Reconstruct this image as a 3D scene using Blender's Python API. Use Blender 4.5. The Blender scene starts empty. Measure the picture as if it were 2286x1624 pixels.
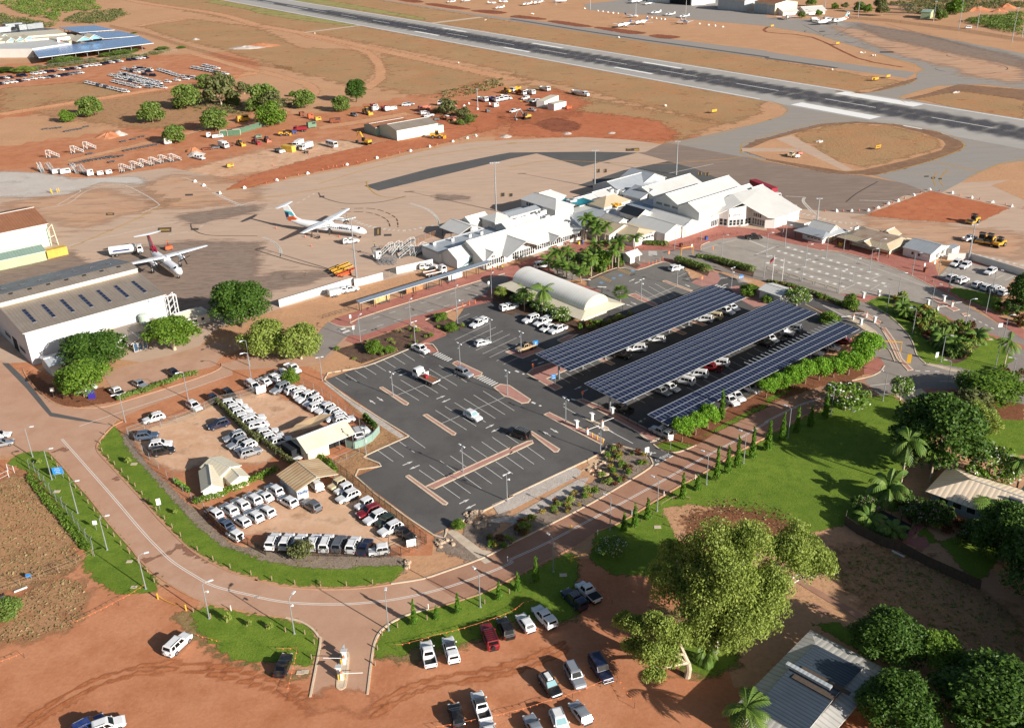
import bpy,bmesh,math,random
from math import cos,sin,atan2,pi,sqrt,radians
from random import uniform as ru
import numpy as np
from mathutils import Vector as V3,Matrix;en_=enumerate;rg_=range
SC=bpy.context.scene
COL=SC.collection
R=radians
random.seed(7)
# ------------------------------------------------------------------ camera
FPX,PITCH,ROLL,HCAM=2150.0,0.4568,-0.02566,99.57
def axes():
 c,s=cos(ROLL),sin(ROLL)
 up0=V3((0,sin(PITCH),cos(PITCH)))
 fw=V3((0,cos(PITCH),-sin(PITCH)))
 X=V3((1,0,0))
 return c*X+s*up0,-s*X+c*up0,fw
CX,CY,CF=axes()
cam_d=bpy.data.cameras.new('camera');cam=bpy.data.objects.new('camera',cam_d);COL.objects.link(cam)
m=Matrix.Identity(4)
for i in rg_(3):
 m[i][0]=CX[i];m[i][1]=CY[i];m[i][2]=-CF[i]
m[2][3]=HCAM
cam.matrix_world=m
cam_d.sensor_fit='HORIZONTAL';cam_d.sensor_width=36.0;cam_d.lens=36.0*FPX/2286.0
cam_d.clip_start=1.0;cam_d.clip_end=9000.0
SC.camera=cam
# ------------------------------------------------------------------ world, sun, exposure
SUN_AZ,SUN_EL=-39.5,22.0
w=bpy.data.worlds.new('World');SC.world=w;w.use_nodes=True
nt=w.node_tree;nt.nodes.clear()
sky=nt.nodes.new('ShaderNodeTexSky');sky.sky_type='NISHITA';sky.sun_disc=False
sky.sun_elevation=R(SUN_EL);sky.sun_rotation=R(90-SUN_AZ);sky.air_density=1.0;sky.dust_density=1.5
bg=nt.nodes.new('ShaderNodeBackground');bg.inputs[1].default_value=0.052
wo=nt.nodes.new('ShaderNodeOutputWorld')
nt.links.new(sky.outputs[0],bg.inputs[0]);nt.links.new(bg.outputs[0],wo.inputs[0])
sd=V3((cos(R(SUN_AZ))*cos(R(SUN_EL)),sin(R(SUN_AZ))*cos(R(SUN_EL)),sin(R(SUN_EL))))
sl=bpy.data.lights.new('sun','SUN');sl.energy=4.9;sl.angle=R(0.5);sl.color=(1.0,0.945,0.87)
so=bpy.data.objects.new('sun',sl);COL.objects.link(so);so.rotation_euler=sd.to_track_quat('Z','Y').to_euler()
so.location=(0,0,300)
SC.view_settings.view_transform='Standard';SC.view_settings.look='None'
SC.view_settings.exposure=0.76;SC.view_settings.gamma=1.0
SC.render.engine='CYCLES'
SC.cycles.max_bounces=6;SC.cycles.diffuse_bounces=3;SC.cycles.transparent_max_bounces=12
TL={}
for c_,ox in en_((0,569.1,1138.2,1710.9)):
 for r_,oy in en_((0,405.6,811.2,1212.6)):
  TL['%d%d'%(c_,r_)]=(ox,oy,3.945)
TL['P']=(0,0,1.0);TL['A']=(956.5,423.8,5.856);TL['B']=(1307.7,369.3,4.689);TL['C']=(1743.5,466.2,5.519)
TL['D']=(0,36.3,5.856);TL['E']=(992.9,181.6,7.4925);TL['F']=(726.5,217.9,4.265);TL['G']=(653.8,944.4,6.664)
def at(tl,x,y,z=0.0):
 ox,oy,k=TL[tl]
 d=CX*((ox+x/k-1143)/FPX)-CY*((oy+y/k-812)/FPX)+CF
 t=(z-HCAM)/d.z
 return V3((0,0,HCAM))+d*t
def pts(s,z=0.0):
 """'12 2,5 8,10 22 1,2' -> ground points; a bare token switches the survey sheet (quarter-resolution coordinates)"""
 out=[];tl='P'
 for tok in s.split():
  if ',' in tok:
   v=[float(q)for q in tok.split(',')]
   q=1 if tl=='P'else 4;out.append(at(tl,v[0]*q,v[1]*q,v[2]if len(v)>2 else z))
  else:tl=tok
 return out
MATS={};SOFT=set()
def _n(nt,t,**kw):
 n=nt.nodes.new(t)
 for k,v in kw.items():
  if k.startswith('i_'):n.inputs[k[2:].replace('_',' ')].default_value=v
  else:setattr(n,k,v)
 return n
def srgb(h):
 h=h.lstrip('#');o=[]
 for i in(0,2,4):
  c=int(h[i:i+2],16)/255.0
  o.append(c/12.92 if c<=.04045 else((c+.055)/1.055)**2.4)
 return(*o,1)
def base_mat(name,rough=.8,metal=0.0,spec=.4):
 m=bpy.data.materials.new(name);m.use_nodes=True;nt=m.node_tree
 b=nt.nodes['Principled BSDF'];b.inputs['Roughness'].default_value=rough;b.inputs['Metallic'].default_value=metal
 b.inputs['Specular IOR Level'].default_value=spec
 MATS[name]=m
 return m,nt,b
def wpos(nt,sc=(1,1,1),rot=0.0):
 g=_n(nt,'ShaderNodeNewGeometry');mp=_n(nt,'ShaderNodeMapping')
 mp.inputs['Scale'].default_value=sc;mp.inputs['Rotation'].default_value=(0,0,rot)
 nt.links.new(g.outputs['Position'],mp.inputs[0]);return mp.outputs[0]
def noise(nt,vec,scale,detail=4,rough=.6):
 n=_n(nt,'ShaderNodeTexNoise');n.inputs['Scale'].default_value=scale;n.inputs['Detail'].default_value=detail
 n.inputs['Roughness'].default_value=rough
 if vec:nt.links.new(vec,n.inputs['Vector'])
 return n.outputs['Fac']
def ramp(nt,fac,a,b,lo=0.0,hi=1.0):
 r=_n(nt,'ShaderNodeMapRange');r.clamp=True
 r.inputs[1].default_value=a;r.inputs[2].default_value=b;r.inputs[3].default_value=lo;r.inputs[4].default_value=hi
 nt.links.new(fac,r.inputs[0]);return r.outputs[0]
def mix(nt,fac,a,b,typ='MIX'):
 n=_n(nt,'ShaderNodeMix');n.data_type='RGBA';n.blend_type=typ
 for sock,v in((n.inputs[0],fac),(n.inputs[6],a),(n.inputs[7],b)):
  if hasattr(v,'is_linked')or hasattr(v,'node'):nt.links.new(v,sock)
  else:sock.default_value=v
 return n.outputs[2]
def bump(nt,b,h,strength=.5,dist=.1):
 n=_n(nt,'ShaderNodeBump');n.inputs['Strength'].default_value=strength;n.inputs['Distance'].default_value=dist
 nt.links.new(h,n.inputs['Height']);nt.links.new(n.outputs[0],b.inputs['Normal'])
def soften(nt,b,lo=.25,hi=.75,sc=.35,amp=.5,v=None):
 """feathered, broken edge: opacity from the sheet's own 'edge' attribute and noise"""
 a=_n(nt,'ShaderNodeAttribute');a.attribute_name='edge'
 n1=noise(nt,v or wpos(nt),sc,5,.65)
 s=_n(nt,'ShaderNodeMath');s.operation='ADD';nt.links.new(a.outputs['Fac'],s.inputs[0])
 k=ramp(nt,n1,.3,.7,-amp,amp);nt.links.new(k,s.inputs[1])
 al=ramp(nt,s.outputs[0],lo,hi)
 nt.links.new(al,b.inputs['Alpha'])
def gmat(name,c1,c2,c3,s1=.02,s2=.25,s3=2.0,grain=.25,bmp=.6,bd=.15,rough=.95,rot=0.0,stretch=1.0,soft=None,tuft=None,tuft_amt=(.52,.62),big=None):
 """three colours broken up at three scales, fine grain, optional darker/greener tufts"""
 m,nt,b=base_mat(name,rough,0,.15)
 v=wpos(nt,(1,stretch,1),rot)
 col=mix(nt,ramp(nt,noise(nt,v,s1,5),.38,.62),srgb(c1),srgb(c2))
 col=mix(nt,ramp(nt,noise(nt,v,s2,6,.65),.42,.68),col,srgb(c3))
 if tuft:
  tn=noise(nt,v,1.3,5,.75)
  den=ramp(nt,noise(nt,v,.06,4),.4,.6)
  mm=_n(nt,'ShaderNodeMath');mm.operation='MULTIPLY'
  nt.links.new(ramp(nt,tn,*tuft_amt),mm.inputs[0]);nt.links.new(den,mm.inputs[1])
  col=mix(nt,mm.outputs[0],col,srgb(tuft))
 g=noise(nt,v,s3,6,.75)
 lum=ramp(nt,g,.25,.75,1-grain,1+grain)
 cc=_n(nt,'ShaderNodeCombineColor')
 for i in rg_(3):nt.links.new(lum,cc.inputs[i])
 col=mix(nt,1.0,col,cc.outputs[0],'MULTIPLY')
 nt.links.new(col,b.inputs['Base Color'])
 if bmp:bump(nt,b,g,bmp,bd)
 if soft:soften(nt,b,*soft,v=v if stretch!=1 else None);SOFT.add(name)
 return m
def plain(name,hexc,rough=.7,metal=0.0,var=.12,vs=.6,spec=.4,coat=0.0,dirt=None,dirt_amt=.0):
 m,nt,b=base_mat(name,rough,metal,spec)
 tc=_n(nt,'ShaderNodeTexCoord')
 g=noise(nt,tc.outputs['Object'],vs,5,.65)
 c=srgb(hexc);d=tuple(min(1,q*(1-var))for q in c[:3])+(1,);e=tuple(min(1,q*(1+var*.6))for q in c[:3])+(1,)
 col=mix(nt,ramp(nt,g,.3,.7),d,e)
 if dirt:
  g2=noise(nt,wpos(nt),1.1,6,.7)
  col=mix(nt,ramp(nt,g2,.5,.75,0,dirt_amt),col,srgb(dirt))
 nt.links.new(col,b.inputs['Base Color'])
 if coat:b.inputs['Coat Weight'].default_value=coat;b.inputs['Coat Roughness'].default_value=.08
 return m
def plains(tbl):
 """rows: name colour roughness metal variation [noise scale [coat [dirt colour, dirt amount]]]"""
 for r in tbl.split('\n'):
  q=r.split();f=[float(x)for x in q[2:7]]+[.6,0][len(q)-7:]if len(q)<7 else[float(x)for x in q[2:7]]
  plain(q[0],'#'+q[1],f[0],f[1],var=f[2],vs=f[3],coat=f[4],dirt='#'+q[7]if len(q)>7 else None,dirt_amt=float(q[8])if len(q)>7 else 0)
def roof_mat(name,hexc,hex2=None,pitch=.75,depth=.5,rough=.45,metal=.15,stain=.35,var=.1):
 """ribbed metal sheet: ribs and sheet seams from the face UVs (metres)"""
 m,nt,b=base_mat(name,rough,metal,.4)
 uv=_n(nt,'ShaderNodeUVMap');uv.uv_map='UVMap'
 w1=_n(nt,'ShaderNodeTexWave');w1.bands_direction='X';w1.inputs['Scale'].default_value=1/(pitch*3.1831)*1.0
 nt.links.new(uv.outputs[0],w1.inputs['Vector'])
 v=wpos(nt)
 col=mix(nt,ramp(nt,noise(nt,v,.25,5),.35,.7),srgb(hexc),srgb(hex2 or hexc))
 mp=_n(nt,'ShaderNodeMapping');mp.inputs['Scale'].default_value=(2.2,.12,1);nt.links.new(uv.outputs[0],mp.inputs[0])
 st=noise(nt,mp.outputs[0],1.0,5,.7)
 sh=tuple(q*(1-stain)for q in srgb(hex2 or hexc)[:3])+(1,)
 col=mix(nt,ramp(nt,st,.52,.75,0,.8),col,sh)
 seam=ramp(nt,w1.outputs['Fac'],0.0,.22,1-var*2.2,1)
 cc=_n(nt,'ShaderNodeCombineColor')
 for i in rg_(3):nt.links.new(seam,cc.inputs[i])
 col=mix(nt,1.0,col,cc.outputs[0],'MULTIPLY')
 nt.links.new(col,b.inputs['Base Color'])
 bump(nt,b,w1.outputs['Fac'],depth,.05)
 return m
def leaf_mat(name,c1,c2,c3,rough=.55,trans=.25):
 m,nt,b=base_mat(name,rough,0,.3)
 g=_n(nt,'ShaderNodeNewGeometry')
 col=mix(nt,g.outputs['Random Per Island'],srgb(c1),srgb(c2))
 n1=noise(nt,wpos(nt),.45,3)
 col=mix(nt,ramp(nt,n1,.42,.66),col,srgb(c3))
 nt.links.new(col,b.inputs['Base Color'])
 tr=_n(nt,'ShaderNodeBsdfTranslucent');nt.links.new(col,tr.inputs[0])
 mx=_n(nt,'ShaderNodeMixShader');mx.inputs[0].default_value=trans
 nt.links.new(b.outputs[0],mx.inputs[1]);nt.links.new(tr.outputs[0],mx.inputs[2])
 nt.links.new(mx.outputs[0],nt.nodes['Material Output'].inputs[0])
 return m
class MB:
 def __init__(s):s.v=[];s.f=[];s.mi=[];s.uv=[]
 def face(s,ps,mi=0,uv=None):
  b=len(s.v);s.v+=[tuple(p)for p in ps];s.f.append(tuple(rg_(b,b+len(ps))));s.mi.append(mi)
  s.uv.append(uv or[(0,0)]*len(ps))
 def box(s,c,d,rz=0.0,mi=0,tilt=None,taper=1.0):
  hx,hy,hz=d[0]/2,d[1]/2,d[2]/2
  M=Matrix.Rotation(rz,3,'Z')
  if tilt is not None:M=M@Matrix.Rotation(tilt,3,'Y')
  P=[]
  for z in(-1,1):
   k=taper if z>0 else 1
   for x,y in((-1,-1),(1,-1),(1,1),(-1,1)):P.append(V3(c)+M@V3((x*hx*k,y*hy*k,z*hz)))
  b=len(s.v);s.v+=[tuple(p)for p in P]
  for q in((3,2,1,0),(4,5,6,7),(0,1,5,4),(1,2,6,5),(2,3,7,6),(3,0,4,7)):
   s.f.append(tuple(b+i for i in q));s.mi.append(mi)
   a0,a1,a3=P[q[0]],P[q[1]],P[q[3]]
   s.uv.append([(0,0),((a1-a0).length,0),((a1-a0).length,(a3-a0).length),(0,(a3-a0).length)])
 def tube(s,p0,p1,r,n=6,mi=0,r1=None,cap=True):
  p0,p1=V3(p0),V3(p1);d=(p1-p0)
  if d.length<1e-6:return
  q=d.to_track_quat('Z','Y');r1=r if r1 is None else r1;b=len(s.v)
  for p,rr in((p0,r),(p1,r1)):
   for i in rg_(n):
    a=2*pi*i/n;s.v.append(tuple(p+q@V3((rr*cos(a),rr*sin(a),0))))
  for i in rg_(n):
   j=(i+1)%n;s.f.append((b+i,b+j,b+n+j,b+n+i));s.mi.append(mi);s.uv.append([(0,0)]*4)
  if cap:
   s.f.append(tuple(b+n-1-i for i in rg_(n)));s.mi.append(mi);s.uv.append([(0,0)]*n)
   s.f.append(tuple(b+n+i for i in rg_(n)));s.mi.append(mi);s.uv.append([(0,0)]*n)
 def path(s,ps,r,n=6,mi=0):
  for a,b in zip(ps,ps[1:]):s.tube(a,b,r,n,mi)
 def lathe(s,prof,c=(0,0,0),n=12,axis='Z',mi=0):
  b=len(s.v);c=V3(c)
  for r,h in prof:
   for i in rg_(n):
    a=2*pi*i/n;x,y=r*cos(a),r*sin(a)
    s.v.append(tuple(c+(V3((x,y,h))if axis=='Z' else V3((h,x,y))if axis=='X' else V3((x,h,y)))))
  for k in rg_(len(prof)-1):
   for i in rg_(n):
    j=(i+1)%n;s.f.append((b+k*n+i,b+k*n+j,b+(k+1)*n+j,b+(k+1)*n+i));s.mi.append(mi);s.uv.append([(0,0)]*4)
  s.f.append(tuple(b+i for i in rg_(n)));s.mi.append(mi);s.uv.append([(0,0)]*n)
  t=b+(len(prof)-1)*n;s.f.append(tuple(t+i for i in rg_(n)));s.mi.append(mi);s.uv.append([(0,0)]*n)
 def prism(s,ps,z0,z1,mi=0):
  n=len(ps);s.face([(p[0],p[1],z1)for p in ps],mi);s.face([(p[0],p[1],z0)for p in reversed(ps)],mi)
  for i in rg_(n):
   a,b=ps[i],ps[(i+1)%n];L=(V3(b)-V3(a)).length
   s.face([(a[0],a[1],z0),(b[0],b[1],z0),(b[0],b[1],z1),(a[0],a[1],z1)],mi,[(0,0),(L,0),(L,z1-z0),(0,z1-z0)])
 def slab(s,ps,th=.14,u=None,mi=0,mu=None):
  """thick sheet: top face as given (any plane), UV u along the given direction in metres"""
  ps=[V3(p)for p in ps]
  nrm=V3((0,0,0))
  for i in rg_(len(ps)):
   nrm+=(ps[i]-ps[0]).cross(ps[(i+1)%len(ps)]-ps[0])
  nrm.normalize()
  if nrm.z<0:ps.reverse();nrm=-nrm
  u=(V3(u)if u is not None else ps[1]-ps[0]);u=(u-nrm*u.dot(nrm)).normalized();w_=nrm.cross(u)
  uv=[((p-ps[0]).dot(u),(p-ps[0]).dot(w_))for p in ps]
  s.face(ps,mi,uv)
  lo=[p-V3((0,0,th))for p in ps];mu=mi if mu is None else mu
  s.face(list(reversed(lo)),mu)
  for i in rg_(len(ps)):
   j=(i+1)%len(ps);s.face([lo[i],lo[j],ps[j],ps[i]],mu)
 def build(s,name,mats,parent=None,smo=False,loc=None,edge=None,weld=False):
  me=bpy.data.meshes.new(name);me.from_pydata(s.v,[],s.f)
  if not isinstance(mats,(list,tuple)):mats=[mats]
  for q in mats:me.materials.append(MATS[q]if isinstance(q,str)else q)
  me.polygons.foreach_set('material_index',s.mi)
  uvl=me.uv_layers.new(name='UVMap');flat=[c for f in s.uv for p in f for c in p]
  if len(flat)==2*len(me.loops):uvl.data.foreach_set('uv',flat)
  if edge is not None:
   at_=me.attributes.new('edge','FLOAT','POINT');at_.data.foreach_set('value',edge)
  if weld:
   bm=bmesh.new();bm.from_mesh(me);bmesh.ops.remove_doubles(bm,verts=bm.verts,dist=.002)
   bmesh.ops.recalc_face_normals(bm,faces=bm.faces);bm.to_mesh(me);bm.free()
  if smo:
   me.polygons.foreach_set('use_smooth',[True]*len(me.polygons))
   try:me.set_sharp_from_angle(angle=R(38))
   except Exception:pass
  me.update()
  o=bpy.data.objects.new(name,me);COL.objects.link(o)
  if parent:o.parent=parent
  if loc is not None:o.location=loc
  return o
def tag(o,label,cat,group=None):
 o['label']=label;o['category']=cat
 if group:o['group']=group
 return o
def thg(name,label,cat,loc=(0,0,0),rz=0.0,group=None):
 o=bpy.data.objects.new(name,None);o.empty_display_size=.3;COL.objects.link(o)
 o.location=loc;o.rotation_euler=(0,0,rz)
 return tag(o,label,cat,group)
PEND={};PROTOS=[]
def kid(mb,name,mats,parent,**kw):
 o=mb.build(name,mats,parent,**kw);PEND.setdefault(parent.name,[]).append(o);return o
def bx_(N,M,P,*a,**k):mb=MB();mb.box(*a,**k);return kid(mb,N,M,P)
def tb_(N,M,P,*a,**k):mb=MB();mb.tube(*a,**k);return kid(mb,N,M,P)
def lt_(N,M,P,*a,**k):mb=MB();mb.lathe(*a,**k);return kid(mb,N,M,P)
def dup(root,loc,rz=0.0,scale=None,label=None,group=None,swap=None):
 """copy a thing with copies of its parts and sub-parts; swap = {material: material} on the copies"""
 r=root.copy();COL.objects.link(r);r.location=loc;r.rotation_euler=(0,0,rz)
 if scale is not None:r.scale=(scale,)*3 if not hasattr(scale,'__len__')else scale
 if label:r['label']=label
 if group:r['group']=group
 def re(o):
  if swap and o.type=='MESH':
   for sl_ in o.material_slots:
    if sl_.material and sl_.material.name in swap:
     nm=MATS[swap[sl_.material.name]];sl_.link='OBJECT';sl_.material=nm
 re(r)
 def walk(src,dst):
  for ch in PEND.get(src.name,[]):
   c=ch.copy();COL.objects.link(c);c.parent=dst;re(c);walk(ch,c)
 walk(root,r)
 return r
def swapmat(root,sw):
 def re(o):
  if o.type=='MESH':
   for s_ in o.material_slots:
    if s_.material and s_.material.name in sw:s_.link='OBJECT';s_.material=MATS[sw[s_.material.name]]
  for ch in PEND.get(o.name,[]):re(ch)
 re(root)
def strc(o):o['kind']='structure';return o
def stuff(o,label,cat,group=None):o['kind']='stuff';return tag(o,label,cat,group)
ORD=['first','second','third','fourth','fifth','sixth','seventh','eighth','ninth','tenth','eleventh','twelfth','thirteenth','fourteenth','fifteenth','sixteenth','seventeenth','eighteenth','nineteenth','twentieth']+['number %d'%i for i in rg_(21,60)]
def catmull(ps,closed=True,n=6):
 out=[];N=len(ps)
 rng=rg_(N)if closed else rg_(N-1)
 for i in rng:
  g=(lambda k:ps[k%N])if closed else(lambda k:ps[min(max(k,0),N-1)])
  p0,p1,p2,p3=g(i-1),g(i),g(i+1),g(i+2)
  for k in rg_(n):
   t=k/n
   out.append(.5*((2*p1)+(-p0+p2)*t+(2*p0-5*p1+4*p2-p3)*t*t+(-p0+3*p1-3*p2+p3)*t**3))
 if not closed:out.append(ps[-1].copy())
 return out
def rsmp(ps,step,closed=True):
 out=[];N=len(ps)
 for i in rg_(N if closed else N-1):
  a,b=ps[i],ps[(i+1)%N];L=(b-a).length;k=max(1,int(L/step))
  out+=[a.lerp(b,j/k)for j in rg_(k)]
 if not closed:out.append(ps[-1])
 return out
LZ=.006;ZC=[0.0]
def sht(name,s,lvl,mat,smo=0,fth=0.0,z=None,kind=True):
 """flat sheet on the ground from survey points; feather = width (m) of a soft broken edge"""
 P=pts(s)if isinstance(s,str)else[V3(p)for p in s]
 ZC[0]+=.00001;z=(lvl*LZ if z is None else z)+ZC[0]
 if smo:P=catmull(P,True,smo)
 mb=MB();edge=None
 if fth:
  xy=np.array([(p.x,p.y)for p in P]);st=max(fth*.7,.7)
  lo=xy.min(0)-fth;hi=xy.max(0)+fth
  st=max(st,sqrt((hi-lo).prod()/16000))
  gx=np.arange(lo[0],hi[0]+st,st);gy=np.arange(lo[1],hi[1]+st,st);X,Y=np.meshgrid(gx,gy)
  ins=np.zeros(X.shape,bool);dist=np.full(X.shape,1e9);n=len(xy)
  for i in rg_(n):
   (x0,y0),(x1,y1)=xy[i],xy[(i+1)%n];dx,dy=x1-x0,y1-y0
   if abs(dy)>1e-9:ins^=((y0>Y)!=(y1>Y))&(X<dx*(Y-y0)/dy+x0)
   t=np.clip(((X-x0)*dx+(Y-y0)*dy)/(dx*dx+dy*dy+1e-9),0,1);dist=np.minimum(dist,np.hypot(X-x0-t*dx,Y-y0-t*dy))
  e=np.clip(np.where(ins,dist,-dist)/fth+.5,0,1);idx={};edge=[]
  def vid(j,i):
   if(j,i)not in idx:idx[j,i]=len(mb.v);mb.v.append((float(X[j,i]),float(Y[j,i]),z));edge.append(float(e[j,i]))
   return idx[j,i]
  q=np.maximum(np.maximum(e[:-1,:-1],e[1:,:-1]),np.maximum(e[:-1,1:],e[1:,1:]))>0
  for j,i in zip(*np.nonzero(q)):
   mb.f.append((vid(j,i),vid(j,i+1),vid(j+1,i+1),vid(j+1,i)));mb.mi.append(0);mb.uv.append([(0,0)]*4)
 else:
  mb.face([(p.x,p.y,z)for p in P])
 o=mb.build(name,mat,edge=edge)
 if not fth and o.data.polygons[0].normal.z<0:o.data.flip_normals()
 if kind:strc(o)
 return o
def offl(P,d):
 out=[]
 for i in rg_(len(P)):
  a=P[max(i-1,0)];b=P[min(i+1,len(P)-1)];t=(b-a);t.z=0
  t=t.normalized()if t.length>1e-6 else V3((1,0,0))
  out.append(P[i]+V3((-t.y,t.x,0))*d)
 return out
def stp(name,s,w_,lvl,mat,dash=None,smo=0,closed=False,z=None,obj=None):
 """painted line (optionally dashed) as a thin sheet; several lines may share one object through obj"""
 P=pts(s)if isinstance(s,str)else[V3(p)for p in s]
 if smo:P=catmull(P,closed,smo)
 if closed:P=P+[P[0]]
 if obj is None and mat in SOFT:
  P=rsmp(P,w_*.8,False)
  return sht(name,offl(P,-w_/2)+list(reversed(offl(P,w_/2))),lvl,mat,fth=w_*.3)
 z=lvl*LZ if z is None else z
 mb=obj or MB()
 if dash:
  Q=rsmp(P,.5,False);acc=0;run=[Q[0]];on=True
  for a,b in zip(Q,Q[1:]):
   acc+=(b-a).length;run.append(b)
   if acc>=(dash[0]if on else dash[1]):
    if on:_ribbon(mb,run,w_,z)
    on=not on;acc=0;run=[b]
  if on and len(run)>1:_ribbon(mb,run,w_,z)
 else:_ribbon(mb,P,w_,z)
 if obj is None:return strc(mb.build(name,mat))
def _ribbon(mb,P,w_,z):
 L,Q=offl(P,w_/2),offl(P,-w_/2)
 for i in rg_(len(P)-1):
  mb.face([(Q[i].x,Q[i].y,z),(Q[i+1].x,Q[i+1].y,z),(L[i+1].x,L[i+1].y,z),(L[i].x,L[i].y,z)])
def kerb(name,s,mat,w_=.28,h=.14,smo=0,closed=False,z0=0.0,obj=None):
 P=pts(s)if isinstance(s,str)else[V3(p)for p in s]
 if smo:P=catmull(P,closed,smo)
 if closed:P=P+[P[0]]
 L,Q=offl(P,w_/2),offl(P,-w_/2);mb=obj or MB()
 for i in rg_(len(P)-1):
  a,b,c,d=Q[i],Q[i+1],L[i+1],L[i]
  t=lambda p,zz:(p.x,p.y,zz)
  mb.face([t(a,h),t(b,h),t(c,h),t(d,h)]);mb.face([t(a,z0),t(b,z0),t(b,h),t(a,h)]);mb.face([t(c,z0),t(d,z0),t(d,h),t(c,h)])
 for p,q in((L[0],Q[0]),(Q[-1],L[-1])):
  mb.face([(p.x,p.y,z0),(q.x,q.y,z0),(q.x,q.y,h),(p.x,p.y,h)])
 if obj is None:return strc(mb.build(name,mat))
def text_mesh(name,txt,mat,size,parent,M,ext=.02):
 """lettering on a sign: the built-in font turned into a mesh"""
 cu=bpy.data.curves.new(name,'FONT');cu.body=txt;cu.size=size;cu.extrude=ext;cu.align_x='CENTER';cu.align_y='CENTER'
 t=bpy.data.objects.new(name,cu);COL.objects.link(t)
 dg=bpy.context.evaluated_depsgraph_get();me=bpy.data.meshes.new_from_object(t.evaluated_get(dg))
 bpy.data.objects.remove(t);bpy.data.curves.remove(cu)
 me.materials.clear();me.materials.append(MATS[mat]);me.transform(M)
 o=bpy.data.objects.new(name,me);COL.objects.link(o)
 if parent:o.parent=parent;PEND.setdefault(parent.name,[]).append(o)
 return o
def frame_on(p0,p1,up=V3((0,0,1)),off=.05):
 """matrix placing XY lettering on the vertical plane through p0->p1 (reading left to right), pushed out by off"""
 x=(p1-p0).normalized();n=x.cross(up).normalized();u=n.cross(x)*1.0
 M=Matrix.Identity(4);c=(p0+p1)/2+n*off
 for i in rg_(3):M[i][0]=x[i];M[i][1]=up[i];M[i][2]=n[i];M[i][3]=c[i]
 return M
_a,_b=at('P',569.1,14.4),at('P',1702.2,220);RWA=atan2((_b-_a).y,(_b-_a).x)
# ================================================================== SETTING: ground, fields, airfield
GM="""red_dirt #b67856 #be8664 #aa6d4b .018 .16 1.6 .16 .4 .12
dirt_rut #aa6843 #b37550 #9f5e3b .1 .5 1.6 .16 .4 .12 soft .1 .9 .2
dirt_cover #b67856 #be8664 #aa6d4b .018 .16 1.6 .16 .4 .12 soft .2 .8 .3
field #bc9070 #b68a68 #c0946f .012 .09 .9 .16 .5 .2
dry_grass #a3825e #ad8964 #b0805a .02 .05 .9 .22 .8 .3 soft .3 .8 .12
green_verge #96905a #8c8c52 #a08c5c .03 .12 .9 .2 .8 .3 soft .2 .95 .1
raw_dirt #b06b4a #b87452 #a66142 .03 .25 1.5 .15 .5 .12 soft .3 .75 .3
dark_earth #86503a #784634 #945a40 .05 .3 1.2 .25 .7 .3 soft .3 .75 .3
pale_dirt #c9a484 #c09474 #d0ac90 .05 .3 1.5 .1 .3 .08 soft .1 .9 .2
gscr #a9805e #a27c5c #b0845e .05 .35 2.2 .3 .8 .2 soft .2 .9 .3
track_dirt #c2906c #c89a76 #ba8662 .05 .3 1.5 .1 .3 .06 soft .1 .6 .4
lawn #647828 #70842e #577022 .06 .4 3 .28 .8 .12 soft .3 .7 .9
lawn_edge #86704c #927a54 #7c6a44 .1 .5 3 .3 .8 .12 soft .3 .8 .7
mulch #8a7a6c #7a6a5e #988878 .2 .8 3.5 .35 .9 .12 soft .3 .7 1.2
dmul #5f4a3e #4f3d34 #705848 .2 .8 3.5 .3 .9 .12
litter_soil #7c5038 #8a5c42 #6c4632 .2 .8 3 .3 .7 .1 soft .3 .7 1.2
apron #baa18d #c1a48d #b29884 .012 .1 .8 .08 .1 .02
apron_pale #bdb3a9 #b5aaa0 #c2b9b0 .012 .1 .8 .08 .1 .02 soft .1 .8 .06
apron_rust #ba957a #b68a6c #bf9e84 .012 .1 .8 .1 .1 .02 soft .1 .9 .06
old_asphalt #86756a #907d70 #7d6e64 .02 .12 .9 .1 .1 .02
stain #8b786a #837165 #958274 .05 .3 1 .1 0 .02 soft .05 1 .15
fasp #5a5958 #5f5d5b #565656 .03 .2 2 .07 .15 .02
taxiway #948e88 #998e83 #8f8a84 .01 .06 1 .06 .1 .02
shoulder #86674f #7b5d4a #917258 .04 .3 1.5 .18 .4 .1 soft .15 .6 .4
road_dusty #b58f76 #b9957e #ad876e .03 .2 2.5 .07 .15 .02
road_red #a27a64 #a7816a #9a715c .03 .2 2.5 .08 .15 .02
road_grey #8c847d #93897f #857b74 .03 .25 2.5 .08 .15 .02
lane_grey #9c9389 #a3998e #948b82 .03 .25 2.5 .07 .15 .02
carpark #5b5957 #666361 #524f4e .03 .12 3 .09 .2 .02
carpark_old #73706b #7a756f #6c6864 .04 .3 3 .09 .2 .02
wet_patch #8a6450 #855e4c #8f6a56 .1 .5 2 .1 .1 .02 soft .2 .7 .5
brick_paving #a56c5f #ad7467 #9d6458 .06 .5 4.5 .12 .3 .02
brick_pink #ae8075 #b5887d #a6786d .06 .5 4.5 .12 .3 .02
stpi #b7aca2 #a89c92 #c2b8ae .3 1.2 4 .3 .8 .1
pale_sand #c9a886 #bf9a76 #d2b494 .1 .5 2.5 .12 .3 .06 soft .3 .7 .8
concrete #c2b19c #b9a791 #cab9a5 .1 .6 3 .08 .2 .02
kcon #cdb9a0 #c4ac90 #d3c2ac .3 1 4 .1 .1 .02
kerb_dusty #b58a6c #bd9678 #ab8063 .3 1 4 .12 .1 .02"""
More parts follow.
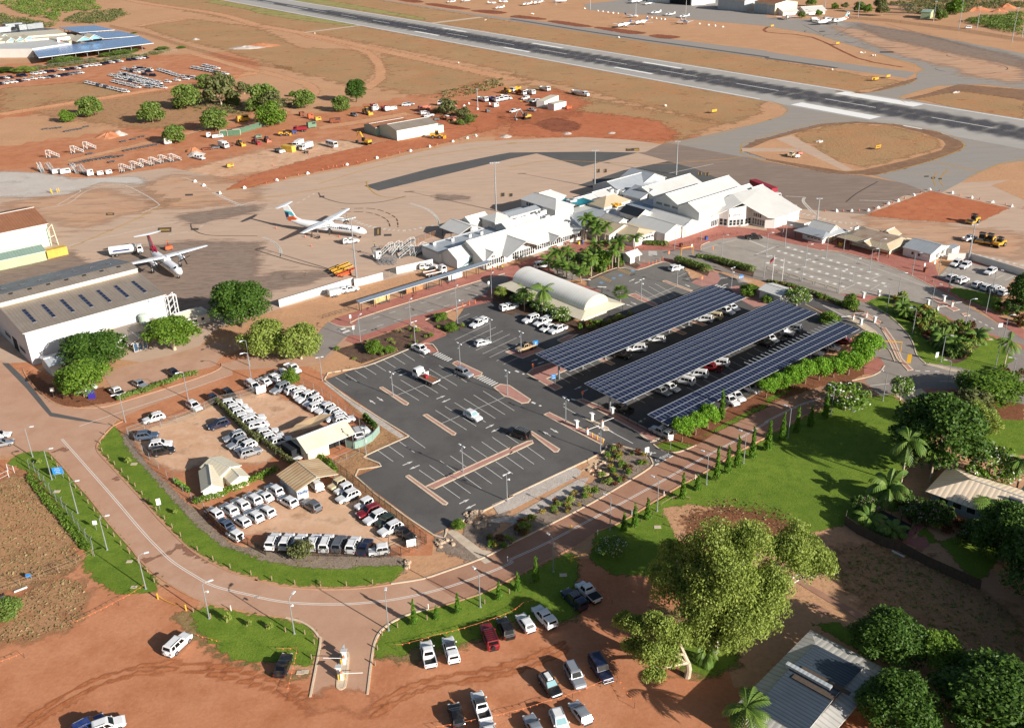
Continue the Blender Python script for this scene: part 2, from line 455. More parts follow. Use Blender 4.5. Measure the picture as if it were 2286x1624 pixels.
for ln in GM.splitlines():
 q=ln.split();f=[float(x)for x in q[4:10]]
 tf=dict(red_dirt=('#86654a',(.62,.74)),dirt_cover=('#86654a',(.62,.74)),field=('#96794f',(.52,.66)),dry_grass=('#7d6c44',(.5,.64)),gscr=('#6f6a44',(.53,.64))).get(q[0])
 gmat(q[0],q[1],q[2],q[3],*f,soft=tuple(float(x)for x in q[11:])if len(q)>10 else None,tuft=tf and tf[0],tuft_amt=tf[1]if tf else(.5,.6),rough=.9,**(dict(rot=-.69,stretch=5)if q[0]in('apron','apron_rust','old_asphalt','stain','taxiway')else{}))
gmat('runway','#a5a09a','#9d9892','#aaa59e',.004,.06,1.2,.05,.1,.02,rough=.85,rot=-RWA,stretch=8.0)
gmat('rubber','#57565a','#5e5c60','#525156',.02,.1,.5,.06,0,.02,rough=.75,soft=(0,1.1,.05,.12),rot=-RWA,stretch=70.0)
def paint(name,hexc,wear=.35,hue=None):
 m,nt,b=base_mat(name,.7,0,.3)
 n1=noise(nt,wpos(nt),1.6,6,.7)
 b.inputs['Base Color'].default_value=srgb(hexc)
 nt.links.new(ramp(nt,n1,.28,.28+wear*.5,1-wear,1),b.inputs['Alpha'])
paint('wpnt','#dcd8d0',.3);paint('worn_white','#d0c8bc',.55);paint('yellow_paint','#b98d3c',.45);paint('red_line','#a5603a',.5)
paint('black_paint','#45403c',.4);paint('dark_line','#504840',.6);paint('runway_white','#e6e4e0',.12);paint('blue_paint','#6f93b0',.4)
def terrain():
 mb=MB();S=7000
 mb.face([(-S,-400,0),(S,-400,0),(S,S,0),(-S,S,0)]);return strc(mb.build('ground','field'))
terrain()
# --- red bare ground near the camera and round the yards
sht('dirt_ground','02 -75,225 15,220 108,275 188,405 03 190,25 250,112 350,108 412,125 422,190 550,265 13 140,332 250,335 270,255 345,255 475,215 23 75,175 155,160 155,50 190,50 325,75 425,175 475,325 567,375 P 2500,1700 1300,2000 -300,2000',1,'red_dirt',fth=2.0)
sht('dirt_ground','P -200,420 84,384 500,420 640,372 960,300 1062,280 1160,310 1330,305 1480,315 1520,292 1250,225 1060,190 960,215 830,240 700,270 560,250 420,262 260,300 60,330 -200,340',1,'red_dirt',fth=10)
sht('dirt_ground','P -200,160 330,128 520,120 560,150 420,205 200,230 -200,290',1,'red_dirt',fth=8)
sht('dirt_ground','13 118,332 140,322 250,322 260,332 250,370 130,370',9,'dirt_cover',fth=2.2)
sht('dirt_ground','02 -50,-8 0,0 15,105 -25,140 -100,175',1,'red_dirt',fth=1)
sht('dirt_ground','01 -25,375 0,338 75,406 02 58,18 82,58 140,92 262,82 325,62 567,-40 12 155,35 325,160 225,250 390,375 370,410 225,410 75,400 02 550,390 475,375 280,160 262,135 288,120',1,'red_dirt',fth=1.5)
sht('dry_grass_field','00 567,18 475,2 325,-15 300,0 425,28 567,54 10 0,51 175,82 375,120 567,160 20 0,165 175,200 325,240 475,275 545,255 567,225 550,218 275,165 0,116 10 567,118 325,74 0,15',1,'dry_grass',fth=9)
sht('dry_grass_field','10 50,0 567,78 20 0,78 275,128 567,172 30 185,204 300,180 175,160 0,130 20 567,130 325,85 0,46 10 567,48 300,5 250,-5 75,-10',1,'dry_grass',fth=7)
sht('dry_grass_field','00 312,58 425,42 567,60 10 100,105 225,110 265,140 260,170 212,190 75,155 0,130 00 567,135 475,105 375,82',1,'dry_grass',fth=9)
sht('dry_grass_field','10 275,115 567,175 20 175,215 475,272 375,310 150,288 0,160 10 400,212 325,205 262,190 285,160',1,'dry_grass',fth=12)
sht('dry_grass_field','00 0,195 175,180 300,200 225,220 0,248',1,'dry_grass',fth=9)
sht('dry_grass_field','00 100,225 375,200 567,225 550,250 325,285 175,265 75,250',2,'gscr',fth=8)
sht('dry_grass_field','30 315,215 425,200 567,212 567,265 425,240',1,'dry_grass',fth=4)
sht('verge_grass','00 475,0 567,16 10 0,15 225,54 225,60 75,42 0,28 00 550,22 450,5',2,'green_verge',fth=4)
sht('verge_grass','10 75,0 225,22 375,46 375,40 225,12 125,-5',2,'green_verge',fth=3)
sht('verge_grass','20 25,120 225,155 400,190 375,175 200,140',2,'green_verge',fth=5)
sht('bare_patch','20 0,250 100,240 225,252 325,265 375,295 345,310 175,305 0,298',2,'raw_dirt',fth=6)
sht('bare_patch','10 488,295 567,270 20 100,278 175,225 100,195 0,215 10 425,225 375,250 400,288',2,'raw_dirt',fth=8)
sht('excavated_patch','20 60,270 100,260 150,272 150,285 105,290 68,280',3,'dark_earth',fth=3,smo=4)
sht('track','10 88,72 105,75 150,86 232,105 250,110 275,130 288,155 285,175 255,198 238,192 265,172 265,145 245,118 200,102 105,80',3,'track_dirt',fth=2)
stp('track','00 0,252 175,225 325,200 425,185',9,2.5,'track_dirt',smo=3)
stp('track','00 285,0 338,10 475,30 567,56 10 0,55 100,72 250,105 500,160 567,175',9,3,'track_dirt',smo=4)
stp('track','00 425,118 475,132 567,158 10 0,154 62,170 112,185 130,200 122,212',6,3,'track_dirt',smo=4)
stp('track','00 305,58 350,48 425,38',8,3.2,'track_dirt',smo=4)
stp('track','10 108,72 235,56',5,3.2,'concrete',smo=2)
stp('track','10 392,51 500,38',7,3.2,'concrete')
stp('track','00 150,355 300,320 425,290 525,262',5,3,'track_dirt',smo=3)
stp('track','10 142,282 250,265 338,250',7,3,'track_dirt',smo=3)
sht('light_dirt','00 425,400 400,375 567,332 10 0,350 0,332 175,308 300,318 150,348 0,382',2.5,'pale_dirt',fth=6)
sht('works_trench','P 502,424 560,393 700,352 830,322 1000,288 1062,281 1066,292 1000,318 900,340 800,366 650,394 560,418',4,'raw_dirt',fth=2.2)
sht('apron','P -200,380 84,384 140,396 235,396 300,384 380,374 470,392 503,427 560,421 650,399 800,371 1000,325 1065,316 1140,312 1300,306 1400,312 1480,322 1700,390 1930,420 2286,400 2500,420 2500,700 2110,575 1900,540 1560,545 1300,560 1075,590 960,600 800,640 620,690 480,735 430,790 330,810 250,800 -200,820',3,'apron')
sht('apron_patch','00 -15,379 82,380 160,394 300,390 325,405 01 225,0 140,32 0,35 -15,30',3.5,'apron_pale',fth=3)
sht('apron_patch','01 375,-15 567,0 567,40 412,60 350,58 300,15',3.5,'apron_rust',fth=8)
sht('apron_patch','01 0,50 225,15 350,50 175,105 75,75',3.5,'apron_rust',fth=9)
sht('apron_patch','31 210,75 325,85 567,118 567,175 375,140 225,105',3.5,'apron_rust',fth=6)
sht('old_asphalt','01 240,175 295,148 425,130 567,135 567,225 11 38,198 175,200 125,220 25,240 01 567,262 475,290 350,312 300,225',4,'stain',fth=4)
sht('old_asphalt','01 -15,200 100,175 155,152 195,185 100,212 -15,232',4,'stain',fth=2.5)
sht('old_asphalt','20 298,335 342,314 410,325 498,342 567,355 30 0,355 140,382 210,386 310,405 31 350,22 300,32 220,72 75,60 20 550,450 400,390 350,355 280,336',4,'old_asphalt')
sht('asphalt_patch','11 241,9 10 390,370 538,340 20 0,336 175,334 282,336 160,367 59,338 0,350 11 355,0 272,20',4.5,'fasp')
sht('asphalt_patch','20 150,408 250,375 348,355 410,372 475,400 440,425 250,425',4.6,'fasp')
sht('taxiway','20 342,313 375,310 450,294 528,275 567,265 30 5,264 35,254 46,242 28,229 0,221 20 556,215 30 0,190 250,208 600,270 600,349 512,362 472,380 442,394 375,430 310,406 209,379 150,384 0,352 20 498,343',5,'taxiway')
sht('taxiway','30 185,209 250,200 300,186 328,179 332,160 345,152 325,140 250,120 105,75 0,58 20 567,58 175,22 162,10 250,0 300,-10 567,-8 30 0,38 200,49 325,72 500,105 600,125 600,200 475,186 375,190 298,212 295,220 310,228',5,'taxiway')
sht('apron_patch','30 140,58 325,78 567,140 567,185 435,165 425,152 300,125 200,85',5.5,'apron_rust',fth=10)
sht('apron_patch','30 190,51 325,72 567,130 567,150 375,110 250,82',5.7,'stain',fth=9)
sht('taxiway','10 250,-5 468,28 567,42 20 0,38 175,62 308,80 425,95 567,112 30 0,114 175,140 330,160 310,172 155,151 0,130 20 567,129 308,94 0,46 10 567,47 275,0',5,'taxiway')
stp('taxiway_patch','20 0,42 175,70 308,90 567,126 30 0,128 155,150',4,5.6,'fasp')
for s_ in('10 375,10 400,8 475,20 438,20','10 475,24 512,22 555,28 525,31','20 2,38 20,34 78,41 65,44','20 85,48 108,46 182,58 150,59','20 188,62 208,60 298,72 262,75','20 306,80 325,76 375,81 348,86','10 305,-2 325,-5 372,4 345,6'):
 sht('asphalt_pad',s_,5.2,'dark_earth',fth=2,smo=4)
A_,B_,C_,D_=at('P',569.1,14.4),at('P',1702.2,220),at('P',1138.2,81.1),at('P',2286,271.7)
un=(B_-A_).normalized();ux=(D_-C_).normalized();ud=(un+ux).normalized();nd=V3((-ud.y,ud.x,0))
wn=(A_+B_)/2;wf=wn+nd*abs((C_-wn).dot(nd))
def rw(s,t):return wn+ud*s+nd*t
RW=(wf-wn).dot(nd)
sht('runway',[rw(-1400,-2),rw(900,-2),rw(900,RW+2),rw(-1400,RW+2)],6,'runway')
def along(tl,x,y):return(at(tl,x,y)-wn).dot(ud)
def across(tl,x,y):return(at(tl,x,y)-wn).dot(nd)
for s0,s1,t in((-1400,along('20',2230,868),0),(along('30',1235,1100),along('30',1400,1130),0),(-1400,along('30',740,823),RW),(along('30',1225,905),900,RW)):
 stp('runway_edge_marking',[rw(s0,t),rw(s1,t)],1.0,7.5,'runway_white')
cl=RW*.5
for a,b,off,wd in((-420,100,0,9),(-260,900,-5.5,7),(-240,900,6,7),(-120,900,-5.5,5),(-120,900,5.5,5)):
 sht('tyre_rubber',[rw(a,cl+off-wd*.5),rw(b,cl+off-wd*.5),rw(b,cl+off+wd*.5),rw(a,cl+off+wd*.5)],6.6+random.random()*.3,'rubber',fth=3.2)
k=-1390.0;mb=MB()
while k<880:stp('',[rw(k,cl),rw(k+30,cl)],.6,7.6,None,obj=mb);k+=60
strc(mb.build('runway_centreline','runway_white'))
def rquad(name,s,lvl=7.7):
 P=pts(s);a=[(p-wn).dot(ud)for p in P];t=[(p-wn).dot(nd)for p in P]
 return sht(name,[rw(min(a),min(t)),rw(max(a),min(t)),rw(max(a),max(t)),rw(min(a),max(t))],lvl,'runway_white')
for s_,e_ in((('30',262,913),('30',960,1040)),(('30',650,815),('30',1340,930))):
 s0,s1=along(*s_),along(*e_);tc=across(s_[0],(s_[1]+e_[1])/2,(s_[2]+e_[2])/2)
 sht('aiming_point_marking',[rw(s0,tc-4.2),rw(s1,tc-4.2),rw(s1,tc+4.2),rw(s0,tc+4.2)],7.7,'runway_white')
for tl,x0,y0,x1,y1 in(('20',915,594,1262,650),('20',1168,548,1515,603),('10',2188,418,2420,458),('20',190,382,472,424),('10',1397,278,1628,313),('10',1640,248,1872,281),('10',-60,0,180,32),('10',320,57,475,80)):
 s0,s1=along(tl,x0,y0),along(tl,x1,y1);tc=across(tl,(x0+x1)/2,(y0+y1)/2)
 wd=.9 if tl=='10' and x0<400 else 2.6
 sht('touchdown_marking',[rw(s0,tc-wd/2),rw(s1,tc-wd/2),rw(s1,tc+wd/2),rw(s0,tc+wd/2)],7.7,'runway_white')
sht('shoulder','20 509,332 515,324 545,308 30 5,303 58,288 120,273 200,268 288,274 375,290 420,308 435,320 425,332 375,350 300,372 240,385 140,382 0,352 20 567,350',6.2,'shoulder',fth=1.0)
sht('dry_grass_island','20 515,332 550,318 30 5,309 58,295 125,278 200,272 275,276 350,295 388,309 395,318 385,331 300,355 212,375 175,378 140,372 0,349 20 550,344',6.6,'field',fth=0)
sht('dry_grass_island','30 65,295 175,272 275,278 375,304 385,325 275,355 205,370 140,350',6.8,'dry_grass',fth=5)
sht('concrete_path','30 22,306 55,298 190,374 172,376',7,'apron')
sht('concrete_path','20 510,326 567,326 30 75,328 75,334 0,334 20 512,334',7,'apron')
sht('shoulder','30 308,218 350,208 425,186 567,198 600,212 600,225 425,200 325,218',6.2,'shoulder',fth=1.5)
sht('shoulder','30 150,200 225,204 300,180 332,172 312,185 250,200 188,208',6.2,'shoulder',fth=1.5)
sht('dry_grass_island','31 530,-2 567,-10 600,15 600,45 567,40 495,8',6.3,'field')
stp('drain_line','20 567,60 30 0,71 100,82 200,128 300,148',2.0,6.9,'dark_earth',smo=3)
YL=MB()
for s_ in('20 150,310 312,318 425,304 567,265 30 5,264 38,254 48,241 28,229 0,220','30 567,349 512,362 442,392','20 567,300 520,312 508,328 515,340 567,358','30 0,299 88,275 162,265 275,270 375,288 422,305 435,319 422,332 350,358 240,386','30 75,65 175,95 275,128 342,150 344,156 328,160','30 185,207 250,200 322,181 325,178','30 567,190 412,186 375,191 298,212 294,219 306,226','10 140,405 250,372 375,344 567,316 20 0,316 125,312','20 0,368 82,354 175,356 325,361 450,352 512,345','11 0,39 250,0','11 245,0 252,15 278,32 332,35','01 155,145 225,115 300,82 375,48 567,5'):
 stp('',s_,.45,8,None,smo=5,obj=YL)
strc(YL.build('taxi_line','yellow_paint'))
YL=MB()
for s_ in('30 355,355 472,380','30 360,352 470,376'):stp('',s_,.5,8,None,dash=(1.2,1.0),obj=YL)
for s_ in('30 400,372 382,395 390,410','30 375,380 368,395 372,410'):stp('',s_,.35,8,None,smo=5,obj=YL)
strc(YL.build('holding_line','yellow_paint'))
WL=MB()
for s_ in('01 155,140 175,135 400,85 567,42','00 400,390 01 430,0 465,18','01 0,10 100,12 175,18 160,32 125,52','01 88,60 150,48 192,20 262,6 312,25 348,48 345,55 312,69','31 42,32 86,34','31 205,41 290,43','20 350,382 448,361'):
 stp('',s_,.4,8,None,smo=4,obj=WL)
for s_ in('11 15,122 38,132 54,148 56,165','11 19,122 41,132 58,150 56,165','11 339,48 375,60 398,78 405,94','11 342,47 380,60 401,78 406,94','31 82,35 80,45 100,68','31 86,35 84,45 110,72'):
 stp('',s_,.5,8,None,smo=5,obj=WL)
for s_ in('01 470,24 525,50 567,62','11 195,75 250,98 325,108 375,100 438,92','31 72,68 155,89 212,92','31 448,158 567,185'):
 stp('',s_,1.7,8.1,None,dash=(.55,.75),smo=4,obj=WL)
for s_ in('01 370,118 425,108','01 440,100 482,78','11 0,62 80,52 132,25'):
 stp('',s_,.5,8.1,None,dash=(2,1.4),smo=4,obj=WL)
strc(WL.build('apron_line','worn_white'))
DL=MB()
for n_,s_ in en_(('11 140,24 150,35 200,48 275,45 332,32','01 420,92 425,105 462,118 567,119','11 0,150 100,180 185,198','11 190,66 250,68 288,82 298,100','11 190,60 262,60 308,78 315,100','31 175,45 200,25 245,0','30 80,55 120,75','30 262,52 450,105','30 150,78 190,58')):
 stp('',s_,.45,8,None,smo=5,obj=DL,dash=(3,.8)if n_ in(3,4)else None)
for k in rg_(26):
 cx_,cy_=ru(350,2000),0;cy_=260+(cx_-350)*.17+ru(-60,120)
 p=at('30',cx_,cy_);a0=ru(0,6.28);r_=ru(8,20)
 stp('',[p+V3((cos(a0+t*.22),sin(a0+t*.22),0))*r_ for t in rg_(random.randint(4,9))],.6,8,None,obj=DL)
for tl,x,y,w_,h_ in(('20',1080,1318,60,14),('20',778,1505,14,18),('20',840,1505,14,18),('20',1670,1530,16,18),('20',1740,1535,16,18),('11',1080,440,30,40),('11',1170,470,34,10),('11',2180,115,18,18),('11',2255,118,14,16),('01',970,285,36,12),('01',1450,425,60,24),('30',490,278,25,5),('30',1060,460,60,7),('30',1410,1554,20,6),('30',1468,1567,18,9),('30',1530,1575,16,7),('01',1665,116,34,9),('01',1715,418,34,10),('11',590,132,22,8)):
 DL.face([tuple(at(tl,x+a*w_,y+b*h_)+V3((0,0,8.2*LZ)))for a,b in((-1,1),(1,.8),(1,-1),(-1,-.8))])
strc(DL.build('apron_dark_marking','dark_line'))
YB=MB()
for tl,x,y,w_,h_ in(('20',1115,1320,20,9),('20',1050,1312,20,3),('20',770,1500,3,14),('20',832,1500,3,14),('20',1660,1528,3,14),('20',1688,1528,3,14),('20',1725,1535,3,14),('20',1752,1535,3,14),('11',1085,440,6,26),('01',970,285,22,5),('01',1450,425,44,8),('30',1468,1567,8,4),('11',2165,115,3,16),('11',2238,118,3,16)):
 YB.face([tuple(at(tl,x+a*w_,y+b*h_)+V3((0,0,8.5*LZ)))for a,b in((-1,1),(1,.8),(1,-1),(-1,-.8))])
strc(YB.build('apron_stand_marking','yellow_paint'))
sht('red_fill','31 216,74 360,20 535,58 462,93 312,84',8.6,'raw_dirt',fth=.6)
sht('oil_stain','11 398,28 475,32 468,40 400,40',8.8,'stain',fth=2)
sht('oil_stain','11 60,205 110,198 108,210 65,215',8.8,'stain',fth=1.2)
sht('oil_stain','01 390,75 567,50 567,65 425,95',8.8,'stain',fth=4)
# ================================================================== SETTING: landside roads, car parks, paths, lawns
sht('road','02 -75,-15 10,-5 58,50 82,65 140,94 175,98 262,85 400,42 475,15 490,0 11 150,350 160,310 275,288 225,350 190,365 160,390 125,406 12 -50,15 02 512,22 300,105 262,122 240,140 220,165 213,185 110,196 70,192 15,200 -75,215',7,'road_dusty')
sht('road','02 108,194 135,222 170,265 200,300 235,345 262,378 288,406 03 305,32 332,60 370,88 412,112 462,132 560,152 13 0,153 68,164 100,171 125,186 140,205 144,220 122,340 249,335 258,250 265,215 280,190 308,170 342,155 382,145 450,125 450,48 370,78 300,89 240,98 180,101 120,100 50,92 0,81 03 515,66 465,43 412,5 02 390,382 350,342 312,299 278,262 245,226 222,202 213,185',7.4,'road_dusty')
sht('road','13 370,78 425,60 482,40 528,20 567,0 22 0,398 75,361 175,310 250,265 300,234 320,178 350,195 375,194 410,180 455,152 500,128 567,98 32 0,95 50,72 105,55 140,46 188,38 230,28 252,50 225,72 170,80 130,94 88,114 45,134 0,159 22 532,179 475,211 425,241 345,286 250,346 188,371 23 140,8 75,41 0,80 13 510,106 450,126',7.8,'road_red')
sht('road','11 160,310 225,302 435,235 550,202 21 0,220 140,160 175,148 250,152 420,150 422,140 500,121 567,120 31 0,122 120,150 225,170 375,235 567,345 P 2400,800 2400,960 32 567,90 425,60 350,59 288,66 250,71 215,38 250,18 31 225,350 100,265 0,220 21 425,188 275,192 11 567,240 525,250 350,300 238,338 200,341 150,390 100,375',8.4,'road_grey')
sht('car_park','12 155,36 338,160 246,203 250,209 278,226 222,249 392,377 420,364 567,293 22 0,293 160,219 170,212 208,191 215,178 250,183 300,200 314,215 310,231 370,194 348,194 320,178 350,162 567,52 31 162,360 215,325 95,255 21 567,240 462,200 445,205 400,215 375,175 338,175 282,192 235,190 172,215 155,310 140,332 50,250 10,252 11 525,261 465,272 422,338 380,356 345,362 235,406',9,'carpark')
sht('car_park','21 445,195 400,222 375,180 338,176 282,194 235,191 172,216 180,240 225,275 275,288 325,270 475,212',9.3,'carpark_old')
sht('parking_lanes','21 422,140 440,131 500,122 567,120 31 0,124 120,150 155,154 225,170 300,198 375,236 405,252 362,258 332,265 288,253 252,251 215,250 160,246 75,220 0,191 21 567,200 440,159 422,152',9,'lane_grey')
sht('asphalt_repair','02 4,-1 19,-1 60,38 82,66 114,108 175,120 245,136 220,132 172,126 110,116 92,96 58,55',8.2,'fasp')
sht('car_park','01 275,406 375,382 475,350 500,362 02 475,5 375,30 325,50 265,78 250,60 225,22',7.6,'road_dusty')
sht('staff_bay','31 379,209 410,175 440,170 555,198 540,218 522,240 475,250 410,231',9.4,'lane_grey')
BR=10
for s_ in('11 185,298 410,224 505,198 21 0,185 145,134 415,112 460,95 567,108 31 0,96 42,96 300,156 370,180 379,210 410,232 400,240 430,256 475,276 567,325 567,348 460,275 375,236 300,198 225,171 160,154 120,151 0,124 21 567,121 500,122 462,126 425,139 421,150 335,151 250,153 175,148 140,160 75,180 85,195 0,221 11 550,203 435,237 228,302 220,316 190,318 162,310','11 198,350 208,338 238,338 350,298 450,270 512,248 515,235 535,233 528,262 462,278 410,290 375,304 422,337 381,356 405,373 386,378 350,356 390,338 350,310 220,357','31 410,175 440,170 567,200 567,208 558,205 435,176','21 288,180 335,176 340,168 360,172 375,180 340,176 282,193 272,190','21 5,312 50,295 75,175 115,220 155,225 200,240 170,252'):
 sht('brick_paving',s_,BR,'brick_paving')
for s_ in('21 398,222 440,198 458,200 464,215 455,226 425,231','21 482,232 500,229 567,240 31 62,250 0,265 21 567,272 538,276 508,260'):
 sht('brick_paving',s_,10.4,'brick_pink')
sht('brick_paving','31 160,246 215,250 250,251 218,266 195,260',10.4,'brick_paving')
sht('brick_paving','31 372,295 385,290 425,312 475,328 567,360 567,370 520,352 460,330 410,315',10.2,'brick_paving')
sht('brick_paving','31 215,406 248,385 259,400 32 258,10 245,22 215,25',10.2,'brick_paving')
sht('footpath','32 358,0 410,11 475,28 567,38 567,45 475,32 400,16 350,2',10.2,'concrete')
sht('footpath','32 280,68 310,60 342,55 375,86 325,98',10.2,'concrete')
sht('brick_paving','32 342,56 420,56 422,62 372,66 365,75',10.3,'brick_paving')
sht('footpath','12 422,370 440,364 22 -40,436 -55,441',10,'concrete')
sht('footpath','12 425,370 439,364 440,365 500,410 13 522,18 495,38 491,32 498,22 462,0 12 425,372',10.1,'concrete')
sht('lawn','02 15,221 38,200 70,193 100,193 116,204 140,234 175,274 212,319 250,364 282,402 03 280,10 312,49 348,82 346,105 310,112 252,110 212,82 180,48 192,24 160,-2 02 185,400 140,338 105,282 75,245 45,231',8,'lawn',fth=.9)
sht('mulch_bed','02 280,150 298,182 325,222 365,260 402,298 440,330 490,380 515,400 03 567,12 13 0,14 125,24 225,26 322,30 332,48 328,65 250,60 125,65 0,50 02 425,390 325,288 250,175',7.8,'mulch',fth=1)
sht('lawn','02 252,137 234,158 220,175 218,190 250,226 315,296 392,380 03 412,2 468,38 518,61 567,76 13 0,76 75,91 175,96 250,92 306,82 326,61 328,49 275,49 200,56 125,55 50,45 0,35 03 567,32 500,8 02 485,400 425,350 375,295 338,252 300,212 275,180 265,152',8.4,'lawn',fth=.8)
sht('lawn_fringe','03 375,160 410,148 438,160 458,215 500,250 567,275 13 50,288 110,290 130,265 120,295 75,305 03 550,278 475,252 425,208',7.9,'lawn_edge',fth=1.5)
sht('lawn','03 422,149 462,138 567,160 13 0,158 68,168 100,175 124,190 138,209 139,222 132,250 120,272 82,265 0,260 03 560,262 512,254 475,228 442,198 425,175',8.3,'lawn',fth=1.0)
sht('lawn_fringe','13 260,252 275,252 345,265 475,225 23 25,185 155,170 160,100 140,50 13 567,82',7.9,'lawn_edge',fth=1.5)
sht('lawn','13 344,156 450,128 567,83 23 0,82 75,46 135,18 150,40 150,75 135,105 150,160 110,172 75,165 0,175 13 550,200 470,215 425,238 350,225 328,250 275,246 262,250 268,218 284,191 311,171',8.3,'lawn',fth=1.0)
sht('lawn','22 190,370 250,349 346,289 426,244 480,212 534,181 567,164 32 0,162 88,117 140,97 180,82 225,74 275,68 315,98 312,150 312,225 288,288 225,325 172,355 88,375 0,338 22 567,350 500,322 400,310 335,318 365,380 390,406 23 350,65 315,72 225,68 175,35',8.3,'lawn',fth=.9)
sht('lawn_fringe','22 567,332 475,315 390,332 380,355 425,390 500,405 32 38,390 62,360',8.7,'litter_soil',fth=5)
sht('lawn','31 218,266 252,252 288,254 340,270 385,293 425,316 460,328 520,350 530,375 550,390 520,406 32 475,21 400,4 358,0 31 350,399 331,381 324,358 311,335 276,300 241,278',10.6,'lawn',fth=.3)
sht('garden_bed','31 275,262 300,255 315,270 362,282 375,305 410,308 440,315 458,338 470,360 450,375 440,390 415,400 395,390 390,370 365,360 345,342 325,312 295,295',10.9,'dmul',smo=4)
sht('lawn','31 403,240 415,232 462,240 510,253 520,260 495,278 475,273 430,256',10.6,'lawn',fth=.3)
sht('lawn','32 490,122 600,125 600,205 532,198 475,172',8,'lawn',fth=.8)
sht('garden_bed','32 370,68 425,62 567,82 567,125 490,120 425,105 350,95',8.2,'litter_soil',fth=1)
sht('lawn','32 325,330 350,310 400,325 335,370 33 332,18 355,0 450,-20 538,0 480,75 458,85',8,'lawn',fth=.8)
sht('garden_bed','22 317,178 336,172 358,160 567,58 32 0,28 175,0 240,-5 215,25 185,38 105,54 0,93 22 567,96 455,151 410,180 375,193 350,194',9.5,'litter_soil',fth=.5)
sht('lawn','22 319,179 338,175 390,175 405,180 375,192 350,193 328,186',9.8,'lawn',fth=.6)
sht('lawn','22 425,160 475,130 567,85 32 0,75 75,48 32 0,90 22 567,94 462,148',9.8,'lawn',fth=1.0)
sht('red_path','32 308,400 332,372 370,335 355,332 320,362 295,390',8.5,'brick_paving')
for s_ in('11 220,358 340,316 395,338 355,360 235,400 175,370','11 375,306 410,292 462,320 425,335','11 522,260 535,235 575,220 21 15,250 10,295 11 540,288','21 50,250 100,288 155,310 225,308 275,288 272,295 175,335 140,335 0,282','21 120,185 140,205 170,220 252,186 250,160 175,150 140,162 82,185','21 250,172 270,172 288,185 278,191 255,184','21 360,170 370,168 440,198 435,208 395,192','21 415,162 450,165 538,198 535,210 490,198','31 0,220 50,226 85,240 175,270 215,285 218,295 175,280 95,252 0,225','31 220,292 252,305 258,312 238,310','31 85,270 150,290 160,310 105,282'):
 sht('garden_bed',s_,10.8,'dmul')
sht('garden_bed','22 -50,390 0,362 172,270 215,235 175,232 208,192 218,179 250,184 298,200 311,212 310,222 250,264 175,309 75,360 0,396 13 565,5 528,20 462,-8 12 460,355 567,322',9.6,'mulch',fth=.3)
sht('garden_bed','12 394,380 422,368 498,410 13 495,35 475,40 400,15',9.6,'mulch',fth=.3)
sht('drain_sand','12 475,342 567,310 22 0,315 160,240 205,212 172,208 175,225 125,250 50,280 0,310',10.2,'pale_sand',fth=.5)
sht('stone_pitching','22 -40,311 0,293 140,226 156,235 155,246 8,320 -25,332',10.5,'stpi')
sht('gravel_drain','12 475,350 567,335 22 0,340 150,255 175,250 160,275 0,358 12 567,350',10.4,'stpi')
sht('gravel_strip','12 150,42 160,41 330,160 320,165 250,120',7.6,'stpi')
sht('verge_soil','12 185,62 300,140 332,162 250,200 272,225 220,248 375,370 325,360 175,250 165,220 262,155',7.4,'gscr',fth=1.5)
sht('yard_sand','02 285,155 475,92 567,60 12 50,70 150,125 150,135 95,160 15,225 02 567,220 488,215 390,240 325,208',7.2,'pale_dirt',fth=1.4)
sht('yard_sand','12 160,265 220,290 288,355 365,390 368,405 250,400 0,375 02 538,380 462,332 567,275 12 50,265',7.2,'pale_dirt',fth=1.2)
sht('wet_patch','03 312,35 338,30 380,16 382,20 345,31 322,43',8,'wet_patch',fth=.35)
sht('wet_patch','03 386,8 400,1 425,15 450,35 465,44 425,28 400,14',8,'wet_patch',fth=.3)
sht('wet_patch','02 248,255 258,248 270,258',8,'wet_patch',fth=.3)
sht('wet_patch','02 110,194 140,185 150,192 130,191 115,198',8,'wet_patch',fth=.3)
sht('scrub_ground','02 -25,265 45,238 105,295 185,405 03 162,0 180,40 140,75 50,105 -25,115',2,'gscr',fth=2)
sht('scrub_ground','03 -25,225 25,125 125,75 200,82 175,175 75,212',2,'gscr',fth=3)
sht('scrub_ground','33 150,12 250,0 475,105 567,175 567,275 375,190 225,140 125,65',2,'gscr',fth=3)
sht('concrete_path','33 65,85 75,80 220,160 208,172',8.6,'road_red')  # concrete in shade: the shade is put into this darker red-brown colour
sht('concrete_slab','33 96,136 106,131 144,151 132,158',8.7,'road_red')  # slab gets the same red-brown, its shade painted into the colour
sht('lawn','33 112,175 160,175 225,212 255,250 240,255 125,192',8,'lawn',fth=1)
sht('litter_ground','23 288,150 375,140 475,175 512,275 425,300 362,295 400,238',8.1,'lawn_edge',fth=2)
sht('lawn','23 405,162 450,160 500,225 500,265 440,295 390,280 362,245',8.4,'lawn',fth=1.5)
sht('tennis_court','32 292,390 350,380 360,400 332,415 33 332,10 295,-5',8.6,'brick_paving')
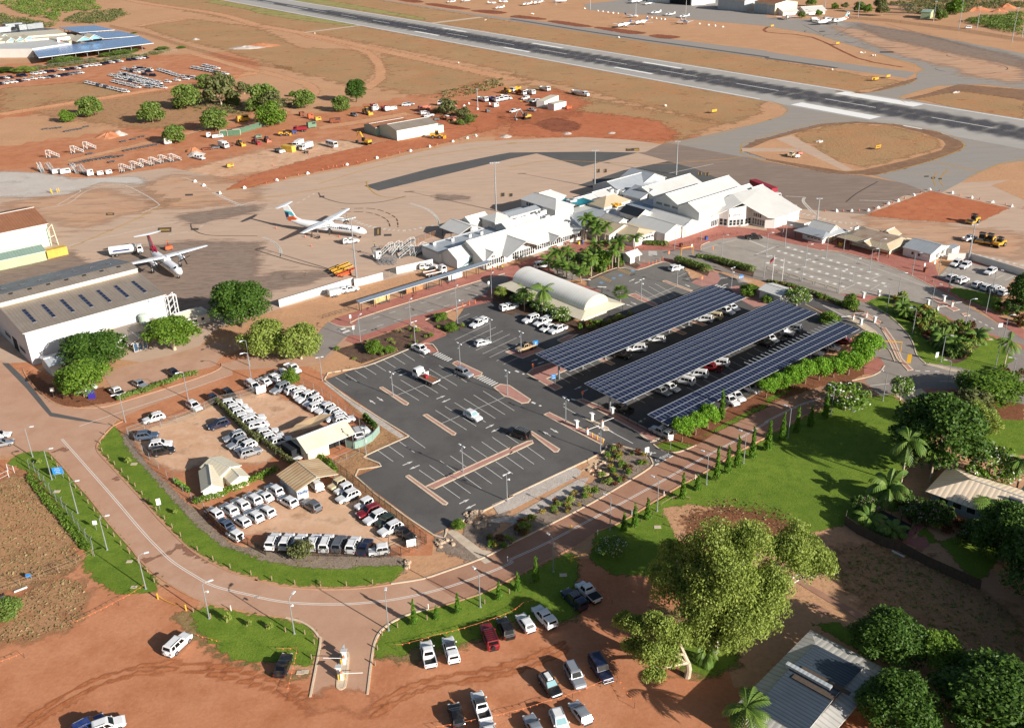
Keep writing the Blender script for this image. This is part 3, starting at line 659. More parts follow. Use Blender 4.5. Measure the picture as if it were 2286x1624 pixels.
KC=['12 339,160 153,36 225,11 265,-1 11 375,356 402,372','12 339,160 246,202 250,210 278,226 221,248 394,378 422,364','12 440,355 567,293 22 0,293 159,218 170,213 209,191 216,178 250,183 300,200 313,215 309,229 250,266 175,310 75,361 0,398 13 567,0 528,20 482,40 425,60 370,78 300,89','22 280,150 310,173 336,160','22 410,180 375,194 350,196 330,189 316,178','13 68,164 100,172 125,187 140,205 144,220 122,338','13 248,332 258,250 265,215 280,190 308,170 342,155 382,145','02 51,12 58,28 82,58 112,82 140,94 175,98 225,96 265,86 400,44 462,22 485,10 488,0','11 162,309 190,319 220,317 226,302 435,236 550,202','31 120,151 160,154 225,171 300,198 375,236','31 218,266 250,282 278,301 311,335 324,358 331,381 350,400','31 215,250 175,240 75,212 0,190','32 358,0 410,12 475,29','31 175,295 215,322 245,350 270,370 282,395','31 220,295 250,320 270,345 285,370 298,400','31 85,270 120,288 160,312','32 188,38 230,28 250,18 260,5','21 421,150 422,140 440,132','21 172,215 235,190 282,194 335,177 360,185 395,200','11 465,271 375,304']
for s_ in KC[:7]:kerb('kerb',s_,'kcon',.3,.15,smo=3)
for s_ in KC[7:]:kerb('kerb',s_,'kerb_dusty' if s_[:2]=='02' else 'kcon',.25,.14,smo=3)
for s_ in('02 275,125 250,137 230,156 216,174 213,188 222,203 245,227 278,263 312,299 350,343 390,383 420,410 03 465,43 515,66 567,82 13 0,80 50,93 120,100 180,101 240,98 300,90','02 108,195 135,223 170,266 200,300 235,346 262,378 288,406 03 305,33 332,60 370,88 412,113 462,133 560,153 13 0,154 68,164','23 140,8 75,41 0,79 13 510,106 450,126 382,146','22 188,371 250,346 345,286 425,241 475,211 532,178 567,161 32 0,158 45,134 88,113 130,93 170,80 225,72'):
 kerb('kerb',s_,'kerb_dusty',.28,.13,smo=3)
def island(s,top='brick_pink',smo=0,h=.13,kw=.35):
 P=pts(s)
 if smo:P=catmull(P,True,smo)
 mb=MB();mb.prism([(p.x,p.y)for p in P]if sum(P[i].x*P[(i+1)%len(P)].y-P[(i+1)%len(P)].x*P[i].y for i in rg_(len(P)))>0 else[(p.x,p.y)for p in reversed(P)],0,h-.02)
 strc(mb.build('traffic_island',top));kerb('island_kerb',P,'kcon',kw,h+.01,closed=True)
for s_ in('12 274,54 280,52 338,88 334,92 328,90','12 370,114 378,112 442,154 439,158 434,157','12 332,249 338,246 424,308 420,311 414,310','12 394,276 567,195 22 0,199 51,175 49,170 38,172 0,189 12 567,184 376,271','22 41,151 48,150 109,189 105,194 98,195','12 434,0 445,-5 500,21 498,26 482,30','12 526,53 540,46 560,49 22 45,80 40,86 26,88 0,75 12 549,72','22 75,113 86,108 208,168 204,180','22 38,23 50,12 95,-2 140,8 80,34 115,53 100,60','22 147,81 160,78 250,117 298,142 336,160 310,172 280,150 195,104','21 335,220 342,218 402,240 398,242','21 260,250 275,246 325,271 318,275','21 348,325 360,322 389,334 382,337','21 390,306 402,304 435,316 425,318','21 195,392 208,390 231,401 225,404','21 105,349 130,338 150,336 118,355','21 -10,375 50,360 75,370 28,389','31 360,256 370,254 425,282 412,285','31 208,295 220,291 252,308 250,315','31 252,321 262,322 282,350 298,390 32 322,14 312,16 31 288,390 272,355','31 430,291 440,290 448,294 435,296'):
 island(s_)
for s_ in('22 167,122 180,124 216,143 210,147 200,142','13 189,248 198,242 206,246 200,308 192,320 184,319 182,308','31 180,300 190,299 240,330 232,336'):
 island(s_,'concrete',3)
WM=MB()
for s_ in('02 136,166 175,210 250,295 312,368 350,408 03 380,40 425,69 475,95 567,117 13 0,117 75,130 175,134 250,130 325,120 425,96 525,60 567,41 22 0,432 75,398 175,345 300,278 425,208 500,168 567,129 32 0,128 75,91 140,72',):
 P=catmull(pts(s_),False,4)
 stp('',offl(P,.16),.12,9,None,obj=WM);stp('',offl(P,-.16),.12,9,None,obj=WM)
stp('','02 175,138 250,112 375,72 512,24',.14,8.6,None,obj=WM)
stp('','11 230,330 310,306 425,272 512,241',.14,9,None,dash=(1.6,3.0),obj=WM)
stp('','11 260,301 375,265 500,225',.14,9,None,dash=(1.6,3.0),obj=WM)
stp('','32 328,16 392,18',.3,9,None,dash=(1,1),obj=WM);stp('','22 320,224 355,205 368,199',.35,9.5,None,dash=(1,.8),obj=WM)
stp('','22 12,16 32,24',.5,10,None,dash=(1,.8),obj=WM);stp('','22 48,85 69,94',.5,10,None,dash=(1,.8),obj=WM);stp('','22 115,72 145,81',.5,10,None,dash=(1,.8),obj=WM)
stp('','22 118,95 175,128',.13,10,None,obj=WM);stp('','22 215,146 271,176',.15,10,None,obj=WM);stp('','22 212,142 228,152',.13,10,None,obj=WM)
stp('','31 442,294 508,328',.3,9,None,dash=(1,1),obj=WM);stp('','31 124,272 175,298 240,332',.15,9.6,None,obj=WM);stp('','32 228,49 272,44',.15,9,None,obj=WM);stp('','32 380,39 435,40 567,50',.13,9,None,obj=WM)
def bays(tl,x,y,dx,dy,n,vx,vy,w_=.1):
 for k_ in rg_(n):
  a=at(tl,x+dx*k_,y+dy*k_);b=at(tl,x+dx*k_+vx,y+dy*k_+vy);stp('',[a,b],w_,10,None,obj=WM)
bays('12',710,122,84.5,-30.5,9,106,68);bays('12',1200,178,84,-32.3,7,245,148);bays('12',1590,412,84,-33.8,6,275,173);bays('12',1445,937,92,-41.3,9,142,98)
bays('12',1655,1078,93,-43,9,152,109);bays('12',1085,767,94,-39.7,4,133,96);bays('11',1762,1392,61,31,8,300,-142);bays('21',1107,965,57.7,-22.3,4,183,105);bays('11',1780,1212,70,25,3,110,-50)
bays('21',1480,838,75,22,3,80,-38);bays('31',1515,835,60,-25,1,70,-35);bays('31',1740,780,72,18,7,78,-38,.12);bays('31',1560,830,72,22,8,-78,38,.12);bays('22',1100,300,75,-42,14,90,48);bays('22',420,110,60,-34,14,110,62);bays('22',1560,210,66,-38,12,90,46);bays('21',560,1450,60,-30,14,110,60)
for s_ in('12 312,70 440,22','12 411,132 550,74','21 296,260 366,231'):stp('',s_,.1,10,None,obj=WM)
def arrow(tl,x0,y0,x1,y1,w_=.55):
 a,b=at(tl,x0,y0),at(tl,x1,y1);d=(b-a);L=d.length;d.normalize();n=V3((-d.y,d.x,0));z=V3((0,0,10*LZ))
 q=lambda t,s_:tuple(a+d*t+n*s_+z)
 WM.face([q(0,-.11),q(L*.55,-.11),q(L*.55,.11),q(0,.11)]);WM.face([q(L*.5,-w_*.62),q(L,0),q(L*.5,w_*.62)])
for v in(('12',1060,355,1005,320),('12',1075,297,1133,333),('12',1600,312,1678,282),('12',1720,312,1643,345),('12',2033,570,2110,535),('12',2157,570,2080,605),('12',1302,897,1393,860),('12',1450,895,1360,932),('12',1800,1235,1890,1193),('12',1943,1240,1853,1283),('12',1222,82,1295,58),('12',1335,85,1263,108),('22',357,572,430,612),('22',362,640,290,598),('21',1050,880,1103,855),('21',1145,878,1095,898),('21',1065,1060,1122,1085),('21',1078,1100,1018,1078),('21',190,1582,250,1560),('21',300,1585,240,1605),('22',570,228,635,200),('22',685,228,622,258),('31',1020,1375,990,1340),('21',1920,900,1870,918),('21',1545,905,1590,928),('21',1505,1270,1550,1290),('21',1560,1255,1610,1275)):
 arrow(*v)
P=pts('22 304,194 309,201 322,196');arrow('22',1240,790,1215,770,.4);arrow('22',1255,790,1290,785,.4);arrow('22',1250,780,1235,812,.4)
def zebra(tl,x0,y0,x1,y1,n,vx,vy):
 for k_ in rg_(n):
  t=k_/n;t2=t+.5/n
  a,b=at(tl,x0+(x1-x0)*t,y0+(y1-y0)*t),at(tl,x0+(x1-x0)*t2,y0+(y1-y0)*t2)
  c,d=at(tl,x0+(x1-x0)*t2+vx,y0+(y1-y0)*t2+vy),at(tl,x0+(x1-x0)*t+vx,y0+(y1-y0)*t+vy)
  WM.face([(p.x,p.y,10.2*LZ)for p in(a,b,c,d)])
zebra('12',1950,132,2095,205,7,60,-28);zebra('11',1565,1522,1700,1590,7,50,-25);zebra('21',1220,612,1222,655,6,76,2);zebra('11',730,1305,800,1345,2,60,-20);zebra('21',1800,915,1890,945,4,30,-12)
zebra('31',60,575,-140,655,12,55,-12);zebra('21',2050,500,2250,580,8,45,8)
for s_ in('31 45,144 254,207','31 24,152 272,228','31 0,163 226,230','31 0,178 179,234'):
 P=pts(s_);stp('',P,.95,10,None,dash=(.75,1.3),obj=WM)
 stp('',offl(P,.6),.1,10,None,obj=WM);stp('',offl(P,-.6),.1,10,None,obj=WM)
for s_ in('31 230,214 252,206','31 250,226 229,238'):stp('',s_,.12,10,None,obj=WM)
stp('','31 162,241 195,226',.15,10,None,obj=WM);stp('','31 160,160 375,240',.12,10,None,obj=WM);stp('','21 425,148 500,128 567,125 31 120,152',.12,10,None,smo=3,obj=WM)
for k_ in rg_(9):
 stp('',[at('21',1965+k_*6,815+k_*9),at('21',1990+k_*18,830+k_*6)],.18,10,None,obj=WM)
strc(WM.build('road_marking','wpnt'))
def ground_word(txt,tl,x0,y0,x1,y1,size):
 a,b=at(tl,x0,y0),at(tl,x1,y1);x=(b-a).normalized();y=V3((-x.y,x.x,0));M=Matrix.Identity(4);c=(a+b)/2
 for i in rg_(3):M[i][0]=x[i];M[i][1]=y[i]*1.5;M[i][2]=(0,0,1)[i];M[i][3]=c[i]
 M[2][3]=10.4*LZ
 strc(text_mesh('road_lettering',txt,'wpnt',size,None,M,.0))
ground_word('GIVEWAY','22',1312,848,1388,810,.9)
ground_word('GIVEWAY','21',1862,850,1938,846,.9)
YH=MB()
for x0,y0,x1,y1,v in((935,775,1060,820,(40,-16)),(765,835,890,890,(38,-16))):
 for k_ in rg_(7):
  t=k_/7;a=at('21',x0+(x1-x0)*t,y0+(y1-y0)*t);b=at('21',x0+(x1-x0)*t-15+v[0],y0+(y1-y0)*t+v[1]);stp('',[a,b],.3,10,None,obj=YH)
strc(YH.build('hatched_marking','yellow_paint'))
BP=MB()
for x,y in((805,890),(915,850),(975,825),(1083,787)):
 BP.face([tuple(at('21',x+a,y+b)+V3((0,0,10*LZ)))for a,b in((-22,3),(5,10),(22,-3),(-5,-10))])
strc(BP.build('accessible_bay_marking','blue_paint'))
for s_ in('03 50,406 200,312 375,270 567,300 13 125,350','13 250,375 375,312 567,275 23 125,225'):
 for w_ in(-.75,.75):stp('wheel_track',offl(catmull(pts(s_),False,4),w_),.7,8.6,'dirt_rut')
sht('garden_bed','02 62,15 105,45 175,62 230,52 258,75 262,82 175,96 140,93 112,81 82,56 60,28',8.1,'litter_soil',fth=.6)
# ================================================================== VEHICLES
def carpaint(name,hexc,metal=0.0,rough=.3):
 m,nt,b=base_mat(name,rough,metal,.5)
 b.inputs['Coat Weight'].default_value=.6;b.inputs['Coat Roughness'].default_value=.06
 n1=noise(nt,wpos(nt),1.3,4,.6);c=srgb(hexc)
 col=mix(nt,ramp(nt,n1,.45,.8,0,.18),c,srgb('#a58468'));nt.links.new(col,b.inputs['Base Color'])
for n_,h_,me_ in(('pa_white','#dedede',0),('pa_silver','#a9adb2',.5),('pa_grey','#6e7278',.4),('pa_black','#16171a',0),('pa_navy','#18233f',.2),('pa_red','#7e1420',.1),('pa_green','#2c3a33',.1),('pa_slate','#56677e',.4),('pa_tan','#b59a76',0),('pa_cream','#cdbd9a',0),('pa_blue','#1c3a78',.1),('pa_orange','#c06a26',0),('pa_yellow','#c9952a',0),('pa_salmon','#c0705c',0)):
 carpaint(n_,h_,me_)
def glassy(name,hexc,rough=.06):
 m,nt,b=base_mat(name,rough,0,.6);b.inputs['Base Color'].default_value=srgb(hexc)
glassy('cgla','#0c0f12',.12);glassy('sunshade_glass','#7fa0a6',.15);glassy('head_lamp','#cfd4d8',.1);glassy('tail_lamp','#7a1216',.15);glassy('wgla','#27323a',.08);glassy('blue_glass','#33506a',.08)
plains('''tyre 1c1b1b .9 0 .2
alloy 9a9b9c .35 .7 .1
bpla 222325 .6 0 .2
tray_liner 2b2a29 .8 0 .25
chrome b9bcbf .2 .9 .05''')
plains('''brown_ply 8a5a40 .8 0 .25 2
ambr d09a2c .5 0 .15 .6 0 6e4a30 .4
mgry 5f6366 .6 .3 .2 .6 0 7a5238 .4
rusty 7a4630 .9 0 .3 2
salmon_paint b96a55 .6 0 .2''')
plains('''galv 9a9fa3 .45 .6 .15
wmet d8d8d4 .45 0 .06
opla c4562a .6 0 .1
rpnt 8e2430 .5 0 .12
navy_tarp 1f2226 .8 0 .3
green_metal 5f7f66 .6 0 .15 .6 0 7a5238 .4''')
def whl(par,x,y,r,w_,name='wheel'):
 mb=MB();mb.lathe([(r*.55,-w_/2),(r*.93,-w_/2),(r,-w_/3),(r,w_/3),(r*.93,w_/2),(r*.55,w_/2)],n=14,axis='Y')
 wh=kid(mb,name,'tyre',par,loc=(x,y,r));q=MB();s_=1 if y>0 else-1
 q.lathe([(r*.6,0),(r*.6,.02),(r*.25,.03)]if s_>0 else[(r*.25,-.03),(r*.6,-.02),(r*.6,0)],c=(0,s_*w_/2,0),n=10,axis='Y')
 kid(q,'rim','alloy',wh)
 return wh
def loft(mb,st,mi=0,prof=((.88,0,0),(1,0,.13),(1,.66,0),(.96,.9,0),(.82,1,0))):
 rows=[]
 for x,zl,zt,w_ in st:
  h=[(w_*a,zl+(zt-zl)*b+c)for a,b,c in prof]
  rows.append([V3((x,y,z))for y,z in h]+[V3((x,-y,z))for y,z in reversed(h)])
 n=len(rows[0])
 for a,b in zip(rows,rows[1:]):
  for i in rg_(n):
   j=(i+1)%n;mb.face([a[i],a[j],b[j],b[i]],mi)
 mb.face(list(reversed(rows[0])),mi);mb.face(rows[-1],mi)
def cabin(mb,x0,x1,x2,x3,zb,zr,wb,wr,mi=0):
 """greenhouse: base x0 (windscreen foot) .. x3 (rear foot), roof x1 .. x2"""
 rk=.1
 rings=[[(x0,wb),(x3,wb)],[(x0+(x1-x0)*.86,wr+(wb-wr)*.14),(x3+(x2-x3)*.86,wr+(wb-wr)*.14)],[(x1-.06,wr),(x2+.06,wr)],[(x1-.28,wr*.8),(x2+.25,wr*.8)]]
 zs=[zb,zb+(zr-zb)*.86,zr-.02,zr+.02];R_=[]
 for(a,b),z in zip(rings,zs):
  R_.append([V3((a[0],a[1],z)),V3((a[0],-a[1],z)),V3((b[0],-b[1],z)),V3((b[0],b[1],z))])
 for p,q in zip(R_,R_[1:]):
  for i in rg_(4):mb.face([p[i],q[i],q[(i+1)%4],p[(i+1)%4]],mi)
 mb.face(list(reversed(R_[-1])),mi)
 return R_
def pane(par,name,q,inset=(.08,.12,.08),off=.015,mat='cgla',split=()):
 """glass laid proud of a body face q = (bottom a, bottom b, top b, top a)"""
 a,b,c,d=q;n=(b-a).cross(d-a).normalized();mb=MB()
 P=lambda u,v:a.lerp(b,u).lerp(d.lerp(c,u),v)+n*off
 es=[inset[0]]+list(split)+[1-inset[0]]
 for u0,u1 in zip(es,es[1:]):
  g_=.018 if split else 0
  mb.face([P(u0+(g_ if u0!=es[0]else 0),inset[1]),P(u1-(g_ if u1!=es[-1]else 0),inset[1]),P(u1-(g_ if u1!=es[-1]else 0),1-inset[2]),P(u0+(g_ if u0!=es[0]else 0),1-inset[2])])
 return kid(mb,name,mat,par)
SPEC=dict(S=(4.65,1.88,1.70,1.04,1.0,.95,.20,-1.72,-2.12,.36,2.70),H=(4.3,1.78,1.48,.92,.86,.95,.15,-1.55,-1.98,.32,2.6),Z=(4.6,1.8,1.45,.92,.88,.85,.05,-1.1,-1.72,.32,2.65),P=(4.85,1.88,1.86,1.12,1.1,.95,.45,-2.05,-2.28,.39,2.8),J=(3.55,1.64,1.72,1.02,1.0,.55,.33,-1.52,-1.62,.35,2.25),U=(5.3,1.86,1.8,1.08,1.06,1.15,.5,-.72,-.98,.38,3.1),C=(5.3,1.86,1.8,1.08,1.06,1.15,.5,-.72,-.98,.38,3.1),T=(5.25,1.85,1.95,1.15,1.12,1.2,.75,-.25,-.38,.39,3.1),V=(4.7,1.72,1.98,1.05,1.02,2.1,1.35,-2.12,-2.28,.33,2.6),B=(5.2,1.95,1.95,1.2,1.2,1.0,.55,-2.3,-2.45,.4,2.85))
KINDW=dict(S='SUV',H='hatchback',Z='sedan',P='four-wheel drive with rear spare wheel',J='boxy off-roader',U='dual-cab ute with open tray',C='canopy ute',T='flat-tray ute',V='van',B='boxy old four-wheel drive')
CATW=dict(S='car',H='car',Z='car',P='car',J='car',U='ute',C='ute',T='ute',V='van',B='car')
COLW=dict(white='white',silver='silver',grey='grey',black='black',navy='dark blue',red='red',green='dark green',slate='blue-grey',tan='tan',cream='cream',blue='blue')
PROTO={}
def car_proto(k):
 L,W,H,zb,zh,x0,x1,x2,x3,wr,wbs=SPEC[k];h=L/2;w=W/2
 t=thg('parked_car','car','car');PROTOS.append(t)
 mb=MB();ute=k in 'UCT'
 zt=zb if not ute else zb
 st=[(h,.42,zh*.66,w*.74),(h-.1,.32,zh*.80,w*.90),(h-.38,.26,zh*.93,w*.97),(h-1.0,.24,zh*.99,w),(x0,.24,zb,w)]
 if k in 'JB':st=[(h,.42,zh*.86,w*.84),(h-.08,.34,zh*.95,w*.93),(h-.4,.28,zh*.98,w*.96),(x0+.05,.26,zb,w)]
 if k=='V':st=[(h,.38,zh*.8,w*.86),(h-.12,.28,zh*.95,w*.95),(x0,.25,zb,w)]
 if ute:
  st+=[(x3-.1,.26,zb,w),(x3-.14,.3,.72,w*.98),(-h+.06,.34,.72,w*.96),(-h,.42,.68,w*.9)]
  if k=='T':st=st[:-3]+[(x3-.12,.4,.8,w*.7),(-h+.1,.45,.8,w*.6)]
 else:st+=[(-h+.45,.26,zb,w*.99),(-h+.12,.32,zb-.02,w*.93),(-h,.42,zb-.16,w*.84)]
 loft(mb,st)
 rr=cabin(mb,x0,x1,x2,x3,zb-.01,H,w*.93,w*.76 if k not in 'JBV' else w*.86)
 if ute and k!='T':
  for sy in(-1,1):mb.box(((x3-.12-h)/2,sy*(w-.06),.92),(h+x3-.14,.11,.46))
  mb.box((-h+.05,0,.9),(.09,W-.12,.44));mb.box((x3-.16,0,.9),(.06,W-.16,.42))
 body=kid(mb,'body','pa_white',t,smo=True)
 pane(t,'windscreen',[rr[0][1],rr[0][0],rr[1][0],rr[1][1]],(.07,.12,-.02),.02)
 pane(t,'rear_window',[rr[0][3],rr[0][2],rr[1][2],rr[1][3]],(.1,.22,.02),.02)
 sp=(.36,.68)if k in 'SPV' else(.5,)
 pane(t,'side_window',[rr[0][0],rr[0][3],rr[1][3],rr[1][0]],(.09,.1,.02),.018,split=sp)
 pane(t,'side_window',[rr[0][2],rr[0][1],rr[1][1],rr[1][2]],(.09,.1,.02),.018,split=tuple(1-q for q in reversed(sp)))
 for sx in(1,-1):
  for sy in(1,-1):whl(t,sx*wbs/2+(.05 if k!='V' else.1),sy*(w-.1),wr,.24)
 zl=zh*.74
 for sy in(1,-1):
  bx_('headlight','head_lamp',t,(h-.13,sy*w*.70,zl),(.2,w*.34,.15),rz=-sy*.32)
  bx_('taillight','tail_lamp',t,(-h+.06 if k!='T' else-h+.02,sy*(w*.80),zb-.2 if not ute else.85),(.12,.2,.24))
  bx_('wing_mirror','pa_white',t,(x0-.22,sy*(w+.09),zb+.08),(.13,.2,.16),taper=.8)
 q=MB();q.box((0,0,.4),(L+.05,W*.72,.2));q.box((0,0,.3),(wbs-.8,W+.02,.12))
 kid(q,'bumper_trim','bpla',t)
 if k in 'SP':
  for sy in(1,-1):
   bx_('roof_rail','alloy' if k=='S' else 'bpla',t,((x1+x2)/2-.1,sy*w*.68,H+.05),(abs(x1-x2)-.5,.05,.05))
 if k in 'PJB':
  q=MB();q.lathe([(.15,-.1),(.33,-.1),(.36,0),(.33,.1),(.15,.1)],n=14,axis='X');kid(q,'spare_wheel','tyre' if k!='P' else 'pa_white',t,loc=(-h-.1,.12 if k!='P' else 0,.98))
 if k=='U':
  bx_('tray_floor','tray_liner',t,((x3-.2-h)/2,0,.745),(h+x3-.3,W-.26,.03))
 if k=='C':
  q=MB();r2=cabin(q,x3-.12,x3-.16,-h+.12,-h+.02,zb+.06,H+.02,w*.95,w*.84);cn=kid(q,'canopy','pa_white',t,smo=True)
  pane(cn,'canopy_window',[r2[0][0],r2[0][3],r2[1][3],r2[1][0]],(.12,.2,.1),.018);pane(cn,'canopy_window',[r2[0][2],r2[0][1],r2[1][1],r2[1][2]],(.12,.2,.1),.018)
  pane(cn,'canopy_hatch',[r2[0][3],r2[0][2],r2[1][2],r2[1][3]],(.12,.25,.1),.018)
 if k=='T':
  q=MB();ln=h+x3-.15;q.box(((x3-.15-h)/2,0,.98),(ln,W,.08))
  for sy in(-1,1):q.box(((x3-.15-h)/2,sy*(w-.02),1.12),(ln,.04,.24))
  q.box((-h+.02,0,1.12),(.04,W,.24));q.box((x3-.17,0,1.3),(.05,W,.62));kid(q,'tray','pa_white',t)
 if k in 'TB':
  q=MB();q.tube((h+.1,-w*.8,.62),(h+.1,w*.8,.62),.06);q.tube((h+.1,-.35,.62),(h+.1,-.3,1.0),.035);q.tube((h+.1,.35,.62),(h+.1,.3,1.0),.035);q.tube((h+.1,-.3,1.0),(h+.1,.3,1.0),.035);kid(q,'bull_bar','chrome',t)
 PROTO[k]=t
 return t
for k_ in SPEC:car_proto(k_)
def place2(tl,xt,yt,xn,yn,z=.8):
 a,b=at(tl,xt,yt,z),at(tl,xn,yn,z);d=b-a
 return V3(((a.x+b.x)/2,(a.y+b.y)/2,.06)),atan2(d.y,d.x),d.length
NAMES=dict(U='parked_ute',C='parked_ute',T='parked_ute',V='parked_van')
EXTRA={}
def car(k,colr,tl,xt,yt,xn,yn,label,group=None,glass=None,canopy=None,rack=False,cover=False,pod=False):
 loc,rz,L=place2(tl,xt,yt,xn,yn)
 sw={'pa_white':'pa_'+colr}if colr!='white' else{}
 if glass:sw['cgla']=glass
 o=dup(PROTO[k],loc,rz,label=label,group=group,swap=sw or None)
 o.name=NAMES.get(k,'parked_car');o['category']=CATW[k]
 if not group and 'group' in o:del o['group']
 Lp,W,H=SPEC[k][:3]
 if rack:
  q=MB();x1,x2=SPEC[k][6],SPEC[k][7]
  for i in rg_(7):q.box((x1-.15+(x2-x1+.2)*i/6,0,H+.12),(.06,W*.72,.04))
  for sy in(-1,1):q.box(((x1+x2)/2,sy*W*.36,H+.12),(abs(x2-x1),.05,.07))
  kid(q,'roof_rack',rack if isinstance(rack,str)else 'bpla',o)
 if cover:
  bx_('tray_cover','navy_tarp',o,(-Lp/2+.85,0,1.22 if k=='T' else 1.14),(1.65,W-.06,.05))
 if pod:
  bx_('roof_box','wmet',o,(-.5,0,H+.16),(1.5,.8,.22),taper=.85)
 return o
def row(entries,phrase,end,group,k0='S'):
 """entries: kind colour sheet tail nose (quarter-resolution survey points), in order from the given end"""
 for i,e in en_(entries.split(';')):
  e=e.split();e=e[:3]+[float(v)*4 for q in e[3:]for v in q.split(',')]
  car(*e,'%s %s, %s from the %s %s'%(COLW[e[1]],KINDW[e[0]]if e[0]not in 'PU' else{'P':'four-wheel drive','U':'ute'}[e[0]],ORD[i],end,phrase),group)
W_,Si,Gy,Bk,Nv='white','silver','grey','black','navy'
row('S slate 02 296,161 350,154; S white 02 325,181 381,173; S black 02 330,197 386,186','along the left fence of the sandy yard','top','cars along the left fence of the upper rental yard')
row('S silver 02 540,153 492,167; S silver 02 548,164 500,184; S white 02 564,172 518,192; S silver 02 528,201 573,187','of the group below the hedge','top','cars below the hedge in the upper rental yard')
row('S white 02 488,90 532,82; S white 02 499,101 545,92; S white 02 509,111 554,100; S white 02 519,121 563,111; S white 02 531,130 574,118; S white 02 582,131 544,141; S white 12 -19,125 17,116; S white 12 -15,140 27,130','in the row above the dividing hedge','top','white cars above the dividing hedge')
row('S white 12 3,156 53,145; S white 12 14,167 64,154; S white 12 33,176 82,162','of the three beside the cream office','top','cars beside the cream rental office')
row('Z white 12 36,46 4,30; C white 12 60,40 22,23; U white 12 76,31 45,11; T white 12 64,0 103,22','nosed to the top fence of the yard','left','cars at the top fence of the upper rental yard')
car('S',W_,'12',-62,165,52,238,'white SUV by the signboard at the top gap of the rental yard')
row('P silver 12 76,45 35,64; S white 12 66,64 110,50; S white 12 80,72 126,59; U white 12 140,62 88,84; S white 12 150,72 104,94; S white 12 117,101 162,84; S white 12 178,88 131,110; S white 12 190,97 142,120; S white 12 200,110 156,123; S white 12 175,128 217,118','down the fence beside the asphalt car park','top','cars down the right fence of the upper rental yard')
row('H white 02 489,338 454,316; S white 02 524,334 485,306; S white 02 549,322 509,294; S white 12 15,310 -25,283; Z white 12 40,302 0,278; S white 12 62,290 23,264','in the upper line left of the open shed','left','upper line of cars in the lower rental yard')
row('Z slate 02 515,366 476,338; H white 02 552,359 513,330; S white 12 18,348 -23,320; S white 12 44,336 2,311; S white 12 93,314 52,290; S grey 12 145,324 104,298','in the lower line left of the open shed','left','lower line of cars in the lower rental yard')
car('J',W_,'02',2130,1545,2010,1470,'white boxy off-roader with black rear spare at the curved fence corner')
car('S',W_,'12',570,1100,505,1020,'white car half inside the open rusty-roofed shed')
row('J cream 12 200,256 162,275; J white 12 214,268 176,285; S white 12 230,280 180,302','of the upper trio by the right fence','top','cars at the right fence of the lower rental yard')
row('J white 12 260,299 220,319; S red 12 276,314 226,334; S white 12 292,325 240,350; J green 12 307,336 266,357; S white 12 321,351 276,373; Z black 12 309,360 350,384','of the lower six by the right fence','top','cars at the right fence of the lower rental yard')
row('S white 12 30,408 48,372; S white 12 61,408 78,373; S white 12 89,409 106,374; S white 12 122,409 136,376; P white 12 150,412 164,377; S grey 12 177,412 193,378; S white 12 208,414 223,381; Z navy 12 234,416 250,386','along the dark picket fence by the mulch bank','left','cars along the bottom fence of the lower rental yard')
car('J',W_,'12',1178,1630,1005,1655,'white boxy off-roader parked side-on at the bottom right of the rental yard')
car('U',W_,'02',1085,285,965,203,'white ute with black tray in the hangar car park near the blue sign',cover=True)
car('Z',Si,'02',1178,148,1290,205,'silver sedan in the hangar car park between two hedges')
car('H',Nv,'02',1480,48,1585,112,'dark blue car at the right end of the hangar car park')
car('S',W_,'02',660,243,850,188,'white car half hidden under the tree by the blue sign')
car('S',W_,'02',1450,450,1258,505,'white SUV on bare ground outside the yard gate beside a lamp post')
car('S',W_,'02',1640,325,1782,418,'white SUV nosed to the top chain fence below a lamp post')
car('H',Nv,'02',1832,270,1932,340,'small dark blue car at the corner of the dividing hedge')
car('S',Bk,'02',1950,222,2080,308,'black SUV nosed to the yard fence beside a small dark blue car')
car('S',W_,'02',2160,145,2278,222,'white SUV beside the top chain fence close to a lamp post')
car('S',Nv,'02',2022,505,1828,560,'dark SUV alone in the middle of the upper rental yard')
car('Z',W_,'02',-140,640,125,608,'white car entering at the left edge behind a silver one');car('Z',Si,'02',-120,725,147,668,'silver car cut by the left edge of the view')
car('P',Si,'12',1768,52,1912,110,'silver four-wheel drive with rear spare by the zebra crossing')
car('S',W_,'12',1842,415,1998,498,'white SUV alone in the middle of the asphalt car park',glass='sunshade_glass')
car('B',Bk,'22',185,650,-25,575,'black four-wheel drive with pale roof rack beside a brick island',rack='galv')
car('U',W_,'11',1388,1438,1532,1503,'white ute driving out towards the zebra crossing')
car('C',W_,'11',2037,1212,1898,1275,'white wagon parked beside the garden bed next to a lamp post')
car('H',W_,'11',1933,1432,2077,1393,'white hatchback parked beside the brick strip above the main car park')
car('C',W_,'11',2165,1120,2312,1082,'white wagon with roof rack near the garden end of the curved-roof building')
row('P white 21 64,296 28,308; C white 21 93,299 50,317; H white 21 98,314 67,327; U white 21 128,316 83,333','nosed out beside the frangipani of the curved-roof building','left','cars beside the curved-roof building')
car('T','tan','21',240,1428,43,1485,'tan tray-back ute beside the small blue sign',rack=True)
car('S',W_,'21',1405,772,1522,742,'white SUV parked against the tall green hedge')
car('V',W_,'21',220,745,342,725,'white van waiting at the departures plaza by the palms')
car('U',Bk,'21',2072,488,2228,480,'dark ute stopped at the arrivals kerb',cover=True)
row('S black 21 228,376 263,384; P white 21 292,366 264,366; H white 21 339,346 309,344; P white 21 441,303 412,300; P cream 21 460,297 435,293; U white 21 460,278 490,288; Z white 21 480,270 501,280','under the near edge of the back solar roof','left','cars under the back solar roof')
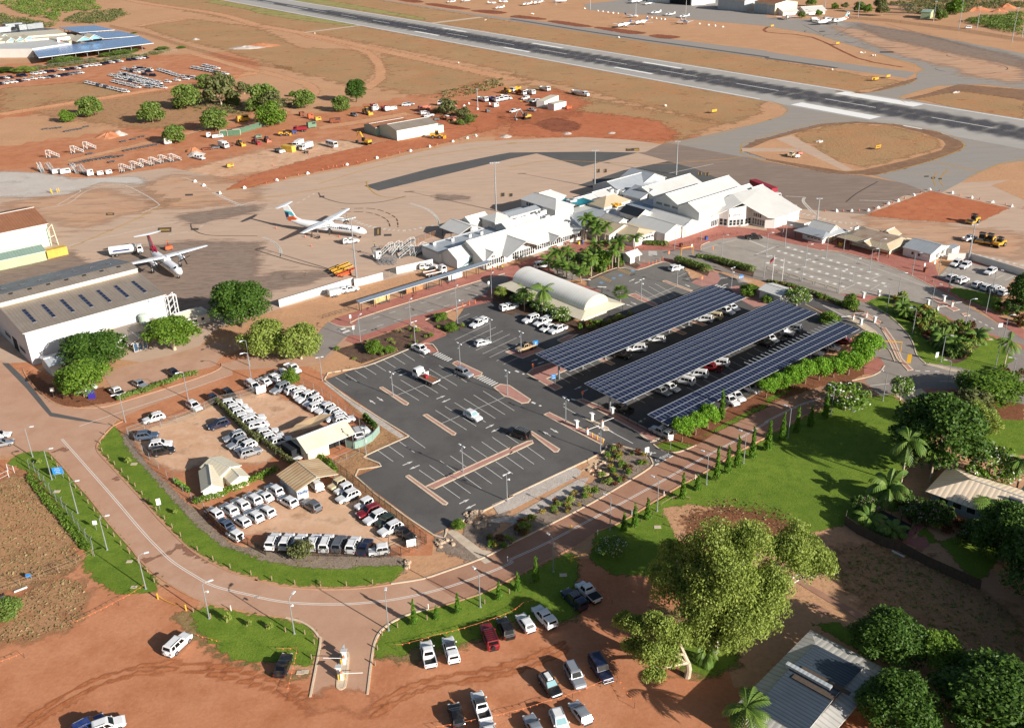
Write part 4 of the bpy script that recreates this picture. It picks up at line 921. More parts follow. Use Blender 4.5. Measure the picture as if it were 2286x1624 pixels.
row('Z silver 22 318,52 352,66; Z white 22 338,44 372,58; P white 22 397,40 372,34; P white 22 428,24 398,20; U red 22 460,11 426,4; P white 21 471,399 448,396; S black 31 -12,350 5,356; S white 31 -2,339 20,349; S black 31 11,336 34,345; T white 31 52,334 25,326; P silver 31 73,324 41,319','under the near edge of the middle solar roof','left','cars under the middle solar roof')
row('C white 22 353,159 312,140; S white 22 474,72 498,88; S white 22 489,64 510,78; S white 22 517,48 542,59; S white 31 98,372 112,376; Z white 31 126,360 157,366; Z red 31 181,351 154,346','under the front solar roof by the fence','left','cars under the front solar roof')
car('U',Bk,'22',1090,430,878,352,'black ute with a blue barrel in its tray under the solar roof corner')
row('S white 31 430,173 407,184; S white 31 450,177 426,190; S white 31 507,190 480,203','facing the far white boundary wall','left','white cars in the staff bays')
row('S white 31 398,214 424,206; P white 31 417,222 446,210; S white 31 454,230 480,221; S white 31 474,236 501,227; P white 31 492,242 522,230; S white 31 512,248 538,238','in the staff bays beside the small lawn','left','white cars in the staff bays')
car('P',W_,'03',1462,978,1662,788,'white four-wheel drive with white spare cover beside the left lawn')
car('S','blue','03',700,1640,850,1560,'dark blue car cut by the bottom edge of the view')
car('S',W_,'03',830,1640,1055,1560,'white SUV beside a blue car at the bottom edge')
car('Z',Bk,'13',212,1155,285,968,'black sedan beside the entry lane kerb')
car('U',W_,'13',1552,1078,1500,858,'white ute with open tray, left of two on the lawn edge')
car('C',W_,'13',1757,1042,1692,822,'white canopy ute with blue solar panel on its roof',rack=True)
car('B','red','13',2102,915,2030,728,'red four-wheel drive with black roof rack',rack=True)
car('S',Bk,'13',2252,835,2165,645,'black SUV with roof rack next to the red four-wheel drive',rack=True)
car('H',Bk,'13',1800,1595,1750,1410,'small black hatchback beside a white ute near the bottom edge')
car('U',W_,'13',2032,1552,1948,1305,'white ute with black cab rack near the bottom edge',rack=True)
car('S',W_,'13',2085,1720,2040,1585,'white car at the bottom edge below the white ute')
car('H',W_,'23',197,775,80,608,'white hatchback between a black SUV and a white canopy ute')
car('C',W_,'23',384,735,222,548,'white canopy ute beside the white hatchback on the lawn edge')
car('C',Nv,'23',655,572,478,402,'dark ute with pale roof rack on its canopy',rack='galv')
car('T',W_,'23',775,508,608,345,'white tray ute with black tray cover at the row end',cover=True)
car('S',Bk,'23',275,1128,430,1352,'black four-wheel drive with white roof box facing the rope line',pod=True,glass='sunshade_glass')
car('P',Si,'23',508,1042,640,1285,'silver people carrier facing the rope line')
car('B',Nv,'23',728,990,872,1215,'dark blue boxy four-wheel drive facing the rope line')
car('Z',Si,'23',265,1700,165,1515,'silver sedan at the bottom edge below the rope line')
car('S',W_,'23',395,1460,490,1680,'white SUV with sunshade behind its windscreen at the bottom edge',glass='sunshade_glass')
car('H',Si,'23',692,1578,553,1383,'silver hatchback, rightmost near the bottom edge')
car('C',W_,'11',770,530,917,508,'white canopy ute parked beside the white airliner')
car('C',W_,'11',748,962,917,928,'dusty white canopy ute hitched to a box trailer')
car('C',W_,'11',1450,752,1608,742,'white ute in the corner against the white wall')
car('U',W_,'31',1738,508,1847,480,'white ute beside the yellow rollers on the apron')
car('U','cream','30',192,1380,250,1338,'cream ute on the bare island beside the taxiway')
car('V',W_,'30',1810,242,1748,243,'white van parked by the far perimeter fence')
for e in(('C',W_,'00',1725,1380,1798,1395,'white ute parked by the pale sand heap'),('S','grey','10',835,1000,908,1020,'grey wagon parked left of the yellow loader'),('S',W_,'10',1300,922,1362,920,'white car parked on the open dirt above the green shed'),('S',Si,'10',1340,915,1388,912,'silver car just behind the white one on open dirt'),('T',W_,'10',1590,1015,1480,1020,'white tray truck behind the green shed'),('C',W_,'10',1450,1000,1540,985,'white van-bodied ute behind the green shed'),('U',W_,'20',65,965,0,985,'white ute in front of the grey-boomed excavator'),('U',Si,'20',228,972,150,960,'silver ute right of the grey-boomed excavator'),('C',W_,'20',180,850,90,875,'white service ute at the left of the works row'),('S','green','20',205,885,150,890,'dark green ute second in the works row'),('P',W_,'20',265,885,190,895,'white four-wheel drive third in the works row'),('U',W_,'20',300,905,245,915,'white ute fourth in the works row'),('S','blue','20',310,915,280,920,'blue car beside the white site hut'),('S',W_,'10',2210,855,2262,868,'white wagon at the end of the tipper row')):
 car(*e)
def far_proto(name,L,W,H,vanlike=False):
 mb=MB();h=L/2;w=W/2
 loft(mb,[(h,.4,.7,w*.8),(h-.3,.3,.9,w*.95),(.8,.28,1.0,w),(-h+.3,.3,1.0,w*.97),(-h,.4,.85,w*.88)])
 rr=cabin(mb,.95 if not vanlike else 1.9,.2 if not vanlike else 1.3,-h+.5,-h+.15,.98,H,w*.92,w*.78)
 for a,b,c,d in((1,0,0,1),(3,2,2,3),(0,3,3,0),(2,1,1,2)):
  A,B,C,D=rr[0][a],rr[0][b],rr[1][c],rr[1][d];n=(B-A).cross(D-A).normalized()*.03
  mb.face([A.lerp(B,.08).lerp(D,.12)+n,B.lerp(A,.08).lerp(C,.12)+n,C.lerp(D,.08)+n,D.lerp(C,.08)+n],1)
 for sx in(1,-1):
  for sy in(1,-1):mb.lathe([(.2,-.12),(.35,-.12),(.35,.12),(.2,.12)],c=(sx*L*.29,sy*(w-.1),.35),n=8,axis='Y',mi=2)
 o=mb.build(name,['pa_white','cgla','tyre'],smo=True);tag(o,'car','car');PROTOS.append(o);return o
FC=far_proto('stored_car',4.7,1.85,1.7);FT=far_proto('stored_car',4.9,1.85,1.85,True)
def far(x,y,ang,colr,label,group,pr=None,tl='00'):
 p=at(tl,x,y,.7);o=dup(pr or FC,(p.x,p.y,.02),ang,label=label,group=group,swap={'pa_white':'pa_'+colr}if colr!='white' else None);o.name='stored_car';return o
r1=[15,690,'b',55,685,'w',93,680,'b',175,668,'b',213,662,'b',298,650,'w',337,645,'w',378,638,'w',420,632,'b',465,628,'b',540,615,'w',593,612,'b',640,605,'b',683,600,'w',715,592,'b',743,585,'w',782,577,'w',827,575,'w',865,570,'w',910,562,'b',945,555,'b',983,548,'w',1018,544,'b',1058,539,'w',1140,527,'b',1183,522,'b',1220,514,'w',1254,510,'w',1285,507,'b']
r2=[0,738,'b',42,732,'w',85,724,'w',127,720,'w',172,712,'b',232,702,'w',297,692,'w',363,685,'w',415,682,'s',457,675,'b',497,670,'w',538,664,'b',580,658,'b',622,652,'s',668,645,'s',710,640,'w']
d_=at('00',710,640)-at('00',0,738);ra=atan2(d_.y,d_.x);cm=dict(w='white',b='navy',s='silver')
for arr,phr,g in((r1,'in the upper single line below the bushes','cars in the upper storage line'),(r2,'in the lower single line beside the dirt track','cars in the lower storage line')):
 for i in rg_(0,len(arr),3):
  c_=cm[arr[i+2]];far(arr[i],arr[i+1],ra-R(62),c_,'%s car, %s from the left %s'%(COLW[c_],ORD[i//3],phr),g)
da=at('00',1145,805)-at('00',1060,800);fa=atan2(da.y,da.x)
blk=[(775,728,1105,805,11,'stepped front line nearest the fence'),(990,662,1420,757,13,'first dense line of the packed block'),(1065,645,1385,722,9,'second dense line of the packed block'),(1040,685,1440,772,11,'third dense line of the packed block'),(1120,660,1400,732,8,'upper inner line of the packed block'),(1010,718,1210,766,7,'short lower line of the packed block'),(1235,730,1310,765,3,'lower right stub of the packed block'),(1410,617,1560,662,7,'right-hand line above the car carrier'),(1710,597,1985,650,11,'far right line by the track'),(1810,580,1910,600,5,'short line behind the far right line'),(1590,672,1740,690,5,'line just left of the round tree'),(1478,718,1640,692,3,'ragged line beside the car carrier'),(1105,608,1205,634,4,'upper cluster on bare ground'),(1195,598,1320,616,4,'back of the upper cluster'),(1235,622,1310,628,3,'middle of the upper cluster'),(1275,655,1345,664,2,'pair below the upper cluster')]
for x0,y0,x1,y1,n_,phr in blk:
 for i in rg_(n_):
  t=i/max(1,n_-1);c_='white' if random.random()<.9 else random.choice(['silver','navy','slate'])
  if 'upper cluster' in phr:c_=random.choice(['white','navy','navy','white','silver'])
  far(x0+(x1-x0)*t,y0+(y1-y0)*t,fa+R(ru(-3,3)),c_,'%s vehicle, %s from the left in the %s'%(COLW[c_],ORD[i],phr),'vehicles in the packed storage block',random.choice([FC,FC,FT]))
def rigid(name,label,tl,xt,yt,xn,yn,body='box',L=7.5,W=2.4,cabc='pa_white',bodyc='wmet',hood=False,group=None,H=3.0):
 loc,rz,_=place2(tl,xt,yt,xn,yn,1.2);t=thg(name,label,'truck',loc,rz,group);h=L/2;w=W/2
 mb=MB();x1=h;cl=1.7
 if hood:loft(mb,[(h,.6,1.4,w*.6),(h-.3,.5,1.7,w*.75),(h-1.7,.5,1.85,w*.85)]);x1=h-1.6;cl=2.2
 loft(mb,[(x1,.55,1.5,w*.9),(x1-.1,.5,1.7,w*.97),(x1-cl,.5,1.7,w)])
 rr=cabin(mb,x1-.04,x1-.3,x1-cl+.1,x1-cl,1.68,2.6,w*.97,w*.9);cab=kid(mb,'cab',cabc,t,smo=True)
 pane(cab,'windscreen',[rr[0][1],rr[0][0],rr[1][0],rr[1][1]],(.06,.06,.02),.02);pane(cab,'side_window',[rr[0][0],rr[0][3],rr[1][3],rr[1][0]],(.12,.06,.05),.02);pane(cab,'side_window',[rr[0][2],rr[0][1],rr[1][1],rr[1][2]],(.12,.06,.05),.02)
 bx_('chassis','mgry',t,(-.3,0,.75),(L-1.2,W*.5,.22))
 xb0,xb1=x1-cl-.2,-h;xm=(xb0+xb1)/2;ln=xb0-xb1;mb=MB()
 if body=='box':mb.box((xm,0,.95+(H-.95)/2),(ln,W,H-.95));kid(mb,'cargo_box',bodyc,t)
 elif body=='tip':
  mb.box((xm,0,1.05),(ln,W,.1))
  for sy in(-1,1):mb.box((xm,sy*(w-.05),1.55),(ln,.1,1.0))
  mb.box((xb1+.05,0,1.5),(.1,W-.2,.9));mb.box((xb0-.05,0,1.8),(.1,W-.2,1.5));mb.box((xb0+.5,0,2.6),(1.1,W-.2,.08));kid(mb,'tipping_tray',bodyc,t)
 elif body=='tray':
  mb.box((xm,0,1.0),(ln,W,.12),mi=1)
  for sy in(-1,1):mb.box((xm,sy*(w-.02),1.14),(ln,.05,.26))
  mb.box((xb1+.02,0,1.14),(.05,W-.1,.26));mb.box((xb0-.06,0,1.55),(.08,W-.1,1.0));kid(mb,'tray',[bodyc,'brown_ply'],t)
 elif body=='tank':
  prof=[(.5,-ln/2),(w*.98,-ln/2+.15),(w*.98,ln/2-.15),(.5,ln/2)];mb.lathe(prof,c=(xm,0,1.95),n=16,axis='X');mb.box((xm,0,2.95),(ln*.8,.8,.15));tk=kid(mb,'tank',bodyc,t,smo=True)
  for sy in(-1,1):
   bx_('blue_stripe','pa_blue',tk,(xm-.4,sy*(w*.98+.005),1.95),(ln*.62,.03,.5))
 for x in(h-.95,-h+1.0,-h+2.2):
  for sy in(-1,1):whl(t,x,sy*(w-.15),.48,.3)
 bx_('bumper','mgry' if not hood else 'chrome',t,(h+.02,0,.55),(.12,W*.9,.3))
 return t
t=rigid('flatbed_truck','white crew-cab flatbed truck with brown tray in the car park','12',1625,172,1392,62,'tray',7.2,2.3)
bx_('red_toolbox','rpnt',t,(-.2,.2,1.45),(.9,.8,.7));q=MB();q.box((.35,-.6,1.6),(.08,.9,1.1));q.box((.1,0,2.1),(.06,2.1,.06));kid(q,'headboard_rack','wmet',t)
rigid('service_truck','white crew-cab tray truck parked by the mural wall','11',1478,812,1692,765,'tray',6.8,2.2)
rigid('fuel_tanker','white fuel tanker with a blue stripe beside the red-tailed aeroplane','01',955,630,1265,590,'tank',10.0,2.6)
rigid('box_truck','left white box truck beside the yellow container','10',440,1245,320,1300,'box',6.5,2.3);rigid('box_truck','white box truck nearest the viewer beside the yellow container','10',525,1270,375,1318,'box',6.8,2.3)
for i,(a,l)in en_(((('10',1740,910,1608,908),'white tip truck behind a rusty orange roller'),(('10',1950,860,2060,885),'leftmost tip truck of the works row'),(('10',2062,865,2145,885),'second tip truck of the works row'),(('10',2140,850,2178,880),'rusty tip truck third in the works row'),(('10',2175,845,2215,870),'white truck fourth in the works row'),(('20',98,770,0,800),'yellow and white asphalt truck behind the tippers'),(('20',50,805,142,825),'brown tip truck beside the asphalt truck'),(('20',145,800,215,820),'white tip truck right of the brown one'),(('20',258,770,355,790),'white tip truck standing alone on the dirt'))):
 rigid('tip_truck',l,*a,'tip',7.6,2.5,bodyc=['wmet','wmet','pa_blue','rusty','wmet','ambr','rusty','wmet','wmet'][i],group='tip trucks on the works site')
rigid('road_train','white bonneted truck with long tipping trailer near the runway','20',530,800,715,840,'tip',13.5,2.5,hood=True,bodyc='wmet')
rigid('sweeper_truck','white sweeper truck beside the containers','00',1920,1265,2020,1295,'box',6.0,2.3)
rigid('curtain_truck','white bonneted truck with red curtain-sided trailer behind arrivals','31',-190,20,200,180,'box',17,2.6,hood=True,bodyc='rpnt',H=4.0)
rigid('tip_truck','red tip truck with raised tray beside the round tree','10',1010,910,1090,960,'tip',7,2.4,bodyc='rpnt');rigid('tip_truck','second red tip truck beside the round tree','10',1105,935,1190,975,'tip',7,2.4,bodyc='rpnt')
rigid('old_truck','faded red truck with raised tray behind the shed','10',1540,945,1440,960,'tip',6.5,2.3,bodyc='salmon_paint',cabc='pa_salmon');rigid('old_truck','dark red tip truck beside the green containers','10',445,1135,350,1140,'tip',6.5,2.3,bodyc='rpnt',cabc='pa_red')
rigid('catering_truck','white tanker truck beside the far airliner','30',380,178,470,172,'tank',7,2.4)
loc,rz,_=place2('10',625,1255,728,1285,1.2);t=thg('minibus','white minibus on the pale dirt left of the excavator','bus',loc,rz);mb=MB()
loft(mb,[(3.5,.4,1.3,.9),(3.4,.35,1.35,1.02),(-3.4,.35,1.35,1.05),(-3.5,.4,1.3,.95)]);rr=cabin(mb,3.42,3.05,-3.3,-3.45,1.33,2.65,1.02,.95);kid(mb,'body','pa_white',t,smo=True)
pane(t,'windscreen',[rr[0][1],rr[0][0],rr[1][0],rr[1][1]],(.06,.1,.02),.02);pane(t,'side_window',[rr[0][0],rr[0][3],rr[1][3],rr[1][0]],(.04,.12,.08),.02,split=(.2,.4,.6,.8));pane(t,'side_window',[rr[0][2],rr[0][1],rr[1][1],rr[1][2]],(.04,.12,.08),.02,split=(.2,.4,.6,.8))
for sx in(2.2,-2.0):
 for sy in(1,-1):whl(t,sx,sy*.92,.4,.26)
loc,rz,_=place2('11',635,990,762,962,1.0);t=thg('box_trailer','white box trailer hitched behind the dusty ute','trailer',loc,rz);bx_('box','wmet',t,(0,0,1.25),(3.2,1.9,1.6))
mb=MB();mb.tube((1.6,.6,.5),(2.6,0,.5),.05);mb.tube((1.6,-.6,.5),(2.6,0,.5),.05);kid(mb,'drawbar','mgry',t)
for x in(.2,-.6):
 for sy in(1,-1):whl(t,x,sy*.95,.34,.22)
def excavator(label,tl,xt,yt,xn,yn,colr,boomc):
 loc,rz,_=place2(tl,xt,yt,xn,yn,1.0);t=thg('excavator',label,'excavator',loc,rz)
 for sy in(-1,1):
  mb=MB();mb.lathe([(.3,-.3),(.45,-.3),(.45,.3),(.3,.3)],c=(1.6,sy*1.2,.45),n=10,axis='Y');mb.lathe([(.3,-.3),(.45,-.3),(.45,.3),(.3,.3)],c=(-1.6,sy*1.2,.45),n=10,axis='Y');mb.box((0,sy*1.2,.45),(3.3,.6,.86));kid(mb,'track','tyre',t)
 mb=MB();mb.box((-.6,0,1.6),(3.4,2.5,.95),taper=.94);mb.box((0,0,.95),(1.4,1.4,.4));kid(mb,'house',colr,t)
 mb=MB();mb.box((.75,.75,2.35),(1.5,.95,1.5),taper=.88);cb=kid(mb,'cab','bpla',t);bx_('windscreen','cgla',cb,(1.46,.75,2.45),(.05,.8,.95))
 P=[V3((1.1,-.1,1.7)),V3((3.2,-.1,5.0)),V3((5.0,-.1,4.6))];mb=MB();mb.tube(P[0],P[1],.3,6,r1=.36);mb.tube(P[1],P[2],.36,6,r1=.25);mb.tube((1.3,-.5,1.5),(2.6,-.5,3.5),.1);kid(mb,'boom',boomc,t)
 tb_('stick',boomc,t,(4.5,-.1,5.2),(6.1,-.1,1.5),.22,6,r1=.16)
 bx_('bucket','mgry',t,(5.75,-.1,.7),(1.0,1.3,.9),tilt=.5,taper=.7)
excavator('orange excavator with raised boom beside the green shed','10',1030,1260,930,1245,'ambr','ambr')
excavator('yellow excavator with a grey boom beside the dug hole','20',205,1020,80,1040,'ambr','galv')
def loader(label,tl,xt,yt,xn,yn,colr,bucket=True,s=1.0):
 loc,rz,_=place2(tl,xt,yt,xn,yn,1.2);t=thg('wheel_loader',label,'loader',loc,rz);t.scale=(s,s,s)
 mb=MB();mb.box((-1.8,0,1.7),(2.6,1.9,1.2),taper=.9);mb.box((1.2,0,1.2),(2.4,1.2,.8));kid(mb,'body',colr,t)
 mb=MB();mb.box((0,0,2.5),(1.5,1.5,1.6),taper=.88);cb=kid(mb,'cab','bpla',t);bx_('cab_roof',colr,cb,(0,0,3.36),(1.6,1.6,.12))
 for x in(1.5,-1.7):
  for sy in(-1,1):whl(t,x,sy*1.15,.8,.6)
 if bucket:
  mb=MB()
  for sy in(-1,1):mb.tube((1.2,sy*.5,1.8),(3.1,sy*.5,.7),.16)
  kid(mb,'lift_arm',colr,t);bx_('bucket',colr,t,(3.5,0,.65),(1.0,2.8,1.1),taper=.8)
loader('yellow wheel loader in front of the green shed','10',1540,1195,1665,1195,'ambr')
loader('yellow loader left of the red tip trucks','10',930,970,1040,1000,'ambr');loader('yellow grader behind the row of tip trucks','10',2245,810,2175,800,'ambr')
loader('orange backhoe beside the green containers','10',75,1200,140,1245,'salmon_paint',s=.8);loader('red tractor left of the orange backhoe','00',2210,1235,2290,1255,'rpnt',s=.75);loader('old yellow tractor right of the sweeper truck','00',2075,1245,2155,1270,'ambr',s=.8);loader('yellow loader second in the old machinery line','10',205,1175,310,1170,'ambr',s=.8)
def roller(label,tl,xt,yt,xn,yn,colr,tyred=False,s=1.0):
 loc,rz,_=place2(tl,xt,yt,xn,yn,1.0);t=thg('road_roller',label,'roller',loc,rz);t.scale=(s,s,s)
 bx_('body',colr,t,(-1.1,0,1.35),(2.4,1.8,1.0),taper=.92);mb=MB()
 if tyred:
  for sy in(-.75,-.25,.25,.75):whl(t,1.5,sy,.55,.4)
  mb.box((1.2,0,1.3),(1.8,1.9,.7));kid(mb,'front_body',colr,t)
 else:
  mb.lathe([(.3,-1.05),(.75,-1.05),(.75,1.05),(.3,1.05)],c=(1.6,0,.75),n=18,axis='Y');kid(mb,'drum','mgry',t);mb=MB()
  for sy in(-1,1):mb.box((1.2,sy*1.15,.85),(2.0,.12,.5))
  mb.box((2.5,0,.85),(.15,2.4,.45));kid(mb,'drum_frame',colr,t)
 for sy in(-1,1):whl(t,-1.4,sy*.85,.72,.5)
 mb=MB()
 for x in(-.6,.5):
  for sy in(-.7,.7):mb.tube((x,sy,1.5),(x,sy,2.9),.05)
 mb.box((-.05,0,2.95),(1.6,1.7,.12));mb.box((-.05,0,1.9),(1.2,1.5,.9));kid(mb,'canopy_cab','bpla',t)
roller('yellow drum roller working alone on the red fill','31',1875,325,1775,355,'ambr')
roller('first yellow roller from the left parked on the apron','31',1920,485,1870,525,'ambr');roller('second yellow roller from the left parked on the apron','31',2000,495,1935,535,'ambr');roller('yellow multi-tyred roller, rightmost parked on the apron','31',2095,530,2010,560,'ambr',True)
roller('orange rusty roller in front of the white tip truck','10',1785,940,1680,960,'salmon_paint',True,1.2)
for i,(x,y)in en_(((290,1365),(265,1390))):
 p=at('30',x,y);t=thg('site_plant',['orange mixer beside the cream ute on the taxiway island','white trailer beside the cream ute on the taxiway island'][i],'trailer',p,.4);mb=MB();mb.box((0,0,.9),(2.2,1.4,.8),taper=.8);mb.tube((1.1,0,.5),(2.2,0,.5),.06);kid(mb,'body',['salmon_paint','wmet'][i],t);whl(t,0,.8,.32,.2);whl(t,0,-.8,.32,.2)
# ================================================================== BUILDINGS
for r_ in '''rwht d0cec9 c8c6c0 .9 .25 .45 .1 .1 .05
rcol b4b8bb a9aeb2 .9 .3 .4 .25 .12 .07
rbei c2b296 baa78a .9 .3 .55 .1 .14 .06
rhng 968a7d 8b7e71 .8 .3 .5 .2 .25 .07
rhgo 8b8e92 7a726c .8 .4 .5 .3 .45 .12
roof_barrel f0ede6 e6e1d6 .9 .5 .5 .1 .12 .04
roof_brown 9a6a4c 8c5e44 .9 .3 .6 .1 .2 .08
roof_green 8fa596 859b8c .9 .3 .55 .15 .2 .07
roof_rusty c9b08c b28a62 .8 .6 .65 .1 .45 .14
rcrm d6cdb6 cec3aa .9 .25 .55 .1 .12 .05
rgro c0bcb4 a8a49c .85 .5 .6 .15 .4 .12
roof_slate 4c5763 444e5a .6 .7 .5 .3 .3 .2
roof_house f0dcc2 e8d0b2 .9 .45 .6 .1 .2 .12
roof_dark 2b2e34 26282e .9 .3 .5 .2 .1 .05
rwlk 8d99a6 95a1ae .9 .2 .4 .35 .1 .05
roof_rusty_flat a59484 8c6f58 1.2 .2 .7 .1 .45 .1
wwht d6d4cf cecbc5 .5 .15 .6 0 .12 .03
wall_hangar c4c6c8 babcc0 .5 .15 .6 0 .12 .03
wall_green c3d2bf b9cab6 .5 .3 .6 .05 .12 .05
wall_teal 94a89c 8a9e92 .5 .3 .6 .05 .15 .05
wcrm ddd2b8 d4c8ac .5 .1 .7 0 .15 .03
shed_green a5b48e 9aab85 .5 .3 .6 .05 .15 .05
wall_grey b3b8bb a9aeb2 .6 .3 .5 .1 .15 .06
wall_house aebcc2 a2b2ba .3 .2 .7 0 .1 .05'''.split('\n'):q_=r_.split();roof_mat(q_[0],'#'+q_[1],'#'+q_[2],*map(float,q_[3:]))
plains('''wtri d2d0ca .5 0 .05
beige_panel d9c7aa .6 0 .06
dark_opening 1c1e1e .9 0 .2
teal_shade 1f6a78 .8 0 .12 1.5
dpst 2b3530 .6 0 .1
post_rail 8d9096 .4 .3 .05
swh2 d4d6d6 .4 .2 .06''')
plains('''yellow_container c9a64a .6 0 .15 .6 0 8a6a40 .3
gcon 4d7058 .6 0 .2 .6 0 6a4a34 .4
rusty_top 7a4c38 .85 0 .25
blue_gable 6fa8c8 .6 0 .1
swht eceae6 .5 0 .03
sign_red c01c26 .5 0 .05
ldrk 3a4048 .5 0 .05
letter_blue 2a5a98 .5 0 .05
ac_white cfd0ce .5 .1 .08
shade_cloth c8aa84 .9 0 .12''')
plains('''timber 8f7a62 .9 0 .25 2
dtim 55493f .9 0 .25 2
pool_dark 22262e .5 0 .2
green_cloth 7f998c .9 0 .15
stone b49c84 .9 0 .25 1.2''')
def sailmural(name):
 m,nt,b=base_mat(name,.6);v=wpos(nt,(.5,.5,.8));n1=noise(nt,v,.5,4);c=mix(nt,ramp(nt,n1,.4,.6),srgb('#a9d3dc'),srgb('#c9e2e6'));nt.links.new(c,b.inputs['Base Color'])
sailmural('mural_blue')
def solar(name,c1,line,cw,ch,lw):
 m,nt,b=base_mat(name,.22,.1,.5);uv=_n(nt,'ShaderNodeUVMap');uv.uv_map='UVMap'
 br=_n(nt,'ShaderNodeTexBrick');br.offset=0;br.inputs['Scale'].default_value=1;br.inputs['Mortar Size'].default_value=lw;br.inputs['Brick Width'].default_value=cw;br.inputs['Row Height'].default_value=ch;br.inputs['Mortar Smooth'].default_value=.1
 c=srgb(c1);br.inputs['Color1'].default_value=c;br.inputs['Color2'].default_value=tuple(q*1.35 for q in c[:3])+(1,);br.inputs['Mortar'].default_value=srgb(line);br.inputs['Bias'].default_value=-.2
 nt.links.new(uv.outputs[0],br.inputs['Vector']);nt.links.new(br.outputs['Color'],b.inputs['Base Color'])
 return m
solar('sdrk','#1a2038','#8c919c',1.06,1.75,.05);solar('solar_far','#5b77a6','#6b86b0',4.0,2.2,.03)
TH=R(39.5);T0=V3((-15.3,266.4,0));UA=V3((cos(TH),sin(TH),0));VB=V3((-sin(TH),cos(TH),0))
def TP(a,b,z=0.0):return T0+UA*a+VB*b+V3((0,0,z))
class Bld:
 def __init__(s,name,label,cat='building',fr=None,group=None):
  s.fr=fr or(T0,TH);o,t=s.fr;s.u=V3((cos(t),sin(t),0));s.v=V3((-sin(t),cos(t),0));s.o=V3(o);s.o.z=0
  s.root=thg(name,label,cat,(0,0,0),0,group)
 def p(s,a,b,z=0.0):return s.o+s.u*a+s.v*b+V3((0,0,z))
 def gable(s,a0,a1,b0,b1,ze,zr,axis='a',hip=(0,0),over=.35,wall='wwht',roof='rwht',rf=.5,zb=0.0,walls=True,wname='wall',rname='roof',th=.14,fascia=None):
  P=s.p
  if axis=='b':Q=lambda x,y,z:P(y,x,z);x0,x1,y0,y1=b0,b1,a0,a1;U=s.v
  else:Q=P;x0,x1,y0,y1=a0,a1,b0,b1;U=s.u
  yr=y0+(y1-y0)*rf;sl0=(zr-ze)/max(.1,yr-y0);sl1=(zr-ze)/max(.1,y1-yr)
  if walls:
   mb=MB();c=[Q(x0,y0,0),Q(x1,y0,0),Q(x1,y1,0),Q(x0,y1,0)]
   if axis=='b':c.reverse()
   for i in rg_(4):
    p,q=c[i],c[(i+1)%4];L=(q-p).length
    mb.face([(p.x,p.y,zb),(q.x,q.y,zb),(q.x,q.y,ze),(p.x,p.y,ze)],0,[(0,0),(L,0),(L,ze),(0,ze)])
   for k,x in en_((x0,x1)):
    if hip[k]==0:mb.face([Q(x,y0,ze),Q(x,y1,ze),Q(x,yr,zr)],0,[(0,0),(y1-y0,0),(yr-y0,zr-ze)])
   kid(mb,wname,wall,s.root)
  e0=x0-over;e1=x1+over;r0=x0+hip[0]if hip[0]else e0;r1=x1-hip[1]if hip[1]else e1
  f0,f1=y0-over,y1+over;zf0,zf1=ze-sl0*over,ze-sl1*over;up=.1
  mb=MB();z=lambda v_:v_+up
  mb.slab([Q(e0,f0,z(zf0)),Q(e1,f0,z(zf0)),Q(r1,yr,z(zr)),Q(r0,yr,z(zr))],th,U,mu=1)
  mb.slab([Q(e1,f1,z(zf1)),Q(e0,f1,z(zf1)),Q(r0,yr,z(zr)),Q(r1,yr,z(zr))],th,U,mu=1)
  W_=(s.u if axis=='b' else s.v)
  if hip[0]:mb.slab([Q(e0,f0,z(zf0)),Q(e0,f1,z(zf1)),Q(r0,yr,z(zr))],th,W_,mu=1)
  if hip[1]:mb.slab([Q(e1,f0,z(zf0)),Q(e1,f1,z(zf1)),Q(r1,yr,z(zr))],th,W_,mu=1)
  mb.tube(Q(r0,yr,z(zr)+.02),Q(r1,yr,z(zr)+.02),.12,5,mi=1)
  return kid(mb,rname,[roof,fascia or 'wtri'],s.root)
 def flat(s,a0,a1,b0,b1,z,wall='wwht',roof='rcol',par=.0,z2=None,zb=0.0,rname='roof',over=0.0,axis='a'):
  mb=MB();z2=z if z2 is None else z2
  c=[s.p(a0,b0),s.p(a1,b0),s.p(a1,b1),s.p(a0,b1)];zz=[z,z,z2,z2]
  for i in rg_(4):
   j=(i+1)%4;p,q=c[i],c[j];L=(q-p).length
   mb.face([(p.x,p.y,zb),(q.x,q.y,zb),(q.x,q.y,zz[j]+par),(p.x,p.y,zz[i]+par)],0,[(0,0),(L,0),(L,zz[j]),(0,zz[i])])
  kid(mb,'wall',wall,s.root);mb=MB();o_=over
  mb.slab([s.p(a0-o_,b0-o_,z+.05),s.p(a1+o_,b0-o_,z+.05),s.p(a1+o_,b1+o_,z2+.05),s.p(a0-o_,b1+o_,z2+.05)],.12,s.u if axis=='a' else s.v,mu=1)
  if par:kerb('x',[s.p(a0,b0),s.p(a1,b0),s.p(a1,b1),s.p(a0,b1)],None,.2,z+par,closed=True,z0=z-.3,obj=mb)
  return kid(mb,rname,[roof,'wtri'],s.root)
 def poly(s,pts_,th=.15,roof='rwht',u=None,name='roof',world=False):
  mb=MB();mb.slab([q if world else s.p(*q)for q in pts_],th,u or s.u,mu=1);return kid(mb,name,[roof,'wtri'],s.root)
